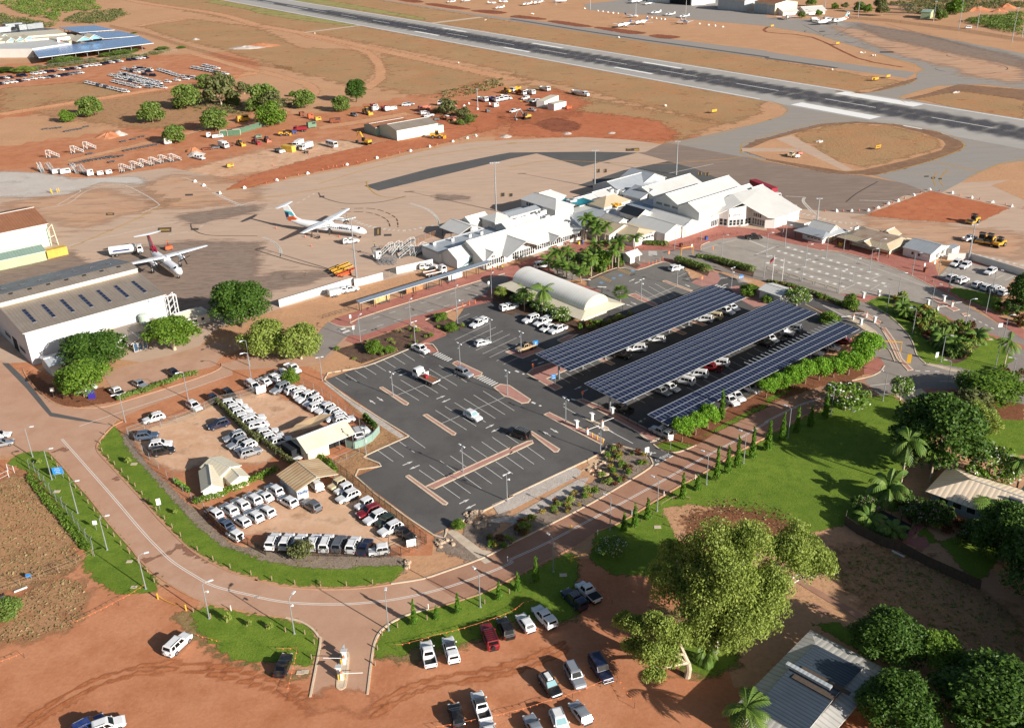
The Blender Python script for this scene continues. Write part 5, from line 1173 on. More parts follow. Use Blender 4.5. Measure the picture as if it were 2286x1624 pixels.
 def wall(s,pts_,z0,z1,mat='wwht',name='wall'):
  """wall run through plan points; z1 one height or one per point"""
  mb=MB();zs=z1 if hasattr(z1,'__len__')else[z1]*len(pts_)
  for i in rg_(len(pts_)-1):
   p,q=s.p(*pts_[i]),s.p(*pts_[i+1]);n=(q-p).cross(V3((0,0,1))).normalized()*.2;L=(q-p).length
   F=lambda a,z:(a.x,a.y,z)
   A,B,C,D=F(p,z0),F(q,z0),F(q,zs[i+1]),F(p,zs[i]);A2,B2,C2,D2=F(p-n,z0),F(q-n,z0),F(q-n,zs[i+1]),F(p-n,zs[i])
   uv=[(0,0),(L,0),(L,zs[i+1]),(0,zs[i])]
   mb.face([A,B,C,D],0,uv);mb.face([B2,A2,D2,C2],0,uv);mb.face([D,C,C2,D2]);mb.face([A2,A,D,D2]);mb.face([B,B2,C2,C])
  return kid(mb,name,mat,s.root)
 def win(s,p0,p1,z0,z1,n,fill=.72,mat='wgla',frame='wtri',off=.05,cross=0,name='window'):
  """n framed windows along the wall p0->p1 (outside on the right of that direction)"""
  a,b=s.p(*p0),s.p(*p1);d=(b-a)/n;L=d.length;x=d.normalized();nn=x.cross(V3((0,0,1)))
  for i in rg_(n):
   c=a+d*(i+.5);hw=L*fill/2;mb=MB()
   q=lambda t,z,o:c+x*t+nn*o+V3((0,0,z))
   f=.09
   mb.face([q(-hw,z0,off),q(hw,z0,off),q(hw,z1,off),q(-hw,z1,off)],0)
   for t0,t1,y0,y1 in((-hw-f,hw+f,z0-f,z0),(-hw-f,hw+f,z1,z1+f),(-hw-f,-hw,z0,z1),(hw,hw+f,z0,z1)):
    mb.face([q(t0,y0,off+.04),q(t1,y0,off+.04),q(t1,y1,off+.04),q(t0,y1,off+.04)],1)
   for k in rg_(cross):y=z0+(z1-z0)*(k+1)/(cross+1);mb.face([q(-hw,y-.04,off+.03),q(hw,y-.04,off+.03),q(hw,y+.04,off+.03),q(-hw,y+.04,off+.03)],1)
   kid(mb,name,[mat,frame],s.root)
 def box(s,name,a,b,z,d,mat,tilt=0,**k):
  mb=MB();mb.box(s.p(a,b,z),d,s.fr[1],**k);return kid(mb,name,mat,s.root)
 def posts(s,L,z,r=.09,mat='dpst'):
  for a,b in L:
   tb_('post',mat,s.root,s.p(a,b,0),s.p(a,b,z),r,6)
 def ac(s,a,b,z,sz=(1.0,.5,.9),mat='ac_white'):
  mb=MB();mb.box(s.p(a,b,z+sz[2]/2),sz,s.fr[1]);u_=kid(mb,'air_conditioner',mat,s.root);lt_('fan_grille','bpla',u_,[(.1,0),(min(sz[2],sz[0])*.36,0),(min(sz[2],sz[0])*.36,.04),(.1,.05)],c=s.p(a,b,z+sz[2]),n=10)
D=Bld('departures_terminal','long white airport building with DEPARTURES sign and blue whale mural')
D.gable(0,7.6,0,7.6,3.2,5.2);D.flat(-1,25,7.6,16.2,3.3,par=.35)
D.gable(5.6,45.3,-5.4,6.2,3.0,6.9,rf=.64,over=.5)
D.flat(30,46,6.2,14.5,3.9)
D.gable(12.4,26.2,-8.4,0,2.9,5.9,'b',over=.25,walls=False);D.wall([(13.2,-5.6),(19.3,-5.6),(25.4,-5.6)],0,[3,5.6,3])
D.gable(6.2,11.6,-6.0,-2.5,2.9,4.6,'b',over=.3);D.gable(31.4,35.2,-7.6,-2.5,2.9,4.2,'b',over=.3,walls=False);D.gable(41.4,45.4,-7.2,-2.5,2.9,4.3,'b',over=.3,walls=False)
D.win((6.4,-6.0),(11.5,-6.0),1.0,2.6,6);D.win((11.8,-5.42),(19,-5.62),.4,2.5,8,cross=1);D.win((19.2,-5.62),(25.2,-5.62),.4,2.5,7,cross=1);D.win((25.6,-5.4),(45.0,-5.4),1.0,2.6,22)
D.win((8,-6.02),(9.4,-6.02),3.1,3.8,2)
mb=MB();mb.face([D.p(.3,-.05,.3),D.p(7.2,-.05,.3),D.p(7.2,-.05,3.1),D.p(.3,-.05,3.1)]);mu_=kid(mb,'mural','mural_blue',D.root)
mb=MB();wh=[(1.2,.5),(2.0,.75),(3.2,1.2),(4.6,1.9),(5.6,2.5),(6.6,2.95),(6.9,2.6),(6.5,1.9),(5.6,1.2),(4.6,.9),(3.4,.75),(2.2,.55)]
mb.face([D.p(x,-.09,z)for x,z in wh]);kid(mb,'whale_picture','mgry',mu_)
mb=MB();mb.box(D.p(19.6,-5.75,3.35),(7.6,.1,.9),TH);sg=kid(mb,'sign_board','swht',D.root);text_mesh('lettering','DEPARTURES','ldrk',.8,D.root,frame_on(D.p(16.2,-5.82,3.3),D.p(23,-5.82,3.3),off=.02))
D.gable(14.6,23.8,18.0,28.0,3.0,4.6,'b',over=.3,walls=False);D.posts([(15,18.4),(23.4,18.4),(15,27.6),(23.4,27.6),(15,23),(23.4,23)],3.1)
D.gable(27.8,35.4,16.4,23.4,4.4,5.8,hip=(3.4,3.4));D.gable(23.4,31,23.6,28.2,3.6,4.9);D.gable(24.8,38,5.6,12.4,4.6,6.4);D.flat(34,48.5,16.2,19.2,4.7,z2=5.3)
D.gable(48,56,9.8,27,5.6,7.4,'b',hip=(4,2));D.gable(53.8,62,20.2,28,5.4,7.0,hip=(0,3));D.flat(38,48,19.2,26,3.2)
D.win((48,24.5),(48,20.5),4.0,5.1,3)
for a,b,z,sz in((2.4,14.6,3.35,(1,.6,1)),(8.6,13.6,3.35,(1,.6,1)),(14.8,12.9,3.35,(1,.6,1)),(19,12.4,3.35,(1,.6,1)),(38,9,4,(2.8,2.4,2)),(36.5,12,4,(2,1.6,1.4)),(41,11.5,4,(2.2,1.8,1.5)),(44.5,12.5,4,(2.6,1.5,1.6)),(42.8,8.6,4,(1.8,1.6,1.2)),(60,15,3.3,(3,2.4,2.2)),(62.5,15.5,3.3,(1.8,1.5,1.6))):D.ac(a,b,z,sz)
M_=Bld('link_terminal','cluster of beige and white low roofs behind the palms between the two halls')
M_.flat(45.5,80,-6,8.6,3.0,roof='rcol');M_.flat(56,80,8.6,22,2.9,roof='rwht')
M_.gable(47.8,60.2,-15,-3.5,3.0,4.8,'b',roof='rbei');M_.gable(51.2,61,-22.3,-12,3.0,4.4,'b',hip=(2.5,0),roof='rbei');M_.gable(61,70.2,-26.2,-11,3.1,4.9,'b');M_.gable(68.6,76.6,-26.8,-11,3.6,5.2,'b',over=.3)
M_.gable(55,58.8,-12,-4.4,4.7,5.6,'b',roof='rgro',zb=3);M_.gable(64,70.4,-11.8,-4,4.6,6.2,'b',roof='roof_dark',zb=3);M_.flat(70.4,79.5,-11,0,3.9,z2=4.3,roof='rwlk')
M_.gable(65,77.4,4.4,12.4,3.9,6.0,hip=(5,4),roof='rbei');M_.gable(62,72,13,20,3.4,4.8,roof='rwht');M_.gable(72,84,13,21,3.6,5.0)
M_.win((62,-26.22),(69.8,-26.22),.5,2.6,9,mat='beige_panel');M_.win((69.2,-26.82),(76.2,-26.82),.5,2.8,8,mat='beige_panel');M_.win((55,-22.32),(60,-22.32),1.6,2.2,4);M_.win((48.5,-15.02),(51,-15.02),1,2.2,2)
for k,(a0,a1,b0,b1)in en_(((56.5,62,14,22),(58,65,8.6,14.5))):
 mb=MB();n=6
 G_=[[M_.p(a0+(a1-a0)*i/n,b0+(b1-b0)*j/n,4.6-1.1*sin(pi*i/n)*sin(pi*j/n)+(.5 if k else 0))for j in rg_(n+1)]for i in rg_(n+1)]
 for i in rg_(n):
  for j in rg_(n):mb.face([G_[i][j],G_[i+1][j],G_[i+1][j+1],G_[i][j+1]])
 kid(mb,'shade_sail','teal_shade',M_.root,weld=True)
for a,b,z,sz in((79,15,3.2,(1.6,1.4,2)),(80.5,13.5,3.2,(1.4,1.2,1.8)),(82,12,3.2,(2.2,1.5,1.6)),(83,9,3.2,(2.4,2,1.7)),(83,6,3.2,(2,2,1.6)),(66,2,3,(5,.6,.5)),(73,3,3,(7,.7,.5))):M_.ac(a,b,z,sz)
mb=MB()
for k in rg_(14):mb.lathe([(.2,-.35),(.5,-.2),(.5,.2),(.2,.35)],c=M_.p(70.5+ru(-1.6,1.6),3.6+ru(-.8,.8),3.5+ru(0,.7)),n=7)
kid(mb,'bundled_tarpaulin','ambr',M_.root)
H=Bld('arrivals_terminal','tall white gabled airport hall with ARRIVALS sign over its glazed corner')
H.gable(76.8,108.3,-17.8,-6.8,7.0,9.5,over=.5);H.gable(76.3,107,-26.7,-17.8,6.7,8.8,over=.45)
H.poly([(94.2,-25.6,8.7),(92.0,-31.2,7.3),(94.0,-39.9,4.1),(96.4,-41.6,3.6),(110.4,-41.6,3.6),(110.4,-26,8.4)]);H.poly([(92.0,-31.2,7.35),(94.2,-25.6,8.75),(91.2,-24.6,7.9),(82.2,-27.2,3.9)],u=H.v)
H.wall([(110,-26),(110,-41),(96.8,-41),(94.9,-38.6),(94.9,-33.2)][::-1],0,[6.3,4.2,3.6,3.6,8.0]);H.wall([(86.2,-26.7),(87.4,-29.8),(91.9,-32.6),(94.9,-33.2)],0,[5.2,6.0,6.8,6.3])
H.win((94.95,-33.6),(94.95,-38.4),.5,2.4,5,cross=1);H.win((94.95,-33.8),(94.95,-37),3.0,4.2,4);H.win((87.6,-29.9),(91.8,-32.55),.5,2.3,4,cross=1);H.win((86.3,-27),(87.3,-29.6),.5,2.6,2,cross=1);H.win((92.1,-32.7),(94.7,-33.2),.5,2.4,2,cross=1);H.win((82.5,-26.74),(85.9,-26.74),.5,2.4,4)
for b0 in(-8.2,-11.6,-15.0):H.win((76.78,b0),(76.78,b0-2.4),5.5,6.2,5)
a_,b_=H.p(87.7,-30.05,3.9),H.p(91.7,-32.55,3.9);mb=MB();x_=(b_-a_).normalized();n_=x_.cross(V3((0,0,1)));mb.box((a_+b_)/2+n_*.15,((b_-a_).length,.15,1.0),atan2(x_.y,x_.x));kid(mb,'sign_board','swht',H.root);text_mesh('lettering','ARRIVALS','ldrk',.75,H.root,frame_on(a_,b_,off=.26))
H.gable(104.6,110.2,-27.4,-23.4,7.2,8.6,zb=4,over=.3,fascia='wtri');H.win((110.22,-26.6),(110.22,-24.2),5.2,7.2,3)
H.gable(81.5,100,12,26.5,3.9,6.4,roof='rcol',over=.3);H.gable(84,108.8,-2,12,4.2,6.8,roof='rwht',over=.3);H.gable(94,106,14,25,4.4,6.9,'b',roof='rcol');H.gable(80,92,2,10,4.3,6.2,'b',roof='rcol');H.flat(77,109,-6.8,-2,4.4,z2=4.9,roof='rcol');H.flat(110,114,-37,-22,3.2,z2=3.6)
def bwall(label,s_,h=2.1,mat='wwht',name='boundary_wall',th=.2):
 P=pts(s_);mb=MB()
 kerb('w',P,None,th,h,obj=mb,z0=0);kerb('c',P,None,th+.08,h+.06,obj=mb,z0=h)
 o=mb.build(name,mat);tag(o,label,'wall');return o
bwall('long white rendered wall between apron and drop-off yard','11 54,276 218,226 220,230 234,228 282,215');bwall('white rendered wall joined to the mural building','11 312,203 392,185');bwall('white wall between arrivals and the small kiosk','31 44,98 82,105 99,100',1.9);bwall('long white wall behind the staff bays','31 398,172 448,172 567,208 600,217',2.0)
Wk=Bld('covered_walkway','long thin grey walkway roof on dark posts along the drop-off kerb','walkway')
Wk.poly([(-38.4,-8.1,2.75),(6.7,-8.1,2.75),(6.7,-6.2,2.95),(-38.4,-6.2,2.95)],.12,'rwlk')
for k in rg_(11):Wk.posts([(-37.8+k*4.4,-6.6)],2.8,.1);Wk.posts([(-37.8+k*4.4,-7.7)],2.7,.07)
pic=plain('mural_brown','#a8784e',.7,var=.5,vs=.9);plain('mural_mixed','#b9a06c',.7,var=.5,vs=.8)
for a0,a1,mt in((-33,-28,'mural_mixed'),(-22.5,-17,'mural_brown'),(-8,-3.2,'swht')):
 bx_('picture_panel',mt,Wk.root,Wk.p((a0+a1)/2,-6.45,1.2),(a1-a0,.08,1.5),TH)
Bt=Bld('curved_roof_building','cream barrel-vaulted building with wide verandah roofs beside the palms')
def barrel(b0,b1,a0,a1,z0,rise,n=14):
 mb=MB();am=(a0+a1)/2;hw=(a1-a0)/2;arc=[(am-hw*cos(pi*i/n),z0+rise*sin(pi*i/n))for i in rg_(n+1)]
 K=22;L=b1-b0
 for k in rg_(K):
  for i in rg_(n):
   q=[(arc[i][0],b0+L*k/K,arc[i][1]),(arc[i+1][0],b0+L*k/K,arc[i+1][1]),(arc[i+1][0],b0+L*(k+1)/K,arc[i+1][1]),(arc[i][0],b0+L*(k+1)/K,arc[i][1])]
   mb.face([Bt.p(*c)for c in q],0,[(L*k/K,i*.8),(L*k/K,i*.8+.8),(L*(k+1)/K,i*.8+.8),(L*(k+1)/K,i*.8)])
 kid(mb,'barrel_roof','roof_barrel',Bt.root,smo=True,weld=True)
 for b in(b0,b1):mb=MB();mb.face([Bt.p(a,b,z)for a,z in arc]+[Bt.p(a1,b,z0-.4),Bt.p(a0,b,z0-.4)]);kid(mb,'end_wall','rcrm',Bt.root)
barrel(-52.8,-24.5,.6,9.2,3.1,3.0)
Bt.poly([(-3.2,-55.6,2.4),(.8,-53,3.15),(.8,-24.4,3.15),(-3.2,-22.6,2.4)],.1,'rcrm',Bt.v);Bt.poly([(12.6,-55.6,2.4),(9,-53,3.15),(9,-24.4,3.15),(12.6,-22.6,2.4)],.1,'rcrm',Bt.v);Bt.poly([(-3.2,-55.6,2.4),(12.6,-55.6,2.4),(9,-53,3.15),(.8,-53,3.15)],.1,'rcrm');Bt.poly([(-3.2,-22.6,2.4),(12.6,-22.6,2.4),(9,-24.4,3.15),(.8,-24.4,3.15)],.1,'rcrm')
Bt.wall([(.8,-24.6),(.8,-52.6),(9,-52.6),(9,-24.6),(.8,-24.6)],0,3.1,'wcrm');Bt.win((1.5,-52.62),(8.5,-52.62),.6,2.2,5)
Bt.posts([(-2.9,-55.2+k*5.3)for k in rg_(7)]+[(12.2,-55.2+k*5.3)for k in rg_(7)]+[(2,-55.3),(7,-55.3)],2.4,.06)
K1=Bld('ticket_kiosk','small white kiosk with flared hipped roof, leftmost of the three plaza buildings');K1.poly([(92.9,-50.6,2.6),(92.9,-61.2,2.6),(97.5,-59.5,3.6),(97.5,-53.5,3.6)],.1,'rcol',K1.v);K1.poly([(105,-51,2.6),(105,-63,2.6),(102,-60.5,3.6),(102,-53.5,3.6)],.1,'rcol',K1.v);K1.poly([(92.9,-61.2,2.6),(105,-63,2.6),(102,-60.5,3.6),(97.5,-59.5,3.6)],.1,'rcol');K1.poly([(92.9,-50.6,2.6),(105,-51,2.6),(102,-53.5,3.6),(97.5,-53.5,3.6)],.1,'rcol')
K1.gable(97.4,102.2,-60.6,-53.2,3.6,5.0,'b',roof='rwht',wall='wcrm');K1.flat(94.8,103,-60,-53,2.7);K1.poly([(93.2,-53.6,2.0),(93.2,-61.2,2.0),(94.9,-61.2,2.4),(94.9,-53.6,2.4)],.08,'rcol',K1.v);K1.win((94.78,-54.5),(94.78,-59.5),1.0,1.9,4);K1.posts([(93.4,-51.2),(104.4,-52),(104.4,-62.2),(98,-61.5)],2.6)
K2=Bld('plaza_cafe','low hipped building with rusty flat roof top, middle of the three plaza buildings')
for q in([(97.4,-63,2.5),(97.2,-81,2.5),(99.3,-78.5,3.6),(99.5,-66.5,3.6)],[(112,-63,2.5),(112,-80,2.5),(108,-78.3,3.6),(108,-66.8,3.6)],[(97.4,-63,2.5),(112,-63,2.5),(108,-66.8,3.6),(99.5,-66.5,3.6)],[(97.2,-81,2.5),(112,-80,2.5),(108,-78.3,3.6),(99.3,-78.5,3.6)]):K2.poly(q,.12,'rbei',K2.v if abs(q[0][0]-q[1][0])<2 else None)
K2.poly([(99.4,-66.5,3.62),(99.3,-78.5,3.62),(108,-78.3,3.62),(108,-66.8,3.62)],.12,'roof_rusty_flat',K2.v);K2.wall([(100.5,-79),(100.5,-66),(109.5,-66),(109.5,-79),(100.5,-79)][::-1],0,2.7,'wcrm');K2.gable(96.9,100,-74.5,-71,2.7,3.5,roof='rbei',walls=False);K2.gable(109,113,-75,-70.5,2.8,4.0,roof='rbei',walls=False);K2.posts([(97.7,-80.5),(97.7,-63.5),(97.7,-68),(97.7,-77),(111.4,-79.5)],2.5);K2.ac(104,-65,3.6);K2.ac(106,-64.6,3.4)
K3=Bld('works_office','plain white gabled building, rightmost of the three plaza buildings');K3.gable(103,113.2,-90.4,-82,2.6,4.0,'b',over=.3,roof='rcol');K3.win((102.98,-84),(102.98,-88),1.1,1.9,2,fill=.35);K3.ac(107,-90.8,.8);K3.ac(110,-90.8,1.2);K3.flat(112.5,117,-92,-89.5,2.1)
bx_('notice','swht',K3.root,K3.p(102.94,-88.9,1.75),(.06,1.6,.6),TH)
Sh=Bld('white_car_park_hut','white skillion-roofed hut at the top end of the solar roofs');Sh.gable(45.5,51.5,-80,-73.6,2.6,3.3,'b',roof='rwht',over=.4)
Sp=Bld('parking_pay_shelter','small white open gabled shelter beside the palms');Sp.gable(39.4,44,-32,-28.6,2.2,3.1,roof='rwht',over=.3,walls=False);Sp.wall([(39.6,-28.8),(39.6,-31.8),(41.6,-31.8)],0,2.3);Sp.wall([(43.8,-28.8),(39.6,-28.8)],0,2.3);Sp.posts([(43.7,-31.7)],2.3,.12,'wtri')
def solar_roof(label,a0,a1,b0,b1,z,nposts):
 S=Bld('solar_carport',label,'solar carport',group='solar roofs over the car park');ln=a1-a0
 mb=MB();mb.slab([S.p(a0,b0,z-.12),S.p(a1,b0,z-.12),S.p(a1,b1,z+.12),S.p(a0,b1,z+.12)],.08,S.u,mu=1);kid(mb,'solar_panels',['sdrk','swh2'],S.root)
 nb=max(2,int(round((b1-b0)/1.75)))
 for k in rg_(nb+1):
  b=b0+(b1-b0)*k/nb;zz=z-.12+.24*k/nb;bx_('rail','post_rail',S.root,S.p((a0+a1)/2,b,zz+.02),(ln,.04,.06),TH)
 for k in rg_(nposts):
  a=a0+1.5+(ln-3)*k/(nposts-1);bm=b0+(b1-b0)*.45
  mb=MB();mb.box(S.p(a,bm,z/2-.2),(.35,.35,z-.4),TH);pst=kid(mb,'post','galv',S.root);bx_('cross_beam','galv',pst,S.p(a,(b0+b1)/2,z-.35),(.25,(b1-b0)*.92,.32),TH)
 return S
solar_roof('large solar panel carport nearest the curved-roof building',-27.5,34.8,-77.2,-66,4.5,9);solar_roof('large solar panel carport in the middle of the three',-29.5,39,-95.3,-84,4.5,10)
S3=solar_roof('narrow solar panel carport next to the clipped tree row',-29.3,38.5,-107.4,-102,4.3,10)
for k in rg_(24):S3.box('bare_rail',4+k*1.48,-101.2,4.38,(.14,1.8,.1),'swh2')
hf=(at('01',212,1325,8.7),R(40.4));Hg=Bld('white_hangar','large white corrugated hangar with skylit stepped roof',fr=hf)
wz=lambda b:8.7+(10.0-8.7)*b/16.9 if b<16.9 else 11.1+(11.7-11.1)*(b-16.9)/4.3
Hg.poly([(-.5,-.6,8.7),(34.6,-.6,8.7),(34.6,16.9,10.05),(-.5,16.9,10.05)],.15,'rhng');Hg.poly([(-.5,16.9,11.1),(34.6,16.9,11.1),(34.6,21.2,11.75),(-.5,21.2,11.75)],.15,'rhng');Hg.poly([(-.5,21.2,11.75),(34.6,21.2,11.75),(34.6,37.5,8.7),(-.5,37.5,8.7)],.15,'rhgo');Hg.wall([(-.3,16.9),(34.4,16.9)],9.9,11.0,'beige_panel','clerestory')
mb=MB()
for p_,q_ in(((0,0),(34.1,0)),((34.1,37),(0,37))):
 A,B=Hg.p(*p_),Hg.p(*q_);mb.face([(A.x,A.y,0),(B.x,B.y,0),(B.x,B.y,8.6),(A.x,A.y,8.6)],0,[(0,0),(34,0),(34,8.6),(0,8.6)])
for a in(0,34.1):
 prof=[(0,0),(37,0),(37,8.6),(21.2,11.6),(16.9,11.0),(16.9,9.95),(0,8.6)];mb.face([Hg.p(a,b,z)for b,z in prof],0,[(b,z)for b,z in prof])
kid(mb,'wall','wall_hangar',Hg.root)
for k in rg_(7):
 a=3.2+k*4.55;mb=MB();mb.slab([Hg.p(a,3.6,wz(3.6)+.12),Hg.p(a+.9,3.6,wz(3.6)+.12),Hg.p(a+.9,12.2,wz(12.2)+.12),Hg.p(a,12.2,wz(12.2)+.12)],.05,Hg.u);kid(mb,'skylight','sdrk',Hg.root)
 zk=lambda b:11.75-(11.75-8.7)*(b-21.2)/16.3
 mb=MB();mb.slab([Hg.p(a,28,zk(28)+.12),Hg.p(a+1.1,28,zk(28)+.12),Hg.p(a+1.1,29.4,zk(29.4)+.12),Hg.p(a,29.4,zk(29.4)+.12)],.05,Hg.u);kid(mb,'roof_light','blue_glass',Hg.root)
 Hg.box('ridge_vent',a+.3,20.2,11.7,(.9,.5,.25),'dark_opening')
for a,z in((5.5,5.6),(14.5,5.9),(23.5,6.2),(18,3.4)):Hg.box('translucent_panel',a+1.6,-.03,z,(3.8,.06,.7),'beige_panel')
for b0 in(4,16,26):Hg.win((-.03,b0+4.5),(-.03,b0),1.6,2.6,1,fill=.95,frame='wwht')
Hg.box('side_door',-.05,12,1.6,(.12,3.4,3.2),'dark_opening');Hg.box('downpipe',8.5,-.1,2.2,(.12,.12,4.4),'wtri')
mb=MB()
for bb in(-1.5,.6):
 for aa in(34.4,36.6):mb.tube(Hg.p(aa,bb,0),Hg.p(aa,bb,8.4),.16,6)
 for k in rg_(5):mb.tube(Hg.p(34.4,bb,k*1.7),Hg.p(36.6,bb,k*1.7+1.6),.08,5)
mb.tube(Hg.p(30,-1,8.3),Hg.p(36.6,-1,8.3),.14,6);kid(mb,'door_gantry','swh2',Hg.root)
An=Bld('hangar_annex','long low lean-to with beige roof along the front of the white hangar',fr=hf);An.flat(13,30,-5.2,-.4,3.0,z2=3.4,roof='rhng',over=.3);An.win((14,-5.22),(29,-5.22),1.2,2.0,6,fill=.5)
An2=Bld('hangar_annex','small shed under the trees at the left corner of the white hangar',fr=hf);An2.gable(1.5,9,-9.5,-2.8,2.5,3.3,roof='rcol',over=.3)
An3=Bld('apron_hut','cream gabled hut between the hangar and the big round tree',fr=hf);An3.gable(35,43,-5.4,-.2,2.6,3.7,roof='rcrm',hip=(0,2.0));An3.win((36,-5.42),(42,-5.42),1.1,1.9,3,fill=.4)
Ep=Bld('entrance_porch','small glazed gabled porch in front of the hangar annex',fr=hf);Ep.gable(20.5,24.6,-10.2,-5.4,2.5,3.4,'b',roof='rhng',walls=False,over=.25);Ep.posts([(20.7,-10),(24.4,-10),(20.7,-7.5),(24.4,-7.5)],2.6,.08);Ep.win((20.8,-10.0),(24.3,-10.0),.2,2.2,3,mat='blue_glass')
mb=MB();mb.lathe([(1.2,0),(1.25,.1),(1.25,2.2),(.9,2.5),(.2,2.6)],c=Hg.p(27.5,-1.6,3.2),n=16);o=mb.build('water_tank','wall_green');tag(o,'round pale water tank behind the hangar annex roof','tank')
gf=(at('01',-200,690),R(39));Gh=Bld('green_hangar','pale green hangar with brown roof at the left edge',fr=(at('01',455,560)-V3((cos(R(39)),sin(R(39)),0))*30,R(39)));Gh.gable(0,30,0,24,7.4,9.6,roof='roof_brown',wall='wall_green',over=.5,rf=.55)
mb=MB();P0=at('01',515,555);P1=at('01',455,565)
for a,b in((P0,P0+V3((-1.2,1.2,6.6))),(P1,P1+V3((.8,-.8,6.2))),(P0+V3((-.9,.9,3)),P1+V3((.4,-.4,3))),(P0+V3((-1.2,1.2,6.5)),P1+V3((.8,-.8,6.2)))):mb.tube(a,b,.14,6)
kid(mb,'door_gantry','wcrm',Gh.root)
Gs=Bld('green_shed','long low green shed beside the yellow container',fr=(at('01',415,690)-V3((cos(R(38)),sin(R(38)),0))*24,R(38)));Gs.gable(0,24,0,8.5,3.0,4.0,roof='roof_green',wall='shed_green',over=.3)
def container(label,s0,s1,mat,L=6.1,group=None,z0=0.0,top=None):
 a,b=at(*s0),at(*s1);d=(b-a).normalized();c=(a+b)/2+V3((-d.y,d.x,0))*1.22;mb=MB();rz=atan2(d.y,d.x);t=thg('shipping_container',label,'container',c,rz,group)
 mb.box((0,0,1.3),(L,2.44,2.5));bd=kid(mb,'body',mat,t);mb=MB()
 for k in rg_(22):
  for sy in(-1,1):mb.box((-L/2+.2+(L-.4)*k/21,sy*1.24,1.3),(.12,.05,2.3))
 kid(mb,'corrugation',mat,t);q=MB()
 for sx in(-1,1):
  for sy in(-1,1):q.box((sx*(L/2-.06),sy*1.17,1.3),(.16,.16,2.62))
 q.box((0,0,2.57),(L-.3,2.3,.05));kid(q,'corner_frame',top or mat,t);return t
container('yellow shipping container at the end of the green shed',('01',430,680),('01',600,640),'yellow_container');container('yellow shipping container beside the white box trucks',('10',230,1330),('10',335,1345),'yellow_container')
for k,x in en_((1975,2040)):container(['pale-roofed green container, leftmost of the row','pale-roofed green container, second from the left of the row'][k],('00',x,1200-k*4),('00',x+45,1196-k*4),'gcon',group='green containers on the dirt',top='rcrm')
for k in rg_(8):container('rusty-topped green container, %s in the row under the tree'%ORD[k],('00',2095+k*46,1178-k*14),('00',2140+k*46,1170-k*14),'gcon',group='green containers on the dirt',top='rusty_top')
Ws=Bld('workshop_shed','pale green gabled workshop shed beside the yellow loader',fr=(at('10',1255,1240),R(36.8)));Ws.gable(0,21.8,0,15.2,4.5,6.1,roof='rhng',wall='wall_green',over=.25);Ws.gable(-2,16,15.2,26,3.6,4.6,roof='roof_brown',wall='wall_teal',over=.25);Ws.flat(22,25,0,8,3.3,wall='wall_green');Ws.box('sliding_door',8,-.05,2,(3.8,.08,3.8),'wall_green');Ws.box('sliding_door',12,-.05,2,(3.8,.08,3.8),'wall_green')
for k,(x0,y0,x1,y1)in en_(((305,950,430,895),(390,975,497,950))):
 a,b=at('20',x0,y0),at('20',x1,y1);d=(b-a);fr=(a,atan2(d.y,d.x));Hu=Bld('site_hut',['white site hut behind the parked utes','white site hut nearest the viewer at the works row'][k],fr=fr);Hu.flat(0,d.length,0,4.5,3.2,roof='rcrm')
Of=Bld('rental_office','cream-roofed rental office with an open verandah side');Of.gable(-86.3,-75.7,-65.3,-58.9,2.5,4.1,roof='rcrm',wall='wcrm',over=.25,walls=False);Of.wall([(-81.5,-65.3),(-86.2,-65.3),(-86.2,-59),(-75.8,-59),(-75.8,-62)][::-1],0,2.6,'wcrm');mb=MB();mb.face([Of.p(-86.2,-65.3,2.5),Of.p(-86.2,-58.9,2.5),Of.p(-86.2,-62.1,4.0)]);kid(mb,'gable_wall','wall_grey',Of.root);Of.posts([(-79,-65.1),(-75.9,-65.1)],2.6,.1,'galv');Of.box('counter',-79,-63,.9,(4,.5,.9),'swht');Of.wall([(-81.4,-63.6),(-76,-63.6)],0,2.6,'dark_opening','inner_wall')
mb=MB();G_=[Of.p(-80,-58.6,3.2),Of.p(-75.4,-57,3.4),Of.p(-77,-54.6,3.0),Of.p(-82.5,-54,2.4),Of.p(-85.6,-56.5,2.7)];c_=sum(G_,V3())/5-V3((0,0,.5))
for i in rg_(5):mb.face([c_,G_[i],G_[(i+1)%5]])
o=mb.build('shade_sail','shade_cloth');tag(o,'sand-coloured shade sail behind the cream rental office','shade sail')
Cs=Bld('open_car_shed','open car shed with rusty ribbed roof and blue lettering','shed');Cs.gable(-94.5,-86.2,-76.3,-69.2,2.6,3.7,'b',roof='roof_rusty',over=.25,walls=False,fascia='rcrm');Cs.box('side_container',-93.3,-72.8,1.25,(2.3,6.4,2.5),'wall_grey');Cs.posts([(-86.5,-76),(-86.5,-72.5),(-86.5,-69.5),(-90.4,-69.4)],2.7,.09,'galv')
text_mesh('lettering','Thrifty','letter_blue',.75,Cs.root,frame_on(Cs.p(-94.3,-76.05,1.6),Cs.p(-92.3,-76.05,1.6),off=.05))
def hut(label,A,B,dep,ze,zr,roof,wall,tl='02'):
 a,b=at(tl,*A),at(tl,*B);d=b-a;Hh=Bld('small_hut',label,fr=(a,atan2(d.y,d.x)));Hh.gable(0,d.length,0,dep,ze,zr,'b',roof=roof,wall=wall,over=.3);return Hh
hut('white hut with stained roof, left of three in the rental yard',(1800,1200),(1972,1165),7.0,2.1,3.0,'rcrm','wwht');hut('cream hut behind the white one in the rental yard',(1955,1080),(2125,985),5.5,2.3,3.1,'rcrm','wcrm');hut('small cream hut, right of three in the rental yard',(2050,1120),(2195,1065),3.6,1.9,2.6,'rcrm','wcrm')
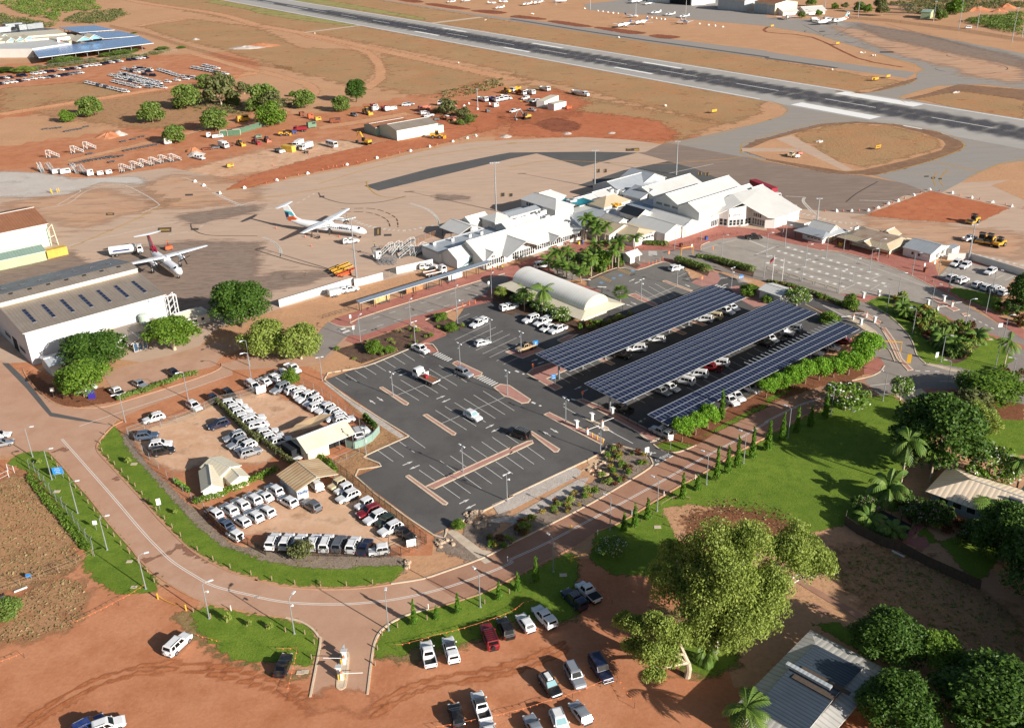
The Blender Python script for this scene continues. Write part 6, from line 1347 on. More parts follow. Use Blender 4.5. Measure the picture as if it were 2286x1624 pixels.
hb=at('32',1440,1230);Ho=Bld('bungalow','bungalow with peach hipped metal roof behind the fenced garden','house',fr=(hb,R(-43)));Ho.gable(0,22,0,9.5,2.9,4.6,roof='roof_house',wall='wall_house',over=.9,hip=(4.6,0));Ho.gable(14,21,-5,6,2.9,4.3,'b',roof='roof_house',wall='wall_house',over=.7,hip=(3,0));Ho.gable(12,22,8,15,2.7,4.0,roof='rcol',wall='wall_house',over=.5,hip=(3,0));Ho.win((1,-.02),(8,-.02),1.0,2.1,3,fill=.6)
mb=MB();mb.tube(Ho.p(11.4,3.4,4.6),Ho.p(13.6,3.4,4.6),.3,10);tk=kid(mb,'solar_tank','galv',Ho.root);mb=MB();mb.slab([Ho.p(11.3,1.6,3.75),Ho.p(13.7,1.6,3.75),Ho.p(13.7,3.2,4.4),Ho.p(11.3,3.2,4.4)],.08,Ho.u);kid(mb,'solar_collector','sdrk',Ho.root)
ga=at('33',380,760,3.2);gb=at('33',0,1150,3.2);gc=at('33',1060,1110,3.2);da=(gc-ga);Lg=da.length
Gr=Bld('grey_roofed_building','building with weathered grey roof and raised slate centre at the bottom right',fr=(ga,atan2(da.y,da.x)))
Dg=-21.0
Gr.poly([(0,.3,3.0),(Lg,.3,3.0),(Lg-2.4,-2.6,3.5),(2.4,-2.6,3.5)],.12,'rgro');Gr.poly([(0,.3,3.0),(2.4,-2.6,3.5),(2.4,Dg+2.6,3.5),(0,Dg-.3,3.0)],.12,'rgro',Gr.v);Gr.poly([(Lg,.3,3.0),(Lg,Dg-.3,3.0),(Lg-2.4,Dg+2.6,3.5),(Lg-2.4,-2.6,3.5)],.12,'rgro',Gr.v);Gr.poly([(0,Dg-.3,3.0),(2.4,Dg+2.6,3.5),(Lg-2.4,Dg+2.6,3.5),(Lg,Dg-.3,3.0)],.12,'rgro')
zm=4.3;bm_=-9.6
Gr.poly([(2.3,-2.5,3.6),(Lg-2.3,-2.5,3.6),(Lg-2.3,bm_,zm),(2.3,bm_,zm)],.1,'roof_slate',Gr.v);Gr.poly([(2.3,bm_,zm),(Lg-2.3,bm_,zm),(Lg-2.3,Dg+2.5,3.6),(2.3,Dg+2.5,3.6)],.1,'roof_slate',Gr.v);Gr.box('ridge_vent',Lg/2-.8,bm_,zm+.3,(Lg-5,.7,.4),'wall_grey');Gr.wall([(1,-.8),(Lg-1,-.8),(Lg-1,Dg+.8),(1,Dg+.8),(1,-.8)][::-1],0,3.1,'wcrm');Gr.box('leaf_litter',Lg*.55,bm_-1.1,zm+.02,(6,.9,.05),'dtim');Gr.box('leaf_litter',Lg*.6,bm_+1.0,zm+.02,(7,.8,.05),'dtim')
def block(root,name,tl,q,z,mat,mats2=None):
 mb=MB();P=[at(tl,x,y,z)for x,y in q];area=sum(P[i].x*P[(i+1)%len(P)].y-P[(i+1)%len(P)].x*P[i].y for i in rg_(len(P)))
 if area<0:P.reverse()
 mb.prism(P,0,z);return kid(mb,name,mat,root)
sc=thg('shopping_centre','white shopping centre with blue gables behind the far solar roofs','building')
block(sc,'main_hall','D',[(-120,330),(640,288),(870,332),(930,350),(420,425),(-120,430)],6.0,'rwht');block(sc,'rear_hall','D',[(-120,240),(760,170),(870,225),(-120,300)],8.0,'rcrm');block(sc,'rear_hall','D',[(-120,290),(940,235),(1040,275),(900,330),(640,285),(-120,345)],7.0,'rcrm');block(sc,'dark_roof','D',[(-120,190),(375,150),(740,165),(-120,235)],7.6,'roof_slate')
for x,y in((60,275),(150,325),(265,318),(380,300),(1105,320),(1240,300)):
 c=at('D',x,y,7.0);d=4 if x<1000 else 6;mb=MB();g0,g1=c-UA*d,c+UA*d;ap=c+V3((0,0,d*.55));bk=VB*14
 mb.face([g0,g1,ap]);mb.slab([g0-VB*.8,ap-VB*.8,ap+bk,g0+bk],.3,mi=1);mb.slab([g1-VB*.8,ap-VB*.8,ap+bk,g1+bk],.3,mi=1);gb_=kid(mb,'gable',['blue_gable','rcrm'],sc)
mb=MB();p0,p1=at('D',760,370,4),at('D',930,352,4);d=p1-p0;mb.box((p0+p1)/2+V3((0,0,2.2)),(d.length,.6,5.0),atan2(d.y,d.x));kid(mb,'sign_board','swht',sc)
text_mesh('lettering','K','sign_red',5.0,sc,frame_on(p0.lerp(p1,.12)+V3((0,0,2.2)),p0.lerp(p1,.5)+V3((0,0,2.2)),off=.4));text_mesh('lettering','mart','letter_blue',3.4,sc,frame_on(p0.lerp(p1,.48)+V3((0,0,2.2)),p0.lerp(p1,.98)+V3((0,0,2.2)),off=.4))
for x,y in((180,160),(350,170),(20,210),(450,160)):
 c=at('D',x,y,8);mb=MB();mb.box(c+V3((0,0,2)),(13,5,4),TH+ru(-.2,.2));mb.tube(c+V3((-7,0,1)),c+V3((-7,0,4)),1.8,8);kid(mb,'roof_plant','galv',sc)
for k,(q,lb)in en_((([(420,432),(1818,258),(2010,350),(505,542)],'front'),([(1045,228),(1560,190),(1815,256),(1335,296)],'middle'),([(770,148),(1235,118),(1500,178),(1030,214)],'back'))):
 t=thg('solar_carport','blue solar carport at the shopping centre, %s of three'%lb,'solar carport',group='far solar carports');mb=MB();P=[at('D',x,y,5)for x,y in q];mb.slab(P,.35,P[1]-P[0],mu=1);kid(mb,'solar_panels',['solar_far','swh2'],t)
 for i in rg_(9):
  for s0,s1 in((0,1),(3,2)):p=P[s0].lerp(P[s1],(i+.5)/9);c=(P[0]+P[2])/2;p=p.lerp(c,.12);tb_('post','galv',t,(p.x,p.y,0),(p.x,p.y,4.8),.25,5)
def far_hangar(label,tl,A,B,dep,ze,zr,roof,wall,ndoor=3,axis='a',doors='dark_opening'):
 a,b=at(tl,*A),at(tl,*B);d=b-a;F=Bld('aircraft_hangar',label,'hangar',fr=(a,atan2(d.y,d.x)),group='hangars beyond the runway');F.gable(0,d.length,0,dep,ze,zr,axis,roof=roof,wall=wall,over=.4)
 for k in rg_(ndoor):F.box('hangar_door',d.length*(k+.5)/ndoor,-.05,ze*.42,(d.length/ndoor*.9,.1,ze*.84),doors)
 return F
far_hangar('white hangar, left of two with white doors at the top edge','20',(1210,18),(1400,28),30,9,11,'rcol','wwht',3,doors='wwht');far_hangar('hangar with a dark open front and white side wall','20',(1400,28),(1600,50),30,10,12,'rcol','wall_grey',1);far_hangar('white slab-sided hangar right of the open one','20',(1600,50),(1730,40),28,11,12,'rcol','wwht',0)
far_hangar('grey hangar with a brown roof, left of two','20',(1830,85),(2060,105),26,9,11.5,'roof_brown','wall_grey',3,doors='wall_grey');far_hangar('cream-fronted hangar with brown roof, right of two','20',(2150,110),(2330,135),24,9,11,'roof_brown','wcrm',3,doors='wall_grey')
for lb,A,B in(('white low club house left of the far airliner',(145,140),(275,130)),('white low club house just behind the far airliner',(340,135),(515,125))):
 a,b=at('30',*A),at('30',*B);d=b-a;F=Bld('club_house',lb,fr=(a,atan2(d.y,d.x)));F.gable(0,d.length,0,14,3.4,6,roof='rwht',wall='wwht',over=1)
a,b=at('30',1355,165),at('30',1440,168);d=b-a;F=Bld('pump_shed','small green shed beyond the far apron',fr=(a,atan2(d.y,d.x)));F.gable(0,d.length,0,16,5,6,roof='roof_green',wall='shed_green')
mb=MB()
for k in rg_(3):
 p0,p1=at('30',1060,130-k*14),at('30',1300,140-k*16);mb.box((p0+p1)/2+V3((0,0,2+k*1.5)),((p1-p0).length,1.5,.5),atan2((p1-p0).y,(p1-p0).x),mi=0)
o=mb.build('pipe_rack','mgry');tag(o,'stacked steel racks lying beyond the far apron','rack')
# ================================================================== VEGETATION
leaf_mat('leaf_dark','#364f1a','#55742a','#43601e');leaf_mat('leaf_mid','#4e6c22','#76922f','#5e7c26');leaf_mat('leaf_gum','#788c3c','#a0ac58','#8a9a46',trans=.35);leaf_mat('leaf_bright','#5f8a22','#86ac34','#6e9a28',trans=.3);leaf_mat('leaf_palm','#4a6a26','#74883a','#587830');leaf_mat('leaf_scrub','#5a6436','#767a4c','#6a6a42');leaf_mat('leaf_bush','#56702c','#788e44','#6c7a38');leaf_mat('leaf_dry','#8a7a52','#a08e62','#76704a');leaf_mat('leaf_col','#4e7426','#6e9032','#5e8228');leaf_mat('flower_white','#e8e6d8','#f0eee4','#e0dcc8');leaf_mat('leaf_red','#6e3a2c','#7c4a30','#4a5a2a');leaf_mat('leaf_yellow','#9a8a3a','#b09a48','#8a7c34');leaf_mat('flower_pink','#b08a90','#c0a0a4','#a07a80')
plains('''bark 7a6450 .95 0 .3 2
bark_pale b8a890 .9 0 .3 1.5
bark_white cbbfae .9 0 .25 1.5
palm_bark 9a8c78 .95 0 .25 2''')
RNG=np.random.default_rng(11)
def leafcloud(blobs,n,size,up=.35,fill=.45,droop=0.0):
 """leaf-sized quads spread through the volume of several ellipsoids -> (n,4,3)"""
 B=np.array(blobs,float);vol=B[:,3]*B[:,4]*B[:,5];pr=vol**.72;pr/=pr.sum();k=RNG.choice(len(B),n,p=pr);b=B[k]
 d=RNG.normal(size=(n,3));d/=np.linalg.norm(d,axis=1)[:,None];d[:,2]=np.where(d[:,2]<-.45,-d[:,2],d[:,2])
 r=1-fill*RNG.random(n)**1.6+RNG.normal(0,.05,n);c=b[:,:3]+d*b[:,3:6]*r[:,None]
 nrm=d*.8+RNG.normal(size=(n,3))*.75+np.array([0,0,up]);nrm/=np.linalg.norm(nrm,axis=1)[:,None]
 t=np.cross(nrm,RNG.normal(size=(n,3)));t/=np.linalg.norm(t,axis=1)[:,None]
 if droop:t[:,2]-=droop;t/=np.linalg.norm(t,axis=1)[:,None]
 s=np.cross(nrm,t);sz=size*RNG.uniform(.6,1.35,n)[:,None]
 q=np.stack([c-t*sz*.5,c+s*sz*.32+t*sz*.05,c+t*sz*.55,c-s*sz*.32+t*sz*.05],1)
 return q
def quadobj(name,Q,mat,parent=None,loc=None,mats=None,mi=None):
 n=len(Q);me=bpy.data.meshes.new(name);me.vertices.add(4*n);me.vertices.foreach_set('co',Q.reshape(-1).astype(np.float32));me.loops.add(4*n);me.loops.foreach_set('vertex_index',np.arange(4*n,dtype=np.int32));me.polygons.add(n);me.polygons.foreach_set('loop_start',np.arange(0,4*n,4,dtype=np.int32));me.polygons.foreach_set('loop_total',np.full(n,4,np.int32))
 for m_ in(mats or[mat]):me.materials.append(MATS[m_])
 if mi is not None:me.polygons.foreach_set('material_index',mi.astype(np.int32))
 me.update(calc_edges=True);o=bpy.data.objects.new(name,me);COL.objects.link(o)
 if parent:o.parent=parent;PEND.setdefault(parent.name,[]).append(o)
 if loc is not None:o.location=loc
 return o
def limbs(root,bark,H,r,tips,fork=.4,lean=(0,0),name='trunk',n=7):
 mb=MB();f=V3((lean[0]*fork,lean[1]*fork,H*fork));mid=f*.5+V3((r*.5,-r*.4,0))
 mb.tube((0,0,-.2),mid,r*1.25,n,r1=r);mb.tube(mid,f,r,n,r1=r*.8)
 for t in tips:
  t=V3(t);m_=f.lerp(t,.5)+V3((ru(-.3,.3),ru(-.3,.3),ru(-.1,.5)))*r*2;mb.tube(f,m_,r*.55,5,r1=r*.35);mb.tube(m_,t,r*.35,5,r1=r*.08)
 return kid(mb,name,bark,root)
def blobs_round(n,R_,z0,z1,rs=(.28,.45),seed=0,flat=.8):
 rg=random.Random(seed);out=[(0,0,(z0+z1)/2,R_*.72,R_*.72,(z1-z0)*.42)]
 for i in rg_(n):
  a=6.283*i/n*1.618*3+rg.uniform(-.3,.3);e=rg.uniform(-.75,1.0);rr=rg.uniform(*rs)*R_;rad=R_*(1-.3*max(0,e))*.74
  out.append((cos(a)*rad*cos(e*1.1),sin(a)*rad*cos(e*1.1),(z0+z1)/2+(z1-z0)*.38*sin(e*1.35),rr,rr,rr*flat))
 return out
def tpro(name,cat,mat,bark,H,R_,z0,nb,nl,size,seed,trunk_r=.22,up=.35,fill=.45,droop=0.0,rs=(.28,.45),flat=.8,flowers=None,off=(0,0)):
 t=thg(name,'tree',cat);PROTOS.append(t);bl=blobs_round(nb,R_,z0,H,rs,seed,flat);bl=[(b[0]+off[0],b[1]+off[1])+b[2:]for b in bl]
 random.seed(seed);limbs(t,bark,H,trunk_r,[(b[0]*.85,b[1]*.85,b[2])for b in bl[1:8]],.33 if z0>1.2 else.2,off);Q=leafcloud(bl,nl,size,up,fill,droop)
 if flowers:
  mi=(RNG.random(nl)<flowers[1]).astype(int);quadobj('crown',Q,None,t,mats=[mat,flowers[0]],mi=mi)
 else:quadobj('crown',Q,mat,t)
 return t
TR=dict(mango=tpro('broad_tree','tree','leaf_dark','bark',10,5.0,1.2,34,14000,.42,3,.35,rs=(.26,.4)),rain=tpro('leafy_tree','tree','leaf_mid','bark_pale',8,4.4,1.8,28,9000,.42,5,.25,rs=(.24,.4)),light=tpro('leafy_tree','tree','leaf_gum','bark_pale',8,4.4,1.6,24,8000,.42,6,.2,droop=.7,rs=(.24,.38),fill=.6),bush=tpro('bushy_tree','tree','leaf_bush','bark',6,4,.2,24,4200,.55,8,.2),bush2=tpro('bushy_tree','tree','leaf_mid','bark',6,4,.3,20,3600,.55,9,.2,rs=(.3,.5)),scrub=tpro('scrubby_tree','tree','leaf_scrub','bark_pale',6,4,1.0,16,1500,.7,10,.16,fill=.8,rs=(.24,.4)),clip=tpro('clipped_tree','tree','leaf_bright','bark',4.6,2.3,1.5,20,4200,.3,12,.16,rs=(.3,.42),flat=.9),frang=tpro('frangipani_tree','tree','leaf_mid','bark_white',4.5,3.6,1.0,22,2600,.42,13,.16,rs=(.22,.34),flat=.75,flowers=('flower_white',.13)),pink=tpro('frangipani_tree','tree','leaf_dark','bark_white',3.5,3,.8,16,1700,.42,14,.14,rs=(.24,.36),flowers=('flower_pink',.1)),shrub=tpro('shrub','shrub','leaf_mid','bark',1.6,1.2,.1,8,420,.34,15,.06),shrub_g=tpro('shrub','shrub','leaf_gum','bark',1.6,1.2,.1,8,380,.36,16,.06),shrub_r=tpro('shrub','shrub','leaf_red','bark',1.4,1.2,.1,8,380,.34,17,.06),shrub_y=tpro('shrub','shrub','leaf_yellow','bark',1.3,1.0,.1,7,300,.3,18,.05),dry=tpro('dry_bush','shrub','leaf_dry','bark',1.2,1.5,.05,8,260,.35,19,.05))
def col_proto():
 t=thg('columnar_tree','tree','tree');PROTOS.append(t);tb_('trunk','bark',t,(0,0,-.1),(0,0,5.2),.1,6,r1=.03)
 bl=[(sin(i*2.1)*.12,cos(i*2.1)*.12,.7+i*.48,.78*(1-.075*i),.78*(1-.075*i),.5)for i in rg_(11)];quadobj('crown',leafcloud(bl,1500,.36,-.2,.4,1.6),'leaf_col',t);return t
TR['col']=col_proto()
def palm_proto(name,H,nf,fl,mat='leaf_palm',fan=False,skirt=False,bark='palm_bark',seed=1):
 t=thg(name,'palm','palm');PROTOS.append(t);rg=random.Random(seed);mb=MB();p=V3((0,0,-.1));bend=rg.uniform(-.25,.25)
 for i in rg_(6):
  q=V3((bend*((i+1)/6)**2*H*.25,0,H*(i+1)/6));mb.tube(p,q,.2-.012*i,7,r1=.19-.012*i,cap=False);p=q
 kid(mb,'trunk',bark,t);top=p;Q=[]
 for f in rg_(nf):
  a=6.283*f/nf*1.618*5;el=rg.uniform(-.35,1.25)if not fan else rg.uniform(-.9,1.4);d=V3((cos(a),sin(a),0));L=fl*rg.uniform(.85,1.1);c=top.copy();v=d*cos(el)+V3((0,0,sin(el)));n=9;pp=c;sd=V3((-d.y,d.x,0))
  if fan:
   c2=c+v*L*.55
   for k in rg_(7):
    aa=-1.2+.4*k;w_=(v*cos(aa)+sd*sin(aa)).normalized();s2=w_.cross(v.cross(sd)).normalized()*.09;e=c2+w_*L*.5;Q.append([c2-s2,c2+s2,e+s2*.3,e-s2*.3])
   continue
  for k in rg_(n):
   v=(v+V3((0,0,-.15-.05*k/n))).normalized();q=pp+v*L/n;wl=L*.26*sin(pi*(k+1.4)/(n+2));
   for s_ in(1,-1):
    tip=q+sd*s_*wl*.85+V3((0,0,-wl*.5))+v*wl*.45;Q.append([pp,q,tip+v*.08,tip-v*.1])
   pp=q
 quadobj('frond_crown',np.array([[list(x)for x in q]for q in Q]),mat,t);return t
TR['palm']=palm_proto('palm_tree',7.0,20,2.7,seed=2);TR['coco']=palm_proto('coconut_palm',8.0,22,3.8,seed=4,bark='bark_pale');TR['fan']=palm_proto('fan_palm',3.2,60,2.1,fan=True,seed=5);TR['lowpalm']=palm_proto('low_palm',1.2,22,2.4,seed=6)
TREEUSED={}
BASE={}
for k_,o_ in TR.items():
 v_=np.concatenate([[list(v.co)for v in c.data.vertices]for c in PEND[o_.name]]);q_=np.percentile(v_,[1,99],axis=0);BASE[k_]=(float((q_[1]-q_[0])[:2].mean()),float(v_[:,2].max()))
def plt_(kind,tl,x,y,w_px=None,H=None,label=None,group=None,sx=None,rz=None,z=0.0):
 """w_px: crown width on the survey sheet; H: height in metres"""
 p=at(tl,x,y,0);dep=(p-V3((0,0,HCAM))).dot(CF);k=TL[tl][2];base=BASE[kind]
 s1=(w_px/k*dep/FPX)/base[0]if w_px else 1.0;s2=H/base[1]if H else s1
 o=dup(TR[kind],(p.x,p.y,z),ru(0,6.28)if rz is None else rz,scale=(s1,s1,s2),label=label,group=group);return o
random.seed(21)
plt_('mango','01',2135,1275,460,12.5,'big round dark green tree at the end of the white wall')
plt_('light','11',110,1540,400,9.5,'loose yellow-green tree in front of the big round tree');plt_('light','11',410,1560,380,9,'pale-trunked yellow-green tree by the junction of the drop-off road')
plt_('rain','01',1540,1480,420,8.5,'bright green tree in front of the hangar annex');plt_('mango','01',850,1640,500,9,'dark green tree against the white hangar wall');plt_('rain','02',757,290,420,8.5,'green tree beside the blue sign at the hangar car park')
plt_('bush2','12',330,175,140,3.8,'small tree at the top fence of the rental yard');plt_('scrub','13',415,120,200,3.4,'bushy small tree on the mulch bank by the picket fence')
def gum(label,tl,bx,by,lobes,bark,nl,size,H):
 p=at(tl,bx,by);t=thg('gum_tree',label,'tree',p);bl=[]
 for(l_tl,x,y,z,r)in lobes:
  c=at(l_tl,x,y,z)-p
  for j in rg_(8):
   a=ru(0,6.28);e=ru(-.6,1);rr=r*ru(.5,.78);bl.append((c.x+cos(a)*r*.6*cos(e),c.y+sin(a)*r*.6*cos(e),c.z+sin(e)*r*.55,rr,rr,rr*.75))
 mb=MB();f=V3((0,0,H*.3));mb.tube((0,0,-.3),f*.5+V3((.2,0,0)),.5,8,r1=.42);mb.tube(f*.5+V3((.2,0,0)),f,.42,8,r1=.36)
 for(l_tl,x,y,z,r)in lobes:
  c=at(l_tl,x,y,z)-p;m_=f.lerp(c,.55)+V3((ru(-.8,.8),ru(-.8,.8),.6));mb.tube(f,m_,.28,6,r1=.2);mb.tube(m_,c,.2,6,r1=.08)
  for j in rg_(4):mb.tube(m_.lerp(c,.6),c+V3((ru(-1,1),ru(-1,1),ru(-.3,.8)))*r*.7,.09,4,r1=.03)
 kid(mb,'trunk',bark,t);quadobj('crown',leafcloud(bl,nl,size,.2,.75,1.1),'leaf_gum',t);return t
gum('huge spreading pale green gum tree beyond the overflow parking','23',1795,965,[('23',1500,130,12,3.4),('23',1800,60,15,4.0),('23',2150,60,15,4.2),('33',150,150,13,3.6),('33',430,230,11,3.0),('23',1450,420,9,3.0),('23',1850,420,12,4.0),('23',2150,420,12,3.6),('23',1750,650,8,3.2),('23',2050,720,8,3.4),('23',2250,420,11,3.6),('23',1400,250,9,3),('23',2000,560,9,3.6),('23',1600,520,9,3.4),('33',330,100,12,3.2),('23',2250,600,8,3),('33',480,150,10,2.4),('23',1950,820,5.5,2.8),('23',1680,820,5,2.2),('33',60,330,10,3.0),('23',1950,250,14,3.6),('33',250,-40,14,3.0),('23',1700,280,12,3.2)],'bark_white',120000,.38,17)
gum('smaller leaning gum tree in front of the huge one','23',1560,1175,[('23',1330,740,8,2.3),('23',1100,760,7,2.0),('23',1000,680,6.5,1.6),('23',1480,800,7,2.0),('23',1250,950,5.5,2.2),('23',1400,980,5,1.8),('23',1260,1120,3.5,1.6),('23',1080,900,5,1.4)],'bark_pale',26000,.34,9)
plt_('lowpalm','23',1720,1050,200,4,'clump of broad-leaved palm under the huge gum tree')
plt_('mango','32',1470,930,700,15,'largest dark round tree on the right, beside the lawn');plt_('light','32',1840,660,330,8,'yellow-green tree tucked behind the largest dark tree');plt_('scrub','32',1800,470,340,6,'grey-brown twiggy tree between the two leafy ones');plt_('rain','32',1960,330,560,6,'wide flat-topped tree beside the right-hand road')
plt_('frang','32',690,405,400,5.8,'white-flowering frangipani beside the lawn and road');plt_('frang','32',1178,318,190,5.5,'slim white-flowering frangipani by the footpath corner');plt_('frang','31',268,1090,205,5.0,'white-flowering frangipani between two solar roofs');plt_('frang','23',895,98,260,3.2,'low shaded frangipani on the lawn above the dirt entrance');plt_('frang','32',1950,1040,460,7,'dark frangipani with pale flowers behind the bungalow')
for e in(('coco','32',1185,1060,270,11.5,'tall palm with grey trunk at the lawn edge'),('coco','32',1440,1040,300,8,'palm in front of the largest dark tree'),('coco','23',2060,1720,380,7,'coconut palm beside the grey-roofed building'),('coco','32',2200,1120,260,8,'palm at the right edge behind the bungalow'),('coco','31',2090,1640,200,8,'palm on the garden lawn by the notice board'),('coco','32',1930,1420,280,5,'palm in front of the bungalow'),('coco','32',2180,1500,230,5,'palm at the right front of the bungalow'),('lowpalm','32',1060,1220,330,6,'clump of arching palms at the garden corner'),('lowpalm','32',900,1420,260,3,'low palms inside the timber fence'),('lowpalm','32',1100,1520,260,3,'low palms beside the dark pool cover'),('pink','32',1340,1290,200,2.4,'pink-flowered shrub tree at the bungalow wall'),('pink','32',1530,1370,220,2.2,'pale-flowered shrub tree in front of the bungalow'),('pink','32',860,1320,230,3.4,'flowering shrub at the fence corner')):
 plt_(*e)
for e in(('mango','33',1030,1035,560,8.0,'dark tree overhanging the grey roof, with bare twigs on top'),('rain','33',1480,1130,420,6.5,'green tree right of the one over the grey roof'),('mango','33',1950,1600,900,9,'large dark tree in the bottom right corner'),('mango','33',1150,1640,620,8,'dark tree shading the right end of the grey roof'),('mango','33',2480,560,800,13,'black-green tree mass at the right edge'),('mango','33',2080,180,520,11,'dark tree behind the timber fence'),('mango','31',2300,1130,330,10,'dark tree at the right edge above the lawn'),('pink','31',2180,1160,180,4,'dark shrub tree by the right edge lawn')):
 plt_(*e)
for k,(x,y,h)in en_(((82,104,17),(86,96,17),(90,107,16),(80,93,15),(84,84,14),(94,97,15),(101,89,14),(76,78,13),(107,103,15),(89,75,14),(113,92,14),(70,70,12),(128,128,13),(134,146,14),(62,60,11),(142,170,13))):
 dup(TR['mango'],(x,y,0),k*1.3,scale=(1.5,1.5,h/10),label='tall dark tree standing beyond the right-hand edge of the view',group='tall trees beyond the right edge')
cols=[('13',1405,715,478),('13',1602,660,540),('13',1790,622,420),('13',2150,492,325),('23',70,412,245),('23',228,338,95),('22',1005,1482,1305),('22',1100,1440,1225),('22',1212,1372,1175),('22',1520,1195,965),('22',1652,1112,975),('22',1820,1032,735),('22',1915,970,722),('22',2000,922,635),('22',2132,838,560),('22',2258,768,590),('32',15,768,500),('32',135,692,440),('32',265,615,385),('32',385,560,370),('32',515,490,268),('22',1862,502,238)]
for k,(tl,x,y,yt)in en_(cols):
 b=at(tl,x,y);dep=(b-V3((0,0,HCAM))).dot(CF);h=(y-yt)/3.945*dep/FPX/cos(PITCH)*.98
 plt_('col',tl,x,y,54,h*1.12,'%s columnar tree from the left along the road lawn'%ORD[k].capitalize()if k<21 else 'columnar tree standing among the clipped trees by the solar roof','columnar trees along the road')
clips=[('22',1512,690,230),('22',1630,628,225),('22',1742,570,240),('22',2252,300,215),('32',110,245,230),('32',232,215,240),('32',335,178,240),('32',462,146,240),('32',590,120,235),('32',716,98,240),('31',880,1545,290),('31',830,1640,250)]
for k,(tl,x,y,w_)in en_(clips):plt_('clip',tl,x,y,w_*ru(.72,.92),ru(4.6,5.9)if k<10 else 6.0,'bright green clipped tree, %s from the left of the row beside the solar roof'%ORD[k],'clipped trees beside the solar roof')
for k,(x,y,yt)in en_(((668,515,300),(735,520,330),(785,530,350),(835,545,360),(765,560,400),(1095,620,470),(955,760,500),(900,760,560),(745,700,520),(440,760,590),(385,770,600),(520,760,600),(470,830,690),(420,820,700),(715,835,640),(625,885,760),(665,740,640),(345,800,660),(500,850,720),(930,740,600))):
 b=at('21',x,y);dep=(b-V3((0,0,HCAM))).dot(CF);h=(y-yt)/3.945*dep/FPX/cos(PITCH)
 plt_('palm','21',x,y,135,max(3.2,h*1.05),'palm in the plaza cluster, %s of the group'%ORD[k],'plaza palms')
plt_('coco','21',130,1135,120,7.4,'shorter palm in front of the curved roof');plt_('coco','21',285,1180,185,9.0,'taller palm in front of the curved roof')
plt_('fan','21',972,1062,155,5.0,'round-headed fan palm at the end of the curved-roof building');plt_('bush2','21',820,740,160,5.0,'bright leafy tree among the plaza palms')
for k,(x,y,w_)in en_(((140,1080,230),(270,1150,160),(340,1180,120),(470,1230,200))):plt_('frang','21',x,y,w_,3.6,'frangipani %s from the left along the verandah'%ORD[k],'frangipani along the verandah')
plt_('bush2','31',745,1120,125,4.2,'single green shrub tree in the planter strip');plt_('bush2','31',545,1240,175,3.2,'leafy shrub tree beside the exit lane');plt_('bush2','21',2100,1000,145,3.6,'round shrub tree on the brick paving above the solar roof');plt_('shrub','21',2260,1060,100,2.2,'round shrub next to the white hut');plt_('light','11',2170,1010,120,3,'pale shrub at the end of the drop-off garden')
def hedge(label,s_,w_,h,mat='leaf_bush',n=900,size=.4):
 P=rsmp(pts(s_),1.0,False);bl=[(p.x,p.y,h*.5,w_/2*ru(.9,1.15),w_/2*ru(.9,1.15),h*.55)for p in P]
 o=quadobj('hedge',leafcloud(bl,n,size,.4,.3),mat);return tag(o,label,'hedge')
hedge('tall thick hedge along the top of the middle car park','21 370,178 435,198',2.6,2.0,n=2600);hedge('long clipped hedge beside the road below the taxi lanes','21 458,178 532,198',2.4,1.8,n=2600);hedge('low hedge before the plaza cafe wall','21 210,136 235,135',2,1.3,n=900);hedge('low curved hedge by the arrivals ramp','21 302,139 342,141',2,1.5,n=1300)
hedge('thin brown hedge dividing the rental yard','02 480,90 567,175 12 5,165 82,225',1.2,1.6,'leaf_scrub',3600,.36);hedge('green screening hedge beside the boat','12 244,130 265,150',1.2,2.2,'leaf_dark',900);hedge('overgrown green creeper behind the lower line of cars','02 435,308 482,295 12 -15,265 45,238',1.8,1.2,'leaf_mid',1600);hedge('weedy growth behind the open shed','12 140,208 160,218 175,240',1.4,1.0,'leaf_mid',800)
hedge('trailing green weeds beside the left hut','02 386,260 415,282',1.0,.8,'leaf_bright',300)
for k,g_ in en_(('02 265,80 285,72','02 300,68 330,59','02 338,54 378,42','02 388,34 430,25')):hedge('low clipped hedge, %s from the left in the hangar car park'%ORD[k],g_,1.6,1.1,n=700)
hedge('low green shrubs along the planter strip','31 55,230 120,252 170,272',1.4,.9,'leaf_bush',1200);hedge('flowering low border by the flagpoles','31 5,221 50,228',1.2,.8,'leaf_scrub',500);hedge('shrubs at the hedge trees end','21 415,168 450,172',1.6,1.3,n=900);hedge('weeds along the left perimeter fence','02 65,250 105,305 150,358 190,406',1.6,.7,'leaf_mid',1800,.35)
def scatter(label,group,s_,n,kinds,wr,hr,seed):
 rg=random.Random(seed);P=pts(s_);xs=[p.x for p in P];ys=[p.y for p in P];c=0;t=0
 def inside(x,y):
  r=False
  for i in rg_(len(P)):
   a,b=P[i],P[i-1]
   if(a.y>y)!=(b.y>y)and x<(b.x-a.x)*(y-a.y)/(b.y-a.y)+a.x:r=not r
  return r
 while c<n and t<4000:
  t+=1;x,y=rg.uniform(min(xs),max(xs)),rg.uniform(min(ys),max(ys))
  if not inside(x,y):continue
  k=rg.choice(kinds);s=rg.uniform(*wr)/2.4;h=rg.uniform(*hr)/1.5;dup(TR[k],(x,y,.05),rg.uniform(0,6),scale=(s,s,h),label=label,group=group);c+=1
scatter('small shrub in the mulched bed between car park and road','shrubs in the car park bank bed','22 -25,385 0,362 172,270 215,235 210,200 220,182 295,202 308,220 250,261 175,306 75,358 13 567,5 528,18 12 475,370',75,['shrub','shrub_g','shrub_y','shrub_r','shrub_g'],(.9,1.9),(.6,1.3),3)
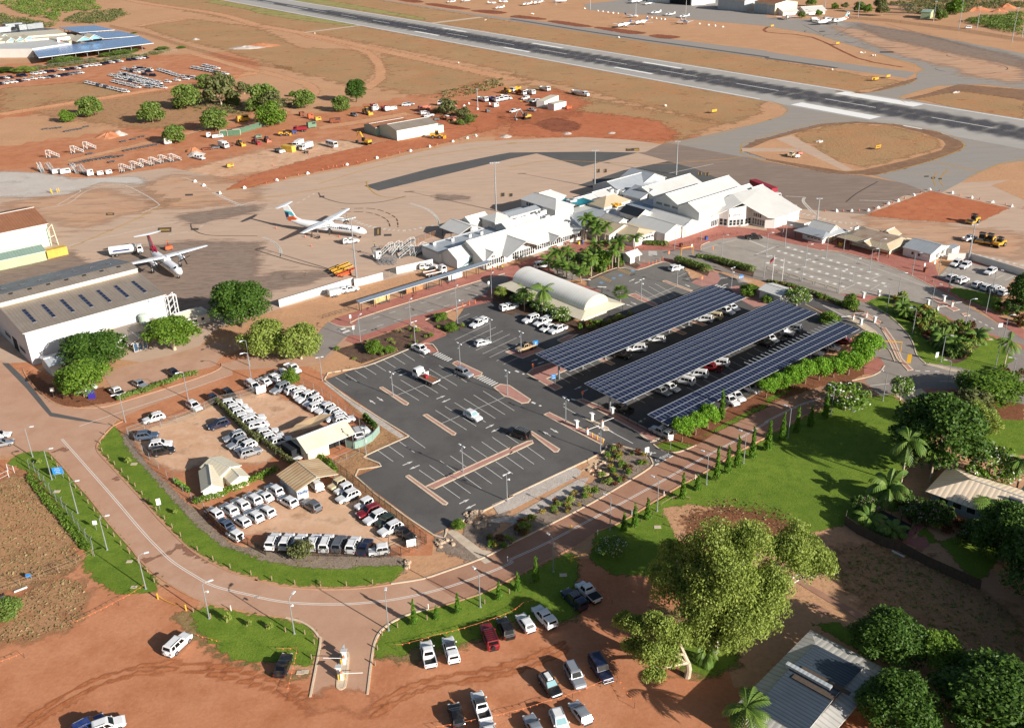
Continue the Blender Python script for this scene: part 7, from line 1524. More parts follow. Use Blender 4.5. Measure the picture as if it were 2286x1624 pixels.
scatter('small shrub in the beds above the car park','shrubs in the beds above the car park','11 220,358 340,316 395,338 355,360 235,400 175,370',26,['shrub','shrub_g','dry'],(.8,1.7),(.5,1.0),4);plt_('bush2','11',1060,1500,150,3,'largest shrub in the bed above the car park');plt_('bush2','11',1190,1500,90,1.8,'second green shrub in the bed above the car park');plt_('bush2','11',1740,1310,110,2.2,'bushy shrub beside the parked white wagon');plt_('bush2','11',1640,1215,110,2.2,'bushy shrub at the top of the small bed')
scatter('small shrub in the small bed by the drop-off','shrubs in the drop-off bed','11 375,306 410,292 462,320 425,335',10,['shrub','shrub_g'],(.8,1.4),(.5,1.0),5)
scatter('shrub under the plaza palms','shrubs under the plaza palms','21 82,205 120,185 140,200 175,218 250,186 250,162 175,152 140,165',34,['shrub','shrub_g','lowpalm','shrub'],(1.2,2.4),(1.0,2.0),6)
scatter('shrub in the island garden on the right lawn','shrubs in the lawn island garden','31 275,262 300,255 315,270 362,282 375,305 410,308 440,315 458,338 470,360 450,375 440,390 415,400 395,390 390,370 365,360 345,342 325,312 295,295',85,['shrub','shrub_g','shrub_r','lowpalm','shrub_g','shrub_y'],(1.4,3.2),(1.1,2.6),7)
scatter('shrub along the verandah end bed','shrubs around the curved-roof building','21 140,332 175,334 270,292 270,288 225,306 160,318',24,['shrub','shrub_r','shrub_g'],(1,1.8),(.7,1.4),8);scatter('shrub in the verandah corner bed','shrubs around the curved-roof building','11 522,260 538,236 572,222 572,265 540,280',12,['shrub','shrub_g'],(1,1.8),(.8,1.5),9)
scatter('low plant in the planter strip below the taxi lanes','plants in the planter strip','31 0,221 50,228 85,241 175,271 212,288 215,295 172,278 95,250 0,224',30,['shrub','shrub_g','shrub_r'],(.8,1.6),(.6,1.2),10);scatter('shrub in the garden of the bungalow','garden shrubs at the bungalow','32 262,288 312,282 360,322 425,355 567,375 567,406 425,400 350,355 312,355 275,325',40,['shrub','shrub_r','shrub_g','pink'],(1.2,2.6),(.9,2),12);scatter('dark shrub by the right-hand footpath','shrubs by the right-hand footpath','32 490,15 567,22 567,38 500,28',10,['shrub','shrub_r'],(1.2,2.2),(1,1.6),13);scatter('dark shrub right of the gate lanes','shrubs right of the gate lanes','31 498,282 525,265 567,288 567,325 525,308',22,['shrub','shrub_r','shrub_y'],(1.4,2.6),(1,2),14)
scatter('small young tree on the road verge','young trees on the verges','02 282,220 285,225 288,218',1,['shrub_g'],(1,1.2),(1.2,1.4),30);plt_('shrub_g','02',350,890,40,1.5,'young sapling near the blue road sign');plt_('shrub_g','02',1120,870,40,1.4,'young sapling on the inner verge near a lamp');plt_('shrub_g','02',1550,1330,36,1.4,'young sapling on the inner verge past the white sign');plt_('shrub_g','03',2015,700,60,2.2,'larger sapling on the verge left of the entry');plt_('shrub_g','03',2200,730,45,1.4,'small sapling on the verge left of the entry');plt_('shrub_g','13',140,755,48,1.4,'young sapling by the entry lane lamp');plt_('bush2','12',1800,1450,110,1.8,'round green shrub at the car park corner');plt_('bush','03',40,640,270,3,'green bush cut by the left edge of the view')
FT_=[('bush','00',800,1025,215),('bush2','00',600,1075,140),('bush','00',1345,1080,225),('bush','00',1650,955,255),('bush','00',1900,1150,235),('scrub','00',1950,930,320),('bush','00',1815,780,155),('scrub','00',1965,790,190),('scrub','00',2150,830,130),('bush','00',1545,1260,195),('bush','10',80,960,270),('bush2','10',160,1105,265),('bush','10',435,950,195),('bush2','10',330,850,62),('mango','10',900,900,185),('bush','10',765,980,165),('scrub','10',155,980,210),('bush','00',2230,980,130),('bush','00',2060,920,130),('bush','10',1890,1080,90),('scrub','10',1700,1010,180),('bush','10',1810,1100,60),('scrub','10',1840,1040,120)]
for k,e in en_(FT_):plt_(*e[:4],e[4]*.9,label='%s in the works yard, %s from the left'%({'bush':'green bushy tree','bush2':'leafy green tree','scrub':'grey-green scrubby tree','mango':'round dense tree'}[e[0]],ORD[k]),group='bushy trees of the works yard')
FT2=[('mango','00',40,640,190),('light','00',215,640,230),('bush','00',560,560,250),('bush','00',660,545,160),('bush','00',960,500,170),('bush','00',1070,490,220),('bush','00',1170,455,110),('bush','00',1430,440,130),('bush2','00',1600,425,85),('bush','00',1340,465,70),('bush2','00',1180,295,60),('scrub','00',480,580,120),('scrub','00',330,600,110),('scrub','00',800,540,130)]
for k,e in en_(FT2):plt_(e[0],e[1],e[2],e[3],e[4]*.85,H=e[4]*.018,label='tree before the shopping centre carports, %s of the line from the left'%ORD[k],group='trees before the shopping centre')
for k,(x,y,w_)in en_(((390,55,85),(605,80,60),(690,80,60),(815,105,95),(890,110,80),(1015,140,110),(1530,180,100),(1650,125,150),(1500,130,90),(310,160,60),(460,140,60),(1000,80,110))):plt_(['bush','bush2','scrub'][k%3],'30',x,y,w_,label='tree beyond the far apron, %s from the left'%ORD[k],group='trees beyond the far apron')
def bushland(name,label,s_,n,size,mat,seed,zr=(1.2,3)):
 rg=np.random.default_rng(seed);P=pts(s_);xs=[p.x for p in P];ys=[p.y for p in P];bl=[]
 while len(bl)<n:
  x,y=rg.uniform(min(xs),max(xs)),rg.uniform(min(ys),max(ys));r=False
  for i in rg_(len(P)):
   a,b=P[i],P[i-1]
   if(a.y>y)!=(b.y>y)and x<(b.x-a.x)*(y-a.y)/(b.y-a.y)+a.x:r=not r
  if r:h=rg.uniform(*zr);w_=h*rg.uniform(1.0,2.0);bl.append((x,y,h*.4,w_,w_,h*.7))
 stuff(quadobj(name,leafcloud(bl,n*34,size,.4,.5),mat),label,'bushland')
bushland('bushland','dense green scrub covering the top left corner','00 0,8 50,0 205,0 220,22 130,30 132,50 112,42 75,38',420,1.3,'leaf_bush',1);bushland('bushland','grey-green scrub strip beside the red pit at the far left','00 142,45 175,32 225,25 275,24 282,35 238,50 175,54',150,1.3,'leaf_scrub',2);bushland('bushland','scrub beside the dirt road at the far left edge','00 0,32 25,40 75,48 130,58 75,65 0,60',140,1.2,'leaf_scrub',3)
bushland('bushland','grey-green scrub beyond the far apron lamps','30 270,10 325,2 462,0 567,8 567,18 475,20 425,35 325,32',330,1.1,'leaf_scrub',4);bushland('bushland','green scrub at the top right edge','30 440,50 475,38 567,30 567,78 525,70',260,1.0,'leaf_bush',5);bushland('bushland','thin dry scrub on the spoil near the works site','10 388,215 425,200 475,190 545,172 545,190 475,210 412,220',110,.7,'leaf_dry',6,(.4,1.1));bushland('bushland','thin scrub around the scrap behind the shed','10 390,240 450,245 490,260 475,278 425,270',90,.6,'leaf_scrub',7,(.4,1.3));bushland('bushland','low scrub between the yard trees','00 375,238 450,212 567,238 10 75,240 100,220 50,215 0,245 00 525,255 450,250',120,.7,'leaf_scrub',8,(.4,1.4));bushland('bushland','low dry scrub along the shopping centre fence','00 62,155 175,140 325,120 375,112 350,120 225,136 125,150 50,162',150,.7,'leaf_scrub',9,(.5,1.5))
bushland('bushland','distant scrub along the top edge beyond the hangars','30 -25,-10 275,-15 600,-15 600,-5 275,-2',300,1.6,'leaf_scrub',10)
def tufts(label,s_,n,size,mat,seed,h=.25,name='grass_tufts'):
 rg=np.random.default_rng(seed);P=np.array([(p.x,p.y)for p in pts(s_)]);out=[]
 X=rg.uniform(P[:,0].min(),P[:,0].max(),n*3);Y=rg.uniform(P[:,1].min(),P[:,1].max(),n*3);ins=np.zeros(n*3,bool)
 for i in rg_(len(P)):
  (x0,y0),(x1,y1)=P[i],P[i-1]
  if y0!=y1:ins^=((y0>Y)!=(y1>Y))&(X<(x1-x0)*(Y-y0)/(y1-y0)+x0)
 X,Y=X[ins][:n],Y[ins][:n];m_=len(X);a=rg.uniform(0,6.28,m_);s=size*rg.uniform(.5,1.5,m_);d=np.stack([np.cos(a),np.sin(a),np.zeros(m_)],1)*s[:,None]*.5;c=np.stack([X,Y,np.full(m_,.04)],1);up=np.stack([rg.normal(0,.3,m_)*s,rg.normal(0,.3,m_)*s,h*s/size*rg.uniform(.5,1.4,m_)],1)
 stuff(quadobj(name,np.stack([c-d,c+d,c+d*.7+up,c-d*.7+up],1),mat),label,'grass')
for e in(('sparse grey-green weeds on the bare ground left of the loop road','02 0,270 45,240 105,298 185,405 03 162,0 180,40 140,75 0,108',1500,.3,'leaf_dry',1,.12),('sparse weeds on the red overflow parking ground','03 0,225 25,125 125,75 200,88 175,175 75,212',700,.3,'leaf_dry',2,.12),('dark weeds under the trees in the lower right','33 150,12 250,0 475,105 567,175 567,275 375,190 225,140 125,65',900,.4,'leaf_bush',3,.15),('dry weeds round the red fill path below the lawn','22 370,320 475,295 567,312 32 75,338 23 525,15 425,15',700,.3,'leaf_dry',4,.12),('wood chips and twigs on the mulch bank','02 280,150 325,222 402,298 515,400 03 567,12 13 125,24 322,30 328,50 125,56 0,35 02 425,350 325,238',2500,.3,'leaf_dry',14,.06)):tufts(*e)
# ================================================================== AIRCRAFT
plains('''pwht e6e8ea .3 0 .03 .6 .4
plane_grey 9aa0a6 .35 .2 .08
prop_black 1b1c1e .4 0 .1
tail_red 7a1a2e .35 0 .1
tail_teal 4fb4c0 .35 0 .06
tail_navy 1f3552 .35 0 .06
tail_orange c8592c .35 0 .06
stripe_blue 2a4a78 .4 0 .1''')
def wingmesh(mb,root,tip,c0,c1,th,mi=0):
 """tapered flat wing panel from root to tip (leading edge forward = +x)"""
 r,t=V3(root),V3(tip);n=5
 def sec(p,c,h):return[p+V3((c*.35,0,0)),p+V3((c*.1,0,h)),p+V3((-c*.25,0,h*.7)),p+V3((-c*.65,0,0)),p+V3((0,0,-h*.5))]
 a,b=sec(r,c0,th),sec(t,c1,th*.5)
 for i in rg_(n):mb.face([a[i],b[i],b[(i+1)%n],a[(i+1)%n]],mi)
 mb.face(a,mi);mb.face(list(reversed(b)),mi)
def vfin(mb,pts2,th,mi=0):
 for s in(1,-1):
  q=[V3((x,s*th/2,z))for x,z in pts2];mb.face(q if s>0 else list(reversed(q)),mi)
 n=len(pts2)
 for i in rg_(n):
  (x0,z0),(x1,z1)=pts2[i],pts2[(i+1)%n];mb.face([(x0,-th/2,z0),(x1,-th/2,z1),(x1,th/2,z1),(x0,th/2,z0)],mi)
def airliner(name,label,tl,xt,yt,xn,yn,L,span,tail,txt=None,z=2.6,blades=6,nac=5.0):
 a,b=at(tl,xt,yt,z),at(tl,xn,yn,z);d=b-a;t=thg(name,label,'aeroplane',((a.x+b.x)/2,(a.y+b.y)/2,.06),atan2(d.y,d.x));h=L/2;r=1.35;zc=2.55
 mb=MB();st=[(h,.12,-.35),(h-.35,.55,-.3),(h-1.1,.95,-.18),(h-2.3,1.25,-.05),(h-3.6,r,0),(-h*.35,r,0),(-h*.6,r*.85,.25),(-h*.82,r*.5,.7),(-h*.97,r*.16,1.0)];n=16;rows=[[V3((x,q*cos(6.2832*i/n),zc+dz+q*sin(6.2832*i/n)))for i in rg_(n)]for x,q,dz in st]
 for p,q in zip(rows,rows[1:]):
  for i in rg_(n):mb.face([p[i],q[i],q[(i+1)%n],p[(i+1)%n]])
 mb.face(rows[0]);mb.face(list(reversed(rows[-1])));fu=kid(mb,'fuselage','pwht',t,smo=True,weld=True)
 q=MB()
 for s in(1,-1):
  x=h-2.15
  q.face([(x+.2,s*.25,zc+1.03),(x+.1,s*.95,zc+.72),(x-.55,s*1.02,zc+.92),(x-.5,s*.25,zc+1.28)]if s>0 else[(x+.1,s*.95,zc+.72),(x+.2,s*.25,zc+1.03),(x-.5,s*.25,zc+1.28),(x-.55,s*1.02,zc+.92)])
 q.v=[(v[0]+.12,v[1]*1.05,v[2]+.04)for v in q.v];kid(q,'cockpit_window','cgla',fu)
 q=MB()
 for i in rg_(int(L*.6)):
  x=h-5-i*.82
  if x<-h*.4:break
  for s in(1,-1):q.box((x,s*r*.985,zc+.35),(.3,.06,.42))
 o=kid(q,'cabin_windows','cgla',fu)
 zw=zc+r+.15;xw=h*.06;bx_('wing_fairing','pwht',t,(xw-.2,0,zw-.1),(4.2,2.2,.55),taper=.7)
 for s in(1,-1):
  mb=MB();wingmesh(mb,(xw,s*.4,zw+.15),(xw-.1,s*nac,zw+.2),3.3,3.2,.28);wingmesh(mb,(xw-.1,s*nac,zw+.2),(xw-.3,s*span/2,zw+.5),3.2,1.5,.26);kid(mb,'wing','pwht',t)
  mb=MB();prof=[(.25,3.6),(.55,3.2),(.68,2.0),(.66,0),(.45,-2.2),(.15,-3.2)];mb.lathe([(a_,b_)for a_,b_ in reversed(prof)],c=(xw+.3,s*nac,zw-.35),n=12,axis='X');na=kid(mb,'engine_nacelle','pwht',t,smo=True)
  mb=MB();mb.lathe([(.3,0),(.2,.35),(.03,.6)],c=(xw+3.9,s*nac,zw-.35),n=8,axis='X')
  for k in rg_(blades):
   an=6.2832*k/blades+.3;dv=V3((0,cos(an),sin(an)));sv=V3((.14,-sin(an)*.16,cos(an)*.16));c=V3((xw+4.0,s*nac,zw-.35));mb.face([c+dv*.2-sv*.7,c+dv*.2+sv*.7,c+dv*1.5+sv,c+dv*2.0+sv*.5,c+dv*2.0-sv*.5,c+dv*1.4-sv]);mb.face([c+dv*.2+sv*.7+V3((.04,0,0)),c+dv*.2-sv*.7+V3((.04,0,0)),c+dv*1.4-sv+V3((.04,0,0)),c+dv*2.0-sv*.5+V3((.04,0,0)),c+dv*2.0+sv*.5+V3((.04,0,0)),c+dv*1.5+sv+V3((.04,0,0))])
  kid(mb,'propeller','prop_black',na)
  mb=MB();mb.tube((xw-.6,s*nac,zw-.6),(xw-.6,s*nac,.5),.12,6);g=kid(mb,'landing_gear','plane_grey',t);whl(g,xw-.6,s*(nac+.28),.46,.28);whl(g,xw-.6,s*(nac-.28),.46,.28)
 mb=MB();mb.tube((h-2.6,0,zc-.8),(h-2.6,0,.35),.09,6);g=kid(mb,'nose_gear','plane_grey',t);whl(g,h-2.6,.2,.32,.18);whl(g,h-2.6,-.2,.32,.18)
 xf=-h+.2;zt=zc+5.6;mb=MB();vfin(mb,[(xf+6.6,zc+1.25),(xf+4.2,zc+2.0),(xf+1.6,zt),(xf-.6,zt),(xf+.5,zc+1.0)],.3);fin=kid(mb,'tail_fin','pwht' if tail=='teal' else 'tail_red',t)
 if tail=='teal':
  for pts2,m_ in(([(xf+4.0,zc+2.05),(xf+2.9,zc+3.6),(xf+.05,zc+3.9),(xf+.1,zc+3.0),(xf+2.0,zc+2.6)],'tail_teal'),([(xf+1.6,zc+3.3),(xf+.0,zc+3.5),(xf+.3,zc+1.6),(xf+1.4,zc+1.5)],'tail_navy'),([(xf+4.8,zc+1.4),(xf+3.4,zc+2.3),(xf+1.2,zc+1.8),(xf+1.4,zc+.6),(xf+3.0,zc+.4)],'tail_orange')):
   mb=MB();vfin(mb,pts2,.42 if m_!='tail_orange' else 1.25);kid(mb,'tail_emblem',m_,fin)
 else:
  mb=MB();vfin(mb,[(xf+4.8,zc+1.3),(xf+3.2,zc+2.6),(xf+1.4,zc+1.3),(xf+2.2,zc-.2),(xf+4.4,zc+.1)],1.3);kid(mb,'tail_emblem','tail_red',fin)
 mb=MB()
 for s in(1,-1):wingmesh(mb,(xf+.4,0,zt),(xf+.1,s*span*.155,zt+.05),2.2,1.3,.14)
 kid(mb,'tailplane','pwht',t)
 if txt:
  for s in(1,-1):
   p0,p1=V3((h-5.2-4.6,-s*r*1.0,zc+.62)),V3((h-5.2,-s*r*1.0,zc+.62));p0,p1=(p0,p1)if s>0 else(p1,p0);text_mesh('lettering',txt,'ldrk',1.15,fu,frame_on(p0,p1,off=.02))
 return t
q400=airliner('airliner','white twin-propeller airliner with NEXUS lettering and teal orange tail','11',235,345,1020,440,31,27.5,'teal','NEXUS')
dash=airliner('airliner','white twin-propeller airliner with dark red tail beside the fuel tanker','01',1335,620,1580,790,24.5,26.5,'red',None,blades=4,nac=4.2)
airliner('airliner','distant white twin-propeller airliner parked on the far apron','30',760,165,415,198,31,27.5,'teal',None)
p=at('01',1490,600);t=thg('ground_power_unit','orange equipment cart with a standing worker beside the red-tailed airliner','cart',p,.5);bx_('body','opla',t,(0,0,.9),(2.4,1.6,1.1),taper=.85)
for sx in(-.8,.8):
 for sy in(-.8,.8):whl(t,sx,sy,.3,.2)
def light_plane(kind):
 t=thg('light_aircraft','plane','aeroplane');PROTOS.append(t);high=kind=='high';tw=kind=='twin';L=8.2 if not tw else 10.5;h=L/2;zc=1.25;mb=MB();st=[(h,.3,0),(h-.5,.55,0),(h*.3,.68,.15),(-h*.15,.6,.15),(-h*.6,.3,.2),(-h,.1,.3)];n=10;rows=[[V3((x,q*cos(6.2832*i/n),zc+dz+q*1.1*sin(6.2832*i/n)))for i in rg_(n)]for x,q,dz in st]
 for p,q in zip(rows,rows[1:]):
  for i in rg_(n):mb.face([p[i],q[i],q[(i+1)%n],p[(i+1)%n]])
 mb.face(rows[0]);mb.face(list(reversed(rows[-1])));kid(mb,'fuselage','pwht',t,smo=True,weld=True)
 bx_('cabin_glass','cgla',t,(h*.32,0,zc+.72),(1.5,1.05,.42),taper=.8);zw=zc+1.0 if high else zc-.25
 for s in(1,-1):mb=MB();wingmesh(mb,(.6,s*.2,zw),(.45,s*(5.4 if not tw else 6.6),zw+(.1 if high else.4)),1.7,1.2,.16);kid(mb,'wing','pwht',t)
 mb=MB()
 for s in(1,-1):wingmesh(mb,(-h+.3,0,zc+.35),(-h+.1,s*1.8,zc+.35),1.1,.8,.1)
 kid(mb,'tailplane','pwht',t);mb=MB();vfin(mb,[(-h+1.6,zc+.4),(-h+.5,zc+1.9),(-h-.2,zc+1.9),(-h,zc+.3)],.12);kid(mb,'tail_fin','pwht' if not tw else 'stripe_blue',t)
 for x,y in((h*.6,0),(-.1,1.1),(-.1,-1.1)):mb=MB();mb.tube((x,y*.5,zc-.4),(x,y,.25),.05,5);mb.lathe([(.1,-.08),(.22,-.08),(.22,.08),(.1,.08)],c=(x,y,.22),n=8,axis='Y');kid(mb,'wheel','tyre',t)
 for s in((0,)if not tw else(-1,1)):bx_('propeller','prop_black',t,(h+.08 if not tw else 2.2,s*2.0,zc),(.05,.14,1.8 if not tw else 1.7));
 if tw:
  for s in(1,-1):lt_('engine_nacelle','pwht',t,[(.1,-1.6),(.38,-.6),(.4,.6),(.2,1.0)],c=(1.2,s*2.0,zc),n=8,axis='X')
 return t
LP_={k:light_plane(k)for k in('high','low','twin')}
for k,(kd,tl,x0,y0,x1,y1,lb)in en_((('high','20',1335,110,1240,115,'white high-wing light plane, left of the three in line'),('high','20',1460,125,1365,128,'white high-wing light plane, middle of the three in line'),('high','20',1585,142,1490,146,'white high-wing light plane, right of the three in line'),('twin','20',1020,140,1120,145,'twin-engined light plane with dark blue tail'),('twin','20',1065,215,950,235,'silver twin light plane nearest the taxiway'),('twin','20',1220,190,1100,212,'silver twin light plane right of the nearest one'),('low','20',1500,190,1575,205,'small low-wing light plane standing by a lamp mast'),('high','20',200,35,110,42,'light plane second from the left at the top edge'),('high','20',295,22,205,32,'light plane third from the left at the top edge'),('twin','20',400,15,490,8,'larger light plane with a purple nose near the top edge'),('high','10',1770,15,1690,18,'light plane at the far left of the parked line'),('high','10',1900,8,1815,10,'light plane second in the far parked line'),('high','10',2050,28,2125,24,'light plane third in the far parked line'),('high','10',2150,18,2230,14,'light plane fourth in the far parked line'),('high','10',2200,66,2115,72,'light plane nearest the far taxiway on the left'),('twin','20',1175,10,1075,22,'white business plane left of the hangars'),('twin','20',1250,28,1200,35,'small white plane in front of the white hangar doors'),('low','30',175,135,185,178,'small white jet facing the camera left of the airliner'),('high','20',1700,10,1770,14,'white plane beside the slab-sided hangar'))):
 a,b=at(tl,x0,y0,1.3),at(tl,x1,y1,1.3);d=b-a;o=dup(LP_[kd],((a.x+b.x)/2,(a.y+b.y)/2,.05),atan2(d.y,d.x),scale=min(1.6,max(1.0,d.length/9)),label=lb,group='parked light aircraft');o.name='light_aircraft'
# ================================================================== APRON EQUIPMENT
def stairs_proto():
 t=thg('aircraft_stairs','stairs','stairs');PROTOS.append(t);mb=MB()
 for i in rg_(12):mb.box((-2.6+i*.36,0,.35+i*.22),(.38,1.3,.06))
 mb.box((2.3,0,3.0),(1.8,1.5,.1));kid(mb,'steps','galv',t)
 for s in(-1,1):
  mb=MB();mb.tube((-2.7,s*.68,.2),(1.5,s*.68,2.9),.08,5);mb.tube((-2.7,s*.68,1.2),(1.5,s*.68,3.9),.05,5);mb.tube((1.5,s*.68,3.9),(3.1,s*.68,3.9),.05,5)
  for k in rg_(5):mb.tube((-2.5+k,s*.68,.35+k*.63),(-2.5+k,s*.68,1.35+k*.63),.04,4)
  for x in(1.5,3.1):mb.tube((x,s*.68,.4),(x,s*.68,3.9),.06,5)
  mb.tube((1.5,s*.68,.5),(3.1,s*.68,2.9),.05,5);kid(mb,'handrail','wmet',t)
 bx_('chassis','mgry',t,(.4,0,.45),(5.4,1.3,.14))
 for x in(-1.6,2.3):
  for s in(-1,1):whl(t,x,s*.7,.3,.2)
 return t
ST=stairs_proto()
for k,(tl,x,y,a)in en_((('00',365,1510,2.2),('00',450,1510,2.4),('00',665,1520,2.3),('00',735,1530,2.4),('00',1115,1510,1.0),('00',1210,1485,.9),('00',1285,1465,.9),('00',1375,1450,1.0),('00',1460,1430,.9),('00',1550,1420,.85),('00',475,1390,.4),('00',690,1350,.5),('00',800,1315,.3))):
 p=at(tl,x,y);o=dup(ST,p,a+pi if k>3 else a,scale=.9,label='wheeled aircraft stairs, %s in the equipment park from the left'%ORD[k],group='aircraft stairs in the equipment park');o.name='aircraft_stairs'
for k,(x,y,a)in en_(((1160,640,.6),(1240,630,.9),(1330,660,.4),(1450,640,.8),(1340,590,.3))):
 p=at('11',x,y);o=dup(ST,p,a,scale=.85,label='boarding platform stairs, %s from the left behind the white wall'%ORD[k],group='boarding stairs behind the white wall');o.name='aircraft_stairs'
def dolly_proto():
 t=thg('baggage_dolly','dolly','trolley');PROTOS.append(t);bx_('deck','mgry',t,(0,0,.5),(3.0,1.5,.1));mb=MB()
 for s in(-1,1):mb.tube((-1.45,s*.7,.5),(-1.45,s*.7,1.3),.04,4)
 mb.tube((-1.45,-.7,1.3),(-1.45,.7,1.3),.04,4);mb.tube((1.5,0,.45),(2.5,0,.35),.05,4);kid(mb,'frame','galv',t)
 for x in(-1,1):
  for s in(-1,1):whl(t,x,s*.6,.22,.14)
 return t
DP=dolly_proto();dl=[]
for k in rg_(9):dl.append((640+k*40,1450-k*8,.8));dl.append((760+k*38,1420-k*5,.8))
for k in rg_(8):dl.append((1110+k*36,1330-k*7,.7))
for x,y in((1085,1250),(1175,1230),(1250,1208),(400,1140),(470,1135),(520,1130),(590,1160),(640,1150),(700,1140),(760,1120),(930,1395),(980,1430),(790,1360)):dl.append((x,y,.7))
for k,(x,y,a)in en_(dl):o=dup(DP,at('00',x,y),a+ru(-.2,.2),scale=1.0,label='grey baggage dolly parked on the bare dirt of the equipment park',group='baggage dollies in the equipment park');o.name='baggage_dolly'
def belt(label,tl,xt,yt,xn,yn,mat):
 loc,rz,L=place2(tl,xt,yt,xn,yn,.8);t=thg('belt_loader',label,'loader',loc,rz);bx_('belt','bpla',t,(0,0,1.25),(6.5,.95,.14),tilt=-.1);mb=MB()
 for s in(-1,1):mb.box((0,s*.55,1.3),(6.6,.12,.3),tilt=-.1)
 mb.box((-.4,0,.65),(3.6,1.2,.5));kid(mb,'frame',mat,t)
 for x in(-1.5,1.2):
  for s in(-1,1):whl(t,x,s*.6,.3,.2)
for k,(y,mt,l)in en_(((770,'ambr','yellow belt loader, rearmost of three by the wall'),(790,'ambr','yellow belt loader, second of three by the wall'),(815,'opla','orange belt loader nearest the wall'))):belt(l,'11',660+k*25,y+15,830+k*35,y-35,mt)
def gate_barrow(x):pass
def cart(name,label,tl,x,y,d,mat,a=.6,cat='cart'):
 p=at(tl,x,y);t=thg(name,label,cat,p,a);bx_('body',mat,t,(0,0,.45+d[2]/2),d,taper=.92);bx_('dark_panel','bpla',t,(d[0]*.2,0,.45+d[2]*.75),(d[0]*.4,d[1]*1.01,d[2]*.3))
 for sx in(-1,1):
  for sy in(-1,1):whl(t,sx*d[0]*.32,sy*d[1]*.45,.3,.2)
 return t
cart('aircraft_tug','white aircraft tug, left of two on the apron edge','00',500,1530,(3.4,1.8,1.5),'wmet');cart('aircraft_tug','white aircraft tug, right of two on the apron edge','00',578,1530,(4.0,2.0,1.7),'wmet');cart('lift_truck','white mast lift truck between stairs and tug','00',798,1550,(2.4,1.6,2.2),'wmet');cart('lift_truck','white mast lift truck, left of two upright frames','00',885,1545,(2.4,1.6,1.4),'wmet');cart('lift_truck','white mast lift truck, right of two upright frames','00',960,1535,(2.4,1.6,1.4),'wmet');cart('lift_truck','white mast lift beside the small green bush','00',1478,1270,(3.2,2.2,2.6),'wmet')
cart('generator','yellow generator alone on the pale dirt','00',2028,1475,(2.8,1.5,1.2),'ambr');cart('generator','orange generator right of the white site huts','20',515,962,(3,1.6,1.3),'opla');cart('lift_truck','white high-lift machine beside the stacked trolleys','11',1085,690,(1.8,1.4,2.4),'wmet');cart('skid_loader','white skid loader in front of the tippers','10',2120,945,(3,1.8,1.8),'wmet');cart('steel_drum_roller','grey steel roller lying on the red dirt','10',2050,990,(2,1.4,1.2),'mgry');cart('skip_bin','dark tipped skip bin on the dirt left of the loader','10',710,1080,(5.5,2.4,1.8),'rusty',.3,'skip');cart('fuel_tank_trailer','brown tank trailer near the skip bin','10',415,1020,(2.6,1.8,1.6),'rusty');cart('machine','yellow machine near the skip bin','10',555,1065,(3,1.8,1.6),'ambr');cart('machine','orange machine left of the yellow one','10',490,1045,(2.6,1.6,2.0),'opla');cart('machine','white tow tractor left of the loaders','10',1060,975,(3.6,2,1.8),'wmet');cart('machine','white scrap machine right of the red trucks','10',1215,970,(4,2,1.4),'wmet');cart('machine','green and white machine behind the red tip truck','10',500,1125,(4.4,2.2,2.4),'green_metal');cart('machine','blue and yellow implement in the machinery line','10',345,1175,(2.4,1.6,1.0),'pa_blue');cart('machine','green implement left of the orange backhoe','10',30,1215,(3,1.6,.9),'green_metal');cart('machine','black bundle below the box trucks','10',455,1350,(1.8,1,.5),'bpla');cart('machine','small white tug left of the yellow container','10',240,1350,(2.6,1.4,1.0),'wmet');cart('machine','dark tow tractor left of the yellow container','10',205,1340,(2.4,1.4,1.2),'bpla');cart('machine','yellow fuel machine behind the containers','00',2140,1070,(6,2.4,2.6),'ambr')
for k,(x,y)in en_(((1690,1045),(1720,1060),(1750,1070),(1740,1035),(1660,1050),(1600,1060),(1770,1040))):cart('scrap_machine','scrapped machinery behind the shed, piece %s from the left'%ORD[k],'10',x,y,(ru(2,4),1.6,ru(.7,1.5)),random.choice(['salmon_paint','wmet','rusty','mgry']),ru(0,3))
cart('flatbed_trailer','flat rusty trailer below the sweeper truck','00',1825,1320,(5,2.2,.5),'rusty',.4);cart('flatbed_trailer','rusty trailer frame beside the flat one','00',1900,1310,(3.5,2,.7),'mgry',.4);cart('tractor','small brown implement right of the sweeper','00',2040,1285,(2.5,1.5,.9),'rusty',.4);cart('machine','white machine beside the left containers','00',1920,1215,(5,2,1.2),'wmet',.3);cart('machine','white plant behind the left containers','00',1840,1210,(2,2,1.8),'wmet',.3)
mb=MB()
def barrow(k,x,y):
 p=at('11',x,y);t=thg('folding_trolley','silver folding trolley, %s in the nested stack behind the white wall'%ORD[k],'trolley',p,.9,'nested silver trolleys');mb=MB()
 for s in(-1,1):mb.tube((-.9,s*.5,.3),(.9,s*.5,1.9),.05,5);mb.tube((-.9,s*.5,.3),(.9,s*.5,.3),.05,5);mb.tube((.9,s*.5,.3),(.9,s*.5,1.9),.05,5)
 for i in rg_(5):mb.tube((-.9+i*.45,-.5,.3+i*.4),(-.9+i*.45,.5,.3+i*.4),.04,5)
 kid(mb,'frame','galv',t)
for k in rg_(12):barrow(k,1095+k*13,700+(k%3)*14)
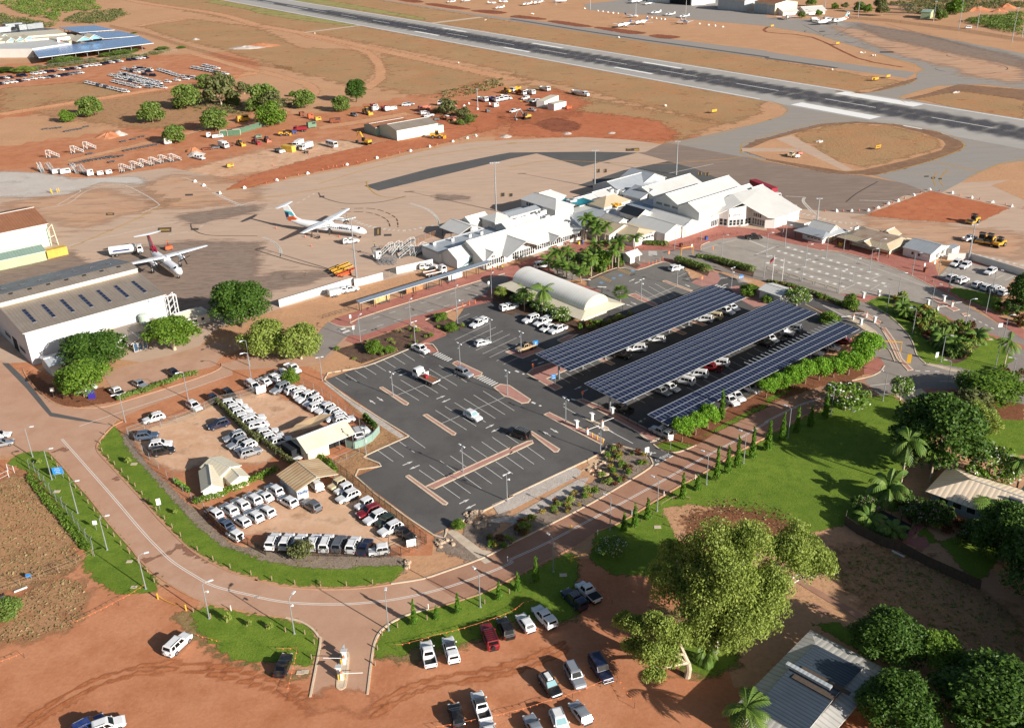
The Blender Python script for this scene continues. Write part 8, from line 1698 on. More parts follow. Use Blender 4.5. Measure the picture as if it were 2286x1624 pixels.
for i in rg_(4):
 for k,(x,y)in en_(((1145,1070),(1560,935),(1738,880))):
  p=at('11',x-35+i*20,y+6-i*6);t=thg('luggage_trolley','wire luggage trolley nested under the walkway, %s nest, number %d'%(['left','middle','right'][k],i+1),'trolley',p,TH,'nested luggage trolleys');mb=MB();mb.box((0,0,.25),(1.0,.6,.05));mb.tube((-.45,-.3,.25),(-.55,-.3,1.0),.03,4);mb.tube((-.45,.3,.25),(-.55,.3,1.0),.03,4);mb.tube((-.55,-.3,1.0),(-.55,.3,1.0),.03,4);mb.tube((.45,-.3,.25),(-.5,-.3,.6),.025,4);mb.tube((.45,.3,.25),(-.5,.3,.6),.025,4);kid(mb,'frame','mgry',t)
def heap(label,tl,x,y,w_,h,mat,sq=1.0):
 p=at(tl,x,y);mb=MB();n=16;rg=random.Random(x);rings=[]
 for j,f in en_((1,.72,.42,.15)):
  rings.append([V3((cos(6.283*i/n)*w_*f*rg.uniform(.8,1.15),sin(6.283*i/n)*w_*f*sq*rg.uniform(.8,1.15),h*(1-f)*rg.uniform(.8,1.2)if j else-.1))for i in rg_(n)])
 for a,b in zip(rings,rings[1:]):
  for i in rg_(n):mb.face([a[i],a[(i+1)%n],b[(i+1)%n],b[i]])
 mb.face(rings[-1]);o=mb.build('spoil_heap',mat,loc=p,smo=True);tag(o,label,'heap')
heap('reddish spoil heap beside the pale one','00',960,1200,7,2.2,'dark_dirt_heap' if 'dark_dirt_heap' in MATS else 'red_dirt');heap('pale spoil heap right of the reddish one','00',1045,1190,4,2.2,'stpi');heap('red sand heap behind the white ute','00',1705,1335,3.6,2.2,'red_dirt');heap('pale sand heap behind the white ute','00',1725,1365,4.2,1.8,'stpi');heap('long pale rubble heap near the runway verge','00',2170,425,14,2.0,'stpi',.5);heap('long red spoil heap near the runway verge','10',50,405,16,2.4,'red_dirt',.6);heap('small white rubble heap on the far field','00',1725,350,3.2,1.2,'stpi');heap('red spoil mound beyond the far scrub, right','30',2110,75,10,4,'red_dirt',.7);heap('red spoil mound beyond the far scrub, left','30',1850,95,14,3.5,'red_dirt',.6);heap('low red mound below the right spoil mound','30',2050,105,8,2.5,'red_dirt',.6);heap('pale boulder heap near the excavated hole','20',505,1178,2.5,.7,'stpi');heap('flat pale rubble near the apron edge','20',895,1172,2.2,.5,'stpi')
heap('grey roofed rubble heap near the works trench','10',2210,1205,3,1,'stpi')
def rock(label,tl,x,y,s,group,mat='stone'):
 p=at(tl,x,y);mb=MB();rg=random.Random(x*7+y);n=7;rings=[[V3((cos(6.283*i/n)*s*f*rg.uniform(.7,1.2),sin(6.283*i/n)*s*f*rg.uniform(.7,1.2),z*s*rg.uniform(.8,1.2)))for i in rg_(n)]for f,z in((1,-.1),(1.05,.35),(.6,.75))]
 for a,b in zip(rings,rings[1:]):
  for i in rg_(n):mb.face([a[i],a[(i+1)%n],b[(i+1)%n],b[i]])
 mb.face(rings[-1]);o=mb.build('boulder',mat,loc=p);tag(o,label,'rock',group)
for k in rg_(26):
 t=k/25;x,y=1900+120*t+ru(-90,60),1300+130*t+ru(-30,30);rock('pale boulder in the rock spill below the car park corner','12',x,y,ru(.3,.65),'boulders below the car park corner')
for k in rg_(14):rock('pale boulder at the drain outlet in the planted bank','22',ru(700,910),ru(870,1000),ru(.3,.6),'boulders at the drain outlet')
for k in rg_(12):rock('pale boulder beside the concrete footpath','12',1600+ru(0,150),1585+ru(-50,30),ru(.25,.5),'boulders beside the footpath')
for k in rg_(10):rock('pale boulder at the verge corner post','13',1335+ru(-35,25),165+ru(-30,60),ru(.25,.5),'boulders at the verge corner')
for k,(x,y)in en_(((1405,1325),(1500,1415),(1735,1530),(1930,1385))):rock('red garden rock in the lawn island, %s from the left'%ORD[k],'31',x,y,.8,'rocks in the lawn island','rusty')
# ================================================================== STREET FURNITURE, FENCES, SIGNS, PEOPLE
plains('''lamp_head d8dadb .35 .2 .05
pgry a4a9ac .45 .5 .08
mwht e6e4e0 .6 0 .05
myel d8a82e .6 0 .1
morg e08050 .6 0 .1
barrier_white e8e6e4 .5 0 .04
sign_blue 2f7fc0 .4 0 .05
sign_purple 3a2f8c .4 0 .05
fence_wire 8f8f8a .6 .5 .1
hi_vis c8d63a .8 0 .1
hi_vis_orange e0552a .8 0 .1
skin 9a6a50 .7 0 .08
dclo 22242a .9 0 .15
hair 241a14 .9 0 .1
bin_blue 24509a .5 0 .1
bin_yellow d0b030 .5 0 .1
flag_red 8e1c1c .8 0 .05
flag_black 16161a .8 0 .05
picket 3c3a38 .6 .3 .1
yellow_pipe d09a20 .5 0 .1''')
def lamp_proto(name,H,arm,two=False,cctv=False,heads=1):
 t=thg(name,'lamp','street lamp');PROTOS.append(t);mb=MB();mb.tube((0,0,0),(0,0,H),.11,8,r1=.06);mb.lathe([(.22,0),(.22,.12),(.1,.16)],n=8);kid(mb,'pole','pgry',t)
 if two:
  tb_('arm','pgry',t,(-arm,0,H),(arm,0,H),.05,6)
  for s in(-1,1):bx_('lamp_head','lamp_head',t,(s*(arm+.15),0,H+.02),(.65,.3,.12),taper=.85)
 else:
  mb=MB();mb.tube((0,0,H-.05),(arm*.5,0,H+.2),.05,6);mb.tube((arm*.5,0,H+.2),(arm,0,H+.25),.05,6);kid(mb,'arm','pgry',t);bx_('lamp_head','lamp_head',t,(arm+.3,0,H+.26),(.8,.34,.14),taper=.8)
 if cctv:mb=MB();mb.tube((0,0,H*.78),(.5,0,H*.78),.04,5);mb.lathe([(.05,.2),(.18,.1),(.2,-.08),(.08,-.2)][::-1],c=(.55,0,H*.76),n=8);kid(mb,'camera_dome','lamp_head',t);
 return t
LA=lamp_proto('street_lamp',6.6,1.0);LC=lamp_proto('street_lamp',6.6,1.0,cctv=True);LT=lamp_proto('car_park_lamp',5.9,.45,True);LTC=lamp_proto('car_park_lamp',5.9,.45,True,True)
def lamps(lst,phr,group,pr,ang=None):
 for k,e in en_(lst.split()):
  e=e.split(',');b=at(e[0],float(e[1]),float(e[2]));a=float(e[3])
  o=dup(globals()[e[4]]if len(e)>4 else pr,b,a,label='grey lamp post, %s %s'%(ORD[k],phr),group=group);o.name=pr.name.split('.')[0]
lamps('02,289,822,0.2 02,458,1022,0.2 02,685,1318,0.2 02,945,1640,0.3 03,1285,400,0.4 03,1843,660,0.5,LC 13,348,795,1.2,LC 13,1178,765,1.6 13,1985,560,2.2 23,383,250,2.2 22,882,1465,2.4 22,1297,1300,2.4 22,1730,1065,2.4 22,2058,878,2.4 32,190,650,2.4 32,568,458,2.3 32,1025,330,2.2','along the outer side of the loop road from the top left','lamp posts along the loop road',LA)
lamps('02,1105,515,-2.6 02,1657,312,-2.6 02,2212,135,-2.6 01,2200,1620,-2.4','from the left on the road past the hangar car park','lamp posts by the hangar car park',LA)
lamps('12,593,148,0.3,LT 12,1218,290,2.26 12,2225,278,2.26 12,980,800,2.26 12,1833,955,2.26 12,2222,1212,0.69 11,1808,1624,2.26 11,2075,1400,2.26 11,1412,1425,0.69 22,492,530,2.26 22,797,802,2.26 21,100,1520,2.26 21,1155,1040,0.69 21,1472,915,0.69 21,1950,935,0.69','of the asphalt car parks from the front left','twin-headed car park lamps',LTC)
lamps('11,930,1405,1.2 11,1372,1262,1.2 11,1775,1140,1.2 11,2085,1020,1.2 11,1785,1245,-1','from the left along the drop-off road','lamp posts along the drop-off road',LA)
lamps('31,162,572,0 31,525,672,0 31,340,748,0 31,310,878,-0.6 31,635,982,0 31,755,880,0 31,908,790,0 31,980,700,0 31,1155,1015,0 31,1283,822,-0.5 31,1450,1112,-0.5 31,1600,970,-0.5 31,1985,985,-0.5 31,1932,1158,-0.5 31,1060,1142,2.8 31,1285,1340,2.8 31,1537,1585,-0.4 31,1755,1255,0 31,2085,1402,0 31,2015,1640,0 31,1505,850,-0.4 21,1450,590,0.6 21,1685,520,0.6 21,1865,655,-0.5 21,2235,850,-0.4 31,0,640,0 31,145,475,0 31,680,600,0 32,1585,222,2.8 32,2150,200,2.8','of the right-hand plaza and gardens','lamp posts of the plaza and gardens',LA)
def mast(label,tl,x,y,H,nh,a=0.0):
 t=thg('floodlight_mast',label,'floodlight',at(tl,x,y),a,'floodlight masts');tb_('mast','pgry',t,(0,0,0),(0,0,H),.3,8,r1=.12);mb=MB();w_=nh*.7;mb.box((0,0,H),(w_,.2,.18));mb.box((0,.3,H-.05),(w_,.15,.12));kid(mb,'head_frame','pgry',t)
 for i in rg_(nh):bx_('floodlight','lamp_head',t,(-w_/2+(i+.5)*w_/nh,.25,H-.1),(.5,.5,.3),taper=.7)
mast('tall floodlight mast at the kink of the white wall','11',895,842,17.8,5,TH);mast('tall floodlight mast behind the two-storey terminal block','21',748,50,14,4,0);mast('floodlight mast behind the white hall roofs','20',1465,1540,13,3,0);mast('floodlight mast behind the departures building','A',885,275,17,5,.2);mast('floodlight mast left of the plaza kiosk','31',445,350,7.8,3,0);mast('brown floodlight mast at the staff bay wall','31',1778,692,11,3,0)
for k,(tl,x,y,H)in en_((('30',1692,272,22),('30',2160,374,22),('30',805,158,22),('30',1470,192,15),('30',1855,248,15),('30',2248,330,18),('30',515,72,14),('20',708,85,22),('20',1108,135,20),('20',1545,190,22),('20',405,48,10))):mast('floodlight mast beyond the runway, %s of the far masts'%ORD[k],tl,x,y,H,3)
mast('white mobile lighting tower at the works row','10',1962,940,9,2)
def bollard_proto(name,H,r,mat,cap=None):
 mb=MB();mb.lathe([(r,0),(r,H),(r*.7,H+.04)],n=8)
 if cap:mb.lathe([(r*1.05,H*.7),(r*1.05,H*.9)],n=8,mi=1)
 o=mb.build(name,[mat]+([cap]if cap else[]));tag(o,'b','bollard');PROTOS.append(o);return o
BW=bollard_proto('timber_bollard',.85,.1,'timber');BS=bollard_proto('timber_post',.6,.07,'dtim');BP_=bollard_proto('guide_post',1.0,.07,'mwht');BO=bollard_proto('orange_bollard',1.1,.08,'morg');BY=bollard_proto('yellow_bollard',1.1,.11,'myel');BG=bollard_proto('grey_bollard',1.0,.07,'pgry')
def line_of(pr,s_,step,label,group,skip=()):
 P=pts(s_);acc=0.0;k=0;Q=rsmp(P,.25,False);prev=Q[0];todo=0.0
 for q in Q:
  acc+=(q-prev).length;prev=q
  if acc>=todo:
   if k not in skip:o=dup(pr,(q.x,q.y,.04),0,label=label,group=group);o.name=pr.name.split('.')[0]
   k+=1;todo+=step
line_of(BW,'02 250,138 230,159 221,175 222,190 234,203 246,216 256,226 272,242 285,258 298,271 311,286 324,300 338,316 352,332 368,348 382,364 398,380 415,398',3.5,'short timber bollard on the inner verge of the loop road','timber bollards on the inner verge');line_of(BW,'03 435,15 458,30 485,45 512,56 544,66 13 15,76 50,84 88,90 124,92 165,94 205,93 244,90 285,87 306,82',4.2,'short timber bollard on the inner verge below the mulch bank','timber bollards below the mulch bank')
line_of(BW,'02 115,212 125,225 148,252 172,280 208,325 234,358 265,398 03 284,21 318,56 335,72 348,105',3.4,'short timber bollard on the left verge of the loop road','timber bollards on the left verge');line_of(BW,'03 426,151 485,170 530,180 13 15,185 64,194 110,200 131,204 132,215 129,230 126,245 124,260 121,275',3.2,'short timber bollard on the verge left of the entry','timber bollards left of the entry');line_of(BW,'13 280,202 274,219 270,234 267,250 265,265 264,281 262,299',3.0,'short timber bollard along the right kerb of the entry','timber bollards right of the entry kerb');line_of(BW,'13 314,185 332,181 379,168 425,156 475,144 516,129 560,110 23 40,89 122,45',4.6,'short timber bollard on the lawn below the road','timber bollards on the lower lawn');line_of(BS,'22 288,348 315,332 330,328 344,350 361,369 376,379',3,'short timber post beside the sunken red path','timber posts by the sunken path');line_of(BS,'22 355,194 412,176 428,168 441,158 454,151 466,144 555,96 32 2,90 16,84 30,80 60,62 85,56 106,50 129,45 165,39 201,32',4,'short timber post under the clipped trees','timber posts under the clipped trees');line_of(BS,'22 -20,390 25,370 82,345 140,316 166,302 191,290 215,278 226,269 240,265 251,258 262,250 275,240 300,225',3,'short timber post in the planted bank','timber posts in the planted bank');line_of(BS,'22 230,218 252,218 248,232 225,242 200,265 165,288',3,'timber stake among the bank plants','timber stakes among the bank plants');line_of(BS,'11 232,398 260,392 288,382 315,372 345,362',1.8,'low timber post along the garden bed edge','timber posts along the garden bed');line_of(BS,'11 395,332 375,322 425,338 465,322',2.2,'low timber post around the small bed','timber posts round the small bed');line_of(BS,'12 158,28 172,22 190,18 220,8',2,'low timber post at the car park corner','timber posts at the car park corner')
line_of(BP_,'23 -5,40 15,30 22 191,378 222,358 260,338 292,319 324,300 356,282 425,246',8.5,'white guide post at the lawn edge of the road','white guide posts on the lawn');line_of(BP_,'13 382,145 432,131 485,114',8,'white guide post on the lower lawn kerb','white guide posts on the lower lawn');line_of(BP_,'03 509,148 559,160',7.5,'white guide post on the left entry verge','white guide posts on the left entry verge')
line_of(BO,'21 295,180 311,184 318,181 328,178 334,175 339,172',1.6,'orange bollard round the brick plaza corner','orange bollards round the brick corner');line_of(BO,'11 458,275 464,274 479,271 486,269',1.8,'orange bollard at the drop-off brick strip','orange bollards at the drop-off');line_of(BO,'21 200,200 208,199 215,196 222,190',2,'orange bollard under the plaza palms','orange bollards under the palms')
for k,(tl,x,y)in en_((('22',725,650),('22',770,672),('22',820,700))):o=dup(BY,at(tl,x,y),0,label='yellow bollard at the end of the exit gate island',group='yellow bollards on the gate island');o.name='yellow_bollard'
for k,(tl,x,y)in en_((('03',1392,488),('03',1640,588),('22',543,1565 if False else 1470),)):o=dup(BY,at(tl,x,y),0,label='yellow bollard holding a chain across a dirt track, %s from the left'%ORD[k],group='yellow chain bollards');o.name='yellow_bollard'
line_of(BG,'31 349,215 361,220 372,225',3,'thin grey bollard at the staff bays','grey bollards at the staff bays')
def cone_proto(name,mb,mats,lb):o=mb.build(name,mats);tag(o,lb,'cone');PROTOS.append(o);return o
mb=MB();mb.box((0,0,.45),(1.7,1.1,.9),taper=.72);mb.box((0,0,1.05),(.5,.5,.4),mi=0);BB=cone_proto('barrier_block',mb,['barrier_white'],'barrier');BB['category']='barrier'
mb=MB();mb.lathe([(.28,0),(.22,.1),(.2,.4),(.08,1.0)],n=8);mb.lathe([(.19,.45),(.14,.7)],n=8,mi=1);CN=cone_proto('traffic_cone',mb,['opla','barrier_white'],'cone')
def along_pts(pr,L,label,group,sc=1.0):
 for tl,x,y in L:o=dup(pr,at(tl,x,y),ru(0,3),scale=sc,label=label,group=group);o.name=pr.name.split('.')[0]
along_pts(BB,[('10',x,y)for x,y in((193,1592),(465,1532),(812,1455),(1075,1395),(1370,1333),(1540,1295),(1745,1250),(1873,1220),(1945,1200),(1882,917),(1842,937),(1858,960),(1960,965),(2065,918))]+[('01',1720,3),('01',1797,38),('01',1937,105),('01',2153,58)],'white barrier block along the dirt trench','white barrier blocks along the trench',.75)
along_pts(BB,[('31',x,y)for x,y in((1435,75),(1293,123),(1160,172),(1073,198),(985,234),(895,258),(752,262),(615,262),(1635,103),(1805,145),(1993,185),(2163,220))],'white barrier block round the red fill','white barrier blocks round the red fill',.7)
along_pts(CN,[('31',x,y)for x,y in((1357,100),(1217,150),(1113,188),(1037,213),(957,240),(815,258),(677,262),(518,263),(1525,85),(1707,122),(1877,158),(2105,205),(2262,238))]+[('11',188,413),('11',497,570),('11',742,487),('11',445,490),('31',960,685),('31',975,690)],'small red and white cone on the apron','red and white cones on the apron',.85)
along_pts(CN,[('10',x,y)for x,y in((100,1615),(270,1575),(385,1548),(600,1500),(645,1478),(690,1470),(720,1468),(780,1462),(905,1435),(980,1415),(1160,1378),(1275,1350),(1455,1310),(1605,1280),(1820,1235),(1920,1210),(160,1460),(480,1360),(690,1310))],'small red and white cone along the dirt trench','red and white cones along the trench',.85)
mb=MB();mb.box((0,0,.35),(1.1,.35,.5),tilt=.4);MG=cone_proto('runway_marker',mb,['mwht'],'marker');MG['category']='marker'
along_pts(MG,[('30',x,y)for x,y in((455,1255),(480,1257),(835,470),(860,472),(930,497),(955,497),(1660,822),(1685,822),(580,620))]+[('20',960,335),('20',1370,938),('20',190,127),('20',205,127),('20',660,80),('10',525,302),('10',2030,182),('10',1795,562)],'white ground marker board beside the runway','white ground markers',1.5)
along_pts(BB,[('20',x,y)for x,y in((775,100),(820,105),(865,112),(910,118),(955,123),(1210,155),(1250,160),(1290,166),(1330,171),(1365,175),(1672,214),(1750,224),(1808,231),(1878,241))],'white cone marker among the light aircraft','white cone markers among the light aircraft',.9)
for k,(tl,x,y,s)in en_((('30',980,1318,'E'),('30',1070,690,''),('30',943,713,''),('30',968,713,''),('30',625,397,''),('30',50,242,''),('20',1798,998,''))):
 t=thg('taxiway_sign','yellow taxiway guidance sign, %s of the airfield from the nearest'%ORD[k],'sign',at(tl,x,y),.6,'yellow taxiway signs');bx_('panel','ambr',t,(0,0,1.3),(3.4,.3,1.1));mb=MB()
 for xx in(-1,0,1):mb.tube((xx,0,0),(xx,0,.5),.1,5)
 kid(mb,'leg','bpla',t)
 if s:bx_('lettering','bpla',t,(0,-.22,1.3),(2.6,.05,.35))
def fence(name,label,s_,h,gap,postm='pgry',railm=None,rails=(0.98,),barbed=False,pr=.05,mesh=None,closed=False):
 P=pts(s_);t=thg(name,label,'fence',P[0]);o=V3((P[0].x,P[0].y,0));Q=rsmp(P,gap,False);pm=MB();n=0
 for q in Q[:100]:
  pm=MB();b=V3((q.x,q.y,0))-o;pm.tube(b,b+V3((0,0,h)),pr,5)
  if barbed:pm.tube(b+V3((0,0,h)),b+V3((.25,.15,h+.35)),pr*.8,5)
  kid(pm,'post',postm,t)
 rm=MB()
 for f in rails:
  for a,b in zip(Q,Q[1:]):rm.tube(a-o+V3((0,0,h*f)),b-o+V3((0,0,h*f)),.025,4,cap=False)
 kid(rm,'rail',railm or postm,t)
 if mesh:
  mm=MB();mat_,hh_=mesh
  for a,b in zip(Q,Q[1:]):mm.face([a-o,b-o,b-o+V3((0,0,hh_)),a-o+V3((0,0,hh_))])
  kid(mm,'mesh',mat_,t)
 return t
def wiremesh(name,hexc,pitch,lw,alpha):
 m,nt,b=base_mat(name,.6,.3);b.inputs['Base Color'].default_value=srgb(hexc);b.inputs['Alpha'].default_value=alpha
wiremesh('chain_mesh','#8f8878',.05,.1,.16);wiremesh('dark_mesh','#3c3a36',.05,.1,.3);wiremesh('rust_mesh','#9a6a48',.05,.1,.3)
fence('chain_fence','tall barbed chain fence down the left verge','02 66,234 78,240 89,258 101,272 112,288 125,304 139,319 150,335 164,351 176,370 191,390 205,408 03 208,28',2.2,3.2,'pgry',rails=(.97,.5),barbed=True,mesh=('chain_mesh',2.1));fence('chain_fence','top chain fence of the upper rental yard','02 282,158 319,145 355,139 390,131 429,116 452,102 482,88 530,78 567,66',1.9,3,rails=(.98,.5),mesh=('chain_mesh',1.8));fence('chain_fence','curved chain fence along the left of the rental yards','02 284,160 298,172 315,195 330,212 350,232 368,250 385,265 422,300 450,322',1.7,3,rails=(.98,),mesh=('chain_mesh',1.6));fence('timber_screen','brown slatted screen behind the lower line of cars','02 450,328 465,346 488,370 515,390',1.6,1.6,'timber',rails=(.95,.3),mesh=('rusty',1.5));fence('picket_fence','dark steel picket fence along the mulch bank','02 515,390 12 -15,400 25,422 13 0,14 75,24 140,28 225,30 275,32 322,25',1.7,1.6,'picket',rails=(.95,.15),mesh=('dark_mesh',1.6));fence('picket_fence','dark steel fence between lower rental yard and car park','12 150,212 190,240 230,272 275,308 325,350 378,395',1.8,1.8,'picket',rails=(.95,.15),mesh=('dark_mesh',1.7));fence('chain_fence','chain fence between upper rental yard and car park','12 108,48 130,58 168,82 200,108 218,125 245,152',1.8,2.6,rails=(.98,),mesh=('chain_mesh',1.7));fence('cloth_fence','green shade-cloth fence round the boat','12 201,184 218,189 240,182 260,170 275,152',1.9,2.2,'pgry',rails=(.98,),mesh=('green_cloth',1.7));fence('gate_frame','small white pipe gate beside the office','12 172,222 202,210 230,195',1.5,3,rails=(.98,.1));fence('black_fence','black fence along the front solar roof','22 194,99 229,110 260,128 302,150 345,172 355,160 450,110 512,82 545,65 32 0,45',1.6,2.6,'dpst',rails=(.97,.12),mesh=('dark_mesh',1.5));fence('perimeter_fence','rusty perimeter fence along the left field road','00 0,259 100,241 225,222 325,206 425,190 567,165',2.2,9,'rusty',rails=(.97,),mesh=('rust_mesh',2.0));fence('perimeter_fence','wire fence below the shopping centre bushes','00 30,160 125,146 225,134 325,120 390,114',2.2,9,rails=(.97,),mesh=('chain_mesh',2.0));fence('perimeter_fence','wire fence running down from the round far tree','00 242,60 325,78 425,110 500,130 567,145 10 82,155',2.2,10,'rusty',rails=(.97,),mesh=('rust_mesh',2.0));fence('perimeter_fence','far perimeter fence beyond the parked airliner','30 170,41 275,49 425,68 567,92',2.2,9,'dpst',rails=(.97,),mesh=('dark_mesh',2.0));fence('wire_fence','thin post fence with small blue notice on the left scrub','03 0,110 46,95 88,80 129,64 170,48 205,28',1.5,4.2,'timber',rails=(.95,.5));fence('site_fence','temporary mesh fence at the end of the departures building','11 348,142 360,135 375,128 398,119',1.8,2.4,rails=(.98,.05),mesh=('rust_mesh',1.7));fence('handrail','low dark crossed handrail along the plaza edge','21 335,150 385,140 425,130 455,120 500,116',1.0,1.8,'rusty',rails=(.98,.5,.15));fence('handrail','low dark crossed handrail before the palms','21 252,149 270,148 294,150',1.0,1.8,'rusty',rails=(.98,.5,.15));fence('handrail','low dark crossed handrail right of the arrivals ramp','31 0,118 22,120 50,125 62,128',1.0,1.8,'rusty',rails=(.98,.5,.15));fence('handrail','dark railing at the left end of the walkway','11 150,301 190,289 225,280',1.0,1.8,'dpst',rails=(.98,.5,.15));fence('log_rail','timber log rail above the sunken path','22 334,314 358,300 361,299 396,300',.7,2.2,'timber',rails=(.98,.9));fence('apron_fence','chain gate between the two white walls','11 282,215 312,203',1.9,2,rails=(.98,.1),mesh=('chain_mesh',1.8));fence('wire_fence','broken white pipe fence corner at the left scrub','02 -5,262 20,250 18,236 32,240',1.6,2.5,'wmet',rails=(.95,.4));fence('picket_fence','dark sliding gate of the lower rental yard','12 295,398 325,390 375,398 13 322,28',1.6,1.6,'picket',rails=(.95,.15));fence('pool_fence','black pool fence round the paved court','32 252,328 318,358 328,375 310,382',1.2,1.5,'dpst',rails=(.98,.1))
for k,(a,b)in en_((((0,770),(90,805)),((100,800),(190,835)),((200,835),(290,868)),((312,870),(405,905)),((425,905),(515,940)),((530,938),(620,972)))):
 p0,p1=at('31',*a),at('31',*b);t=thg('hoop_rail','black hoop rail along the taxi lane kerb, %s from the left'%ORD[k],'rail',p0,0,'hoop rails along the taxi lanes');mb=MB();d=p1-p0;mb.tube((0,0,0),(0,0,.8),.05,5);mb.tube((0,0,.8),d+V3((0,0,.8)),.05,5);mb.tube(d,d+V3((0,0,.8)),.05,5);kid(mb,'hoop','dpst',t)
P=rsmp(pts('32 175,342 172,355 200,375 250,400 33 295,18 350,48 425,82 470,102'),1.0,False);t=thg('timber_fence','dark grey timber paling fence round the bungalow garden','fence',P[0]);o0=P[0];mb=MB();mb2=MB()
for a,b in zip(P,P[1:]):
 d=b-a
 for i in rg_(5):q=a.lerp(b,(i+.5)/5)-o0;mb.box((q.x,q.y,.95),(d.length/5*.92,.04,1.9+ru(-.05,.05)),atan2(d.y,d.x))
 mb2.tube(a-o0,a-o0+V3((0,0,1.8)),.06,5)
kid(mb,'palings','dtim',t);kid(mb2,'posts','dtim',t)
P=pts('32 244,330 252,325 319,360 300,390');mb=MB();mb.prism([(p.x,p.y)for p in P]if True else None,0,.4);o=mb.build('pool','pool_dark');tag(o,'dark covered swimming pool inside the timber fence','pool')
def sign(name,label,tl,x,y,w_,h,zb,mat,a,txt=None,tm='swht',cat='sign',two=True,sub=None):
 p=at(tl,x,y);t=thg(name,label,cat,p,a);mb=MB()
 for s in((-1,1)if two else(0,)):mb.tube((s*w_*.38,.05,0),(s*w_*.38,.05,zb+h*.8),.05,6)
 kid(mb,'post','pgry',t);bx_('panel',mat,t,(0,0,zb+h/2),(w_,.08,h))
 if txt:
  n=len(txt)
  for i,s in en_(txt):z=zb+h*(1-(i+.6)/n);text_mesh('lettering',s,tm,h/n*.62,t,frame_on(V3((-w_*.4,-.05,z)),V3((w_*.4,-.05,z)),off=.02),.005)
 return t
sign('road_sign','large blue direction sign on the left verge','02',525,1010,1.9,1.5,1.0,'sign_blue',.15,['Terminal','Departures','Arrivals','Car Parks']);sign('parking_sign','white rectangular sign on the inner verge','02',1410,1290,.75,1.3,1.2,'swht',.4,two=False);sign('parking_sign','small white sign on the left verge','02',850,1465,.7,.8,1.2,'swht',.2,two=False);sign('parking_sign','small white sign beside the hangar car park','02',475,295,.8,1.0,1.4,'swht',.3,two=False);sign('courier_sign','purple upright sign board under the tree','02',812,312,1.6,2.2,.1,'sign_purple',.1,['','']);sign('parking_sign','blue parking sign beside the tan ute','21',228,1470,1.2,1.2,1.0,'sign_blue',.3,['P']);sign('parking_sign','blue sign on the brick point by the solar roof','22',385,200,1.0,1.1,1.9,'sign_blue',.2,['PAY','HERE']);sign('parking_sign','white give way sign by the car park exit','22',1203,862,.9,1.2,2.0,'swht',.4,two=False);sign('parking_sign','white sign on the exit verge beside the clipped trees','22',1415,752,.9,1.2,2.0,'swht',.4,two=False);sign('road_sign','blue sign in the planter beside the exit road','21',2035,870,1.1,1.1,.6,'sign_blue',.2,['EXIT']);sign('give_way_sign','white triangular sign by the right-hand exit lanes','31',2045,1345,1.0,1.0,2.0,'swht',0,two=False);sign('parking_sign','yellow upright banner on the median point','31',1248,1615,.9,2.2,.6,'myel',-.3);sign('parking_sign','white sign on the garden lawn','31',1493,1580,.8,1.3,1.0,'swht',.3,two=False);sign('yard_board','white board at the top gap of the rental yard','12',60,268,2.2,1.8,.3,'swht',.6);sign('yard_board','white board on the sliding gate of the rental yard','13',1380,35,1.6,1.4,.3,'swht',.3);sign('notice','small blue and white notice on the left scrub fence','03',258,315,.8,.6,.5,'sign_blue',.2,['','']);sign('notice','two white notices under the plaza cafe roof','C',1075,500,3.0,1.0,1.0,'swht',-.8)
for k,(tl,x,y)in en_((('31',1385,790),('31',1475,770),('21',1600,620),('11',845,1250),('11',872,1350),('11',2060,950),('21',1400,680),('21',1790,640),('21',1690,905),('22',205,85),('22',640,330))):sign('parking_sign','narrow sign post in the plaza and car parks, %s one'%ORD[k],tl,x,y,.5,.9,1.6,'morg' if k>5 else 'swht',.5,two=False)
for k,(x,y)in en_(((545,875),(675,920),(810,985))):
 t=thg('tilted_signboard','tilted white display board beside the curved roof, %s from the left'%ORD[k],'board',at('21',x,y),TH+.6,'tilted display boards');mb=MB()
 for s in(-.7,.7):mb.tube((s,0,0),(s,0,1.9),.05,5)
 kid(mb,'post','dpst',t);bx_('board','swht',t,(0,0,2.0),(2.6,2.0,.1),tilt=.35)
def gate(label,tl,x,y,a,arm=3.0):
 t=thg('boom_gate',label,'boom gate',at(tl,x,y,0),a);bx_('cabinet','wmet',t,(0,0,.65),(.45,.5,1.1));tb_('boom_arm','mwht',t,(0,0,1.1),(arm,0,1.15),.05,5);bx_('signal','morg',t,(0,0,1.35),(.2,.2,.5))
def machine_(label,tl,x,y,a):
 t=thg('ticket_machine',label,'ticket machine',at(tl,x,y,0),a);bx_('body','wmet',t,(0,0,.8),(.5,.55,1.5));bx_('screen','bpla',t,(.26,0,1.2),(.05,.4,.4));bx_('sun_hood','wmet',t,(0,0,1.7),(.95,.9,.08),tilt=.2)
gate('boom gate at the car park exit island, front','22',680,625,.55);gate('boom gate at the car park exit island, back','22',812,555,.55);machine_('ticket machine on the brick gate island','22',588,565,.5);machine_('ticket machine on the white gate island','22',722,500,.5);machine_('pay machine on the brick strip by the black fence','22',902,450,.5)
gate('entry boom gate, upper one of the overflow parking','13',790,1060,3.1);gate('entry boom gate, lower one of the overflow parking','13',770,1195,0);machine_('ticket machine on the upper end of the entry island','13',792,1020,1.57);machine_('ticket machine on the lower end of the entry island','13',745,1160,1.57);sign('lane_sign','small grey sign at the tip of the entry island','13',788,980,.6,1.0,.9,'pgry',1.2,two=False)
for k,(x,y)in en_(((762,1070),(738,1205),(785,1195))):o=dup(BY,at('13',x,y),0,label='yellow bollard on the entry gate island, %s from the top'%ORD[k],group='yellow bollards on the entry island');o.name='yellow_bollard'
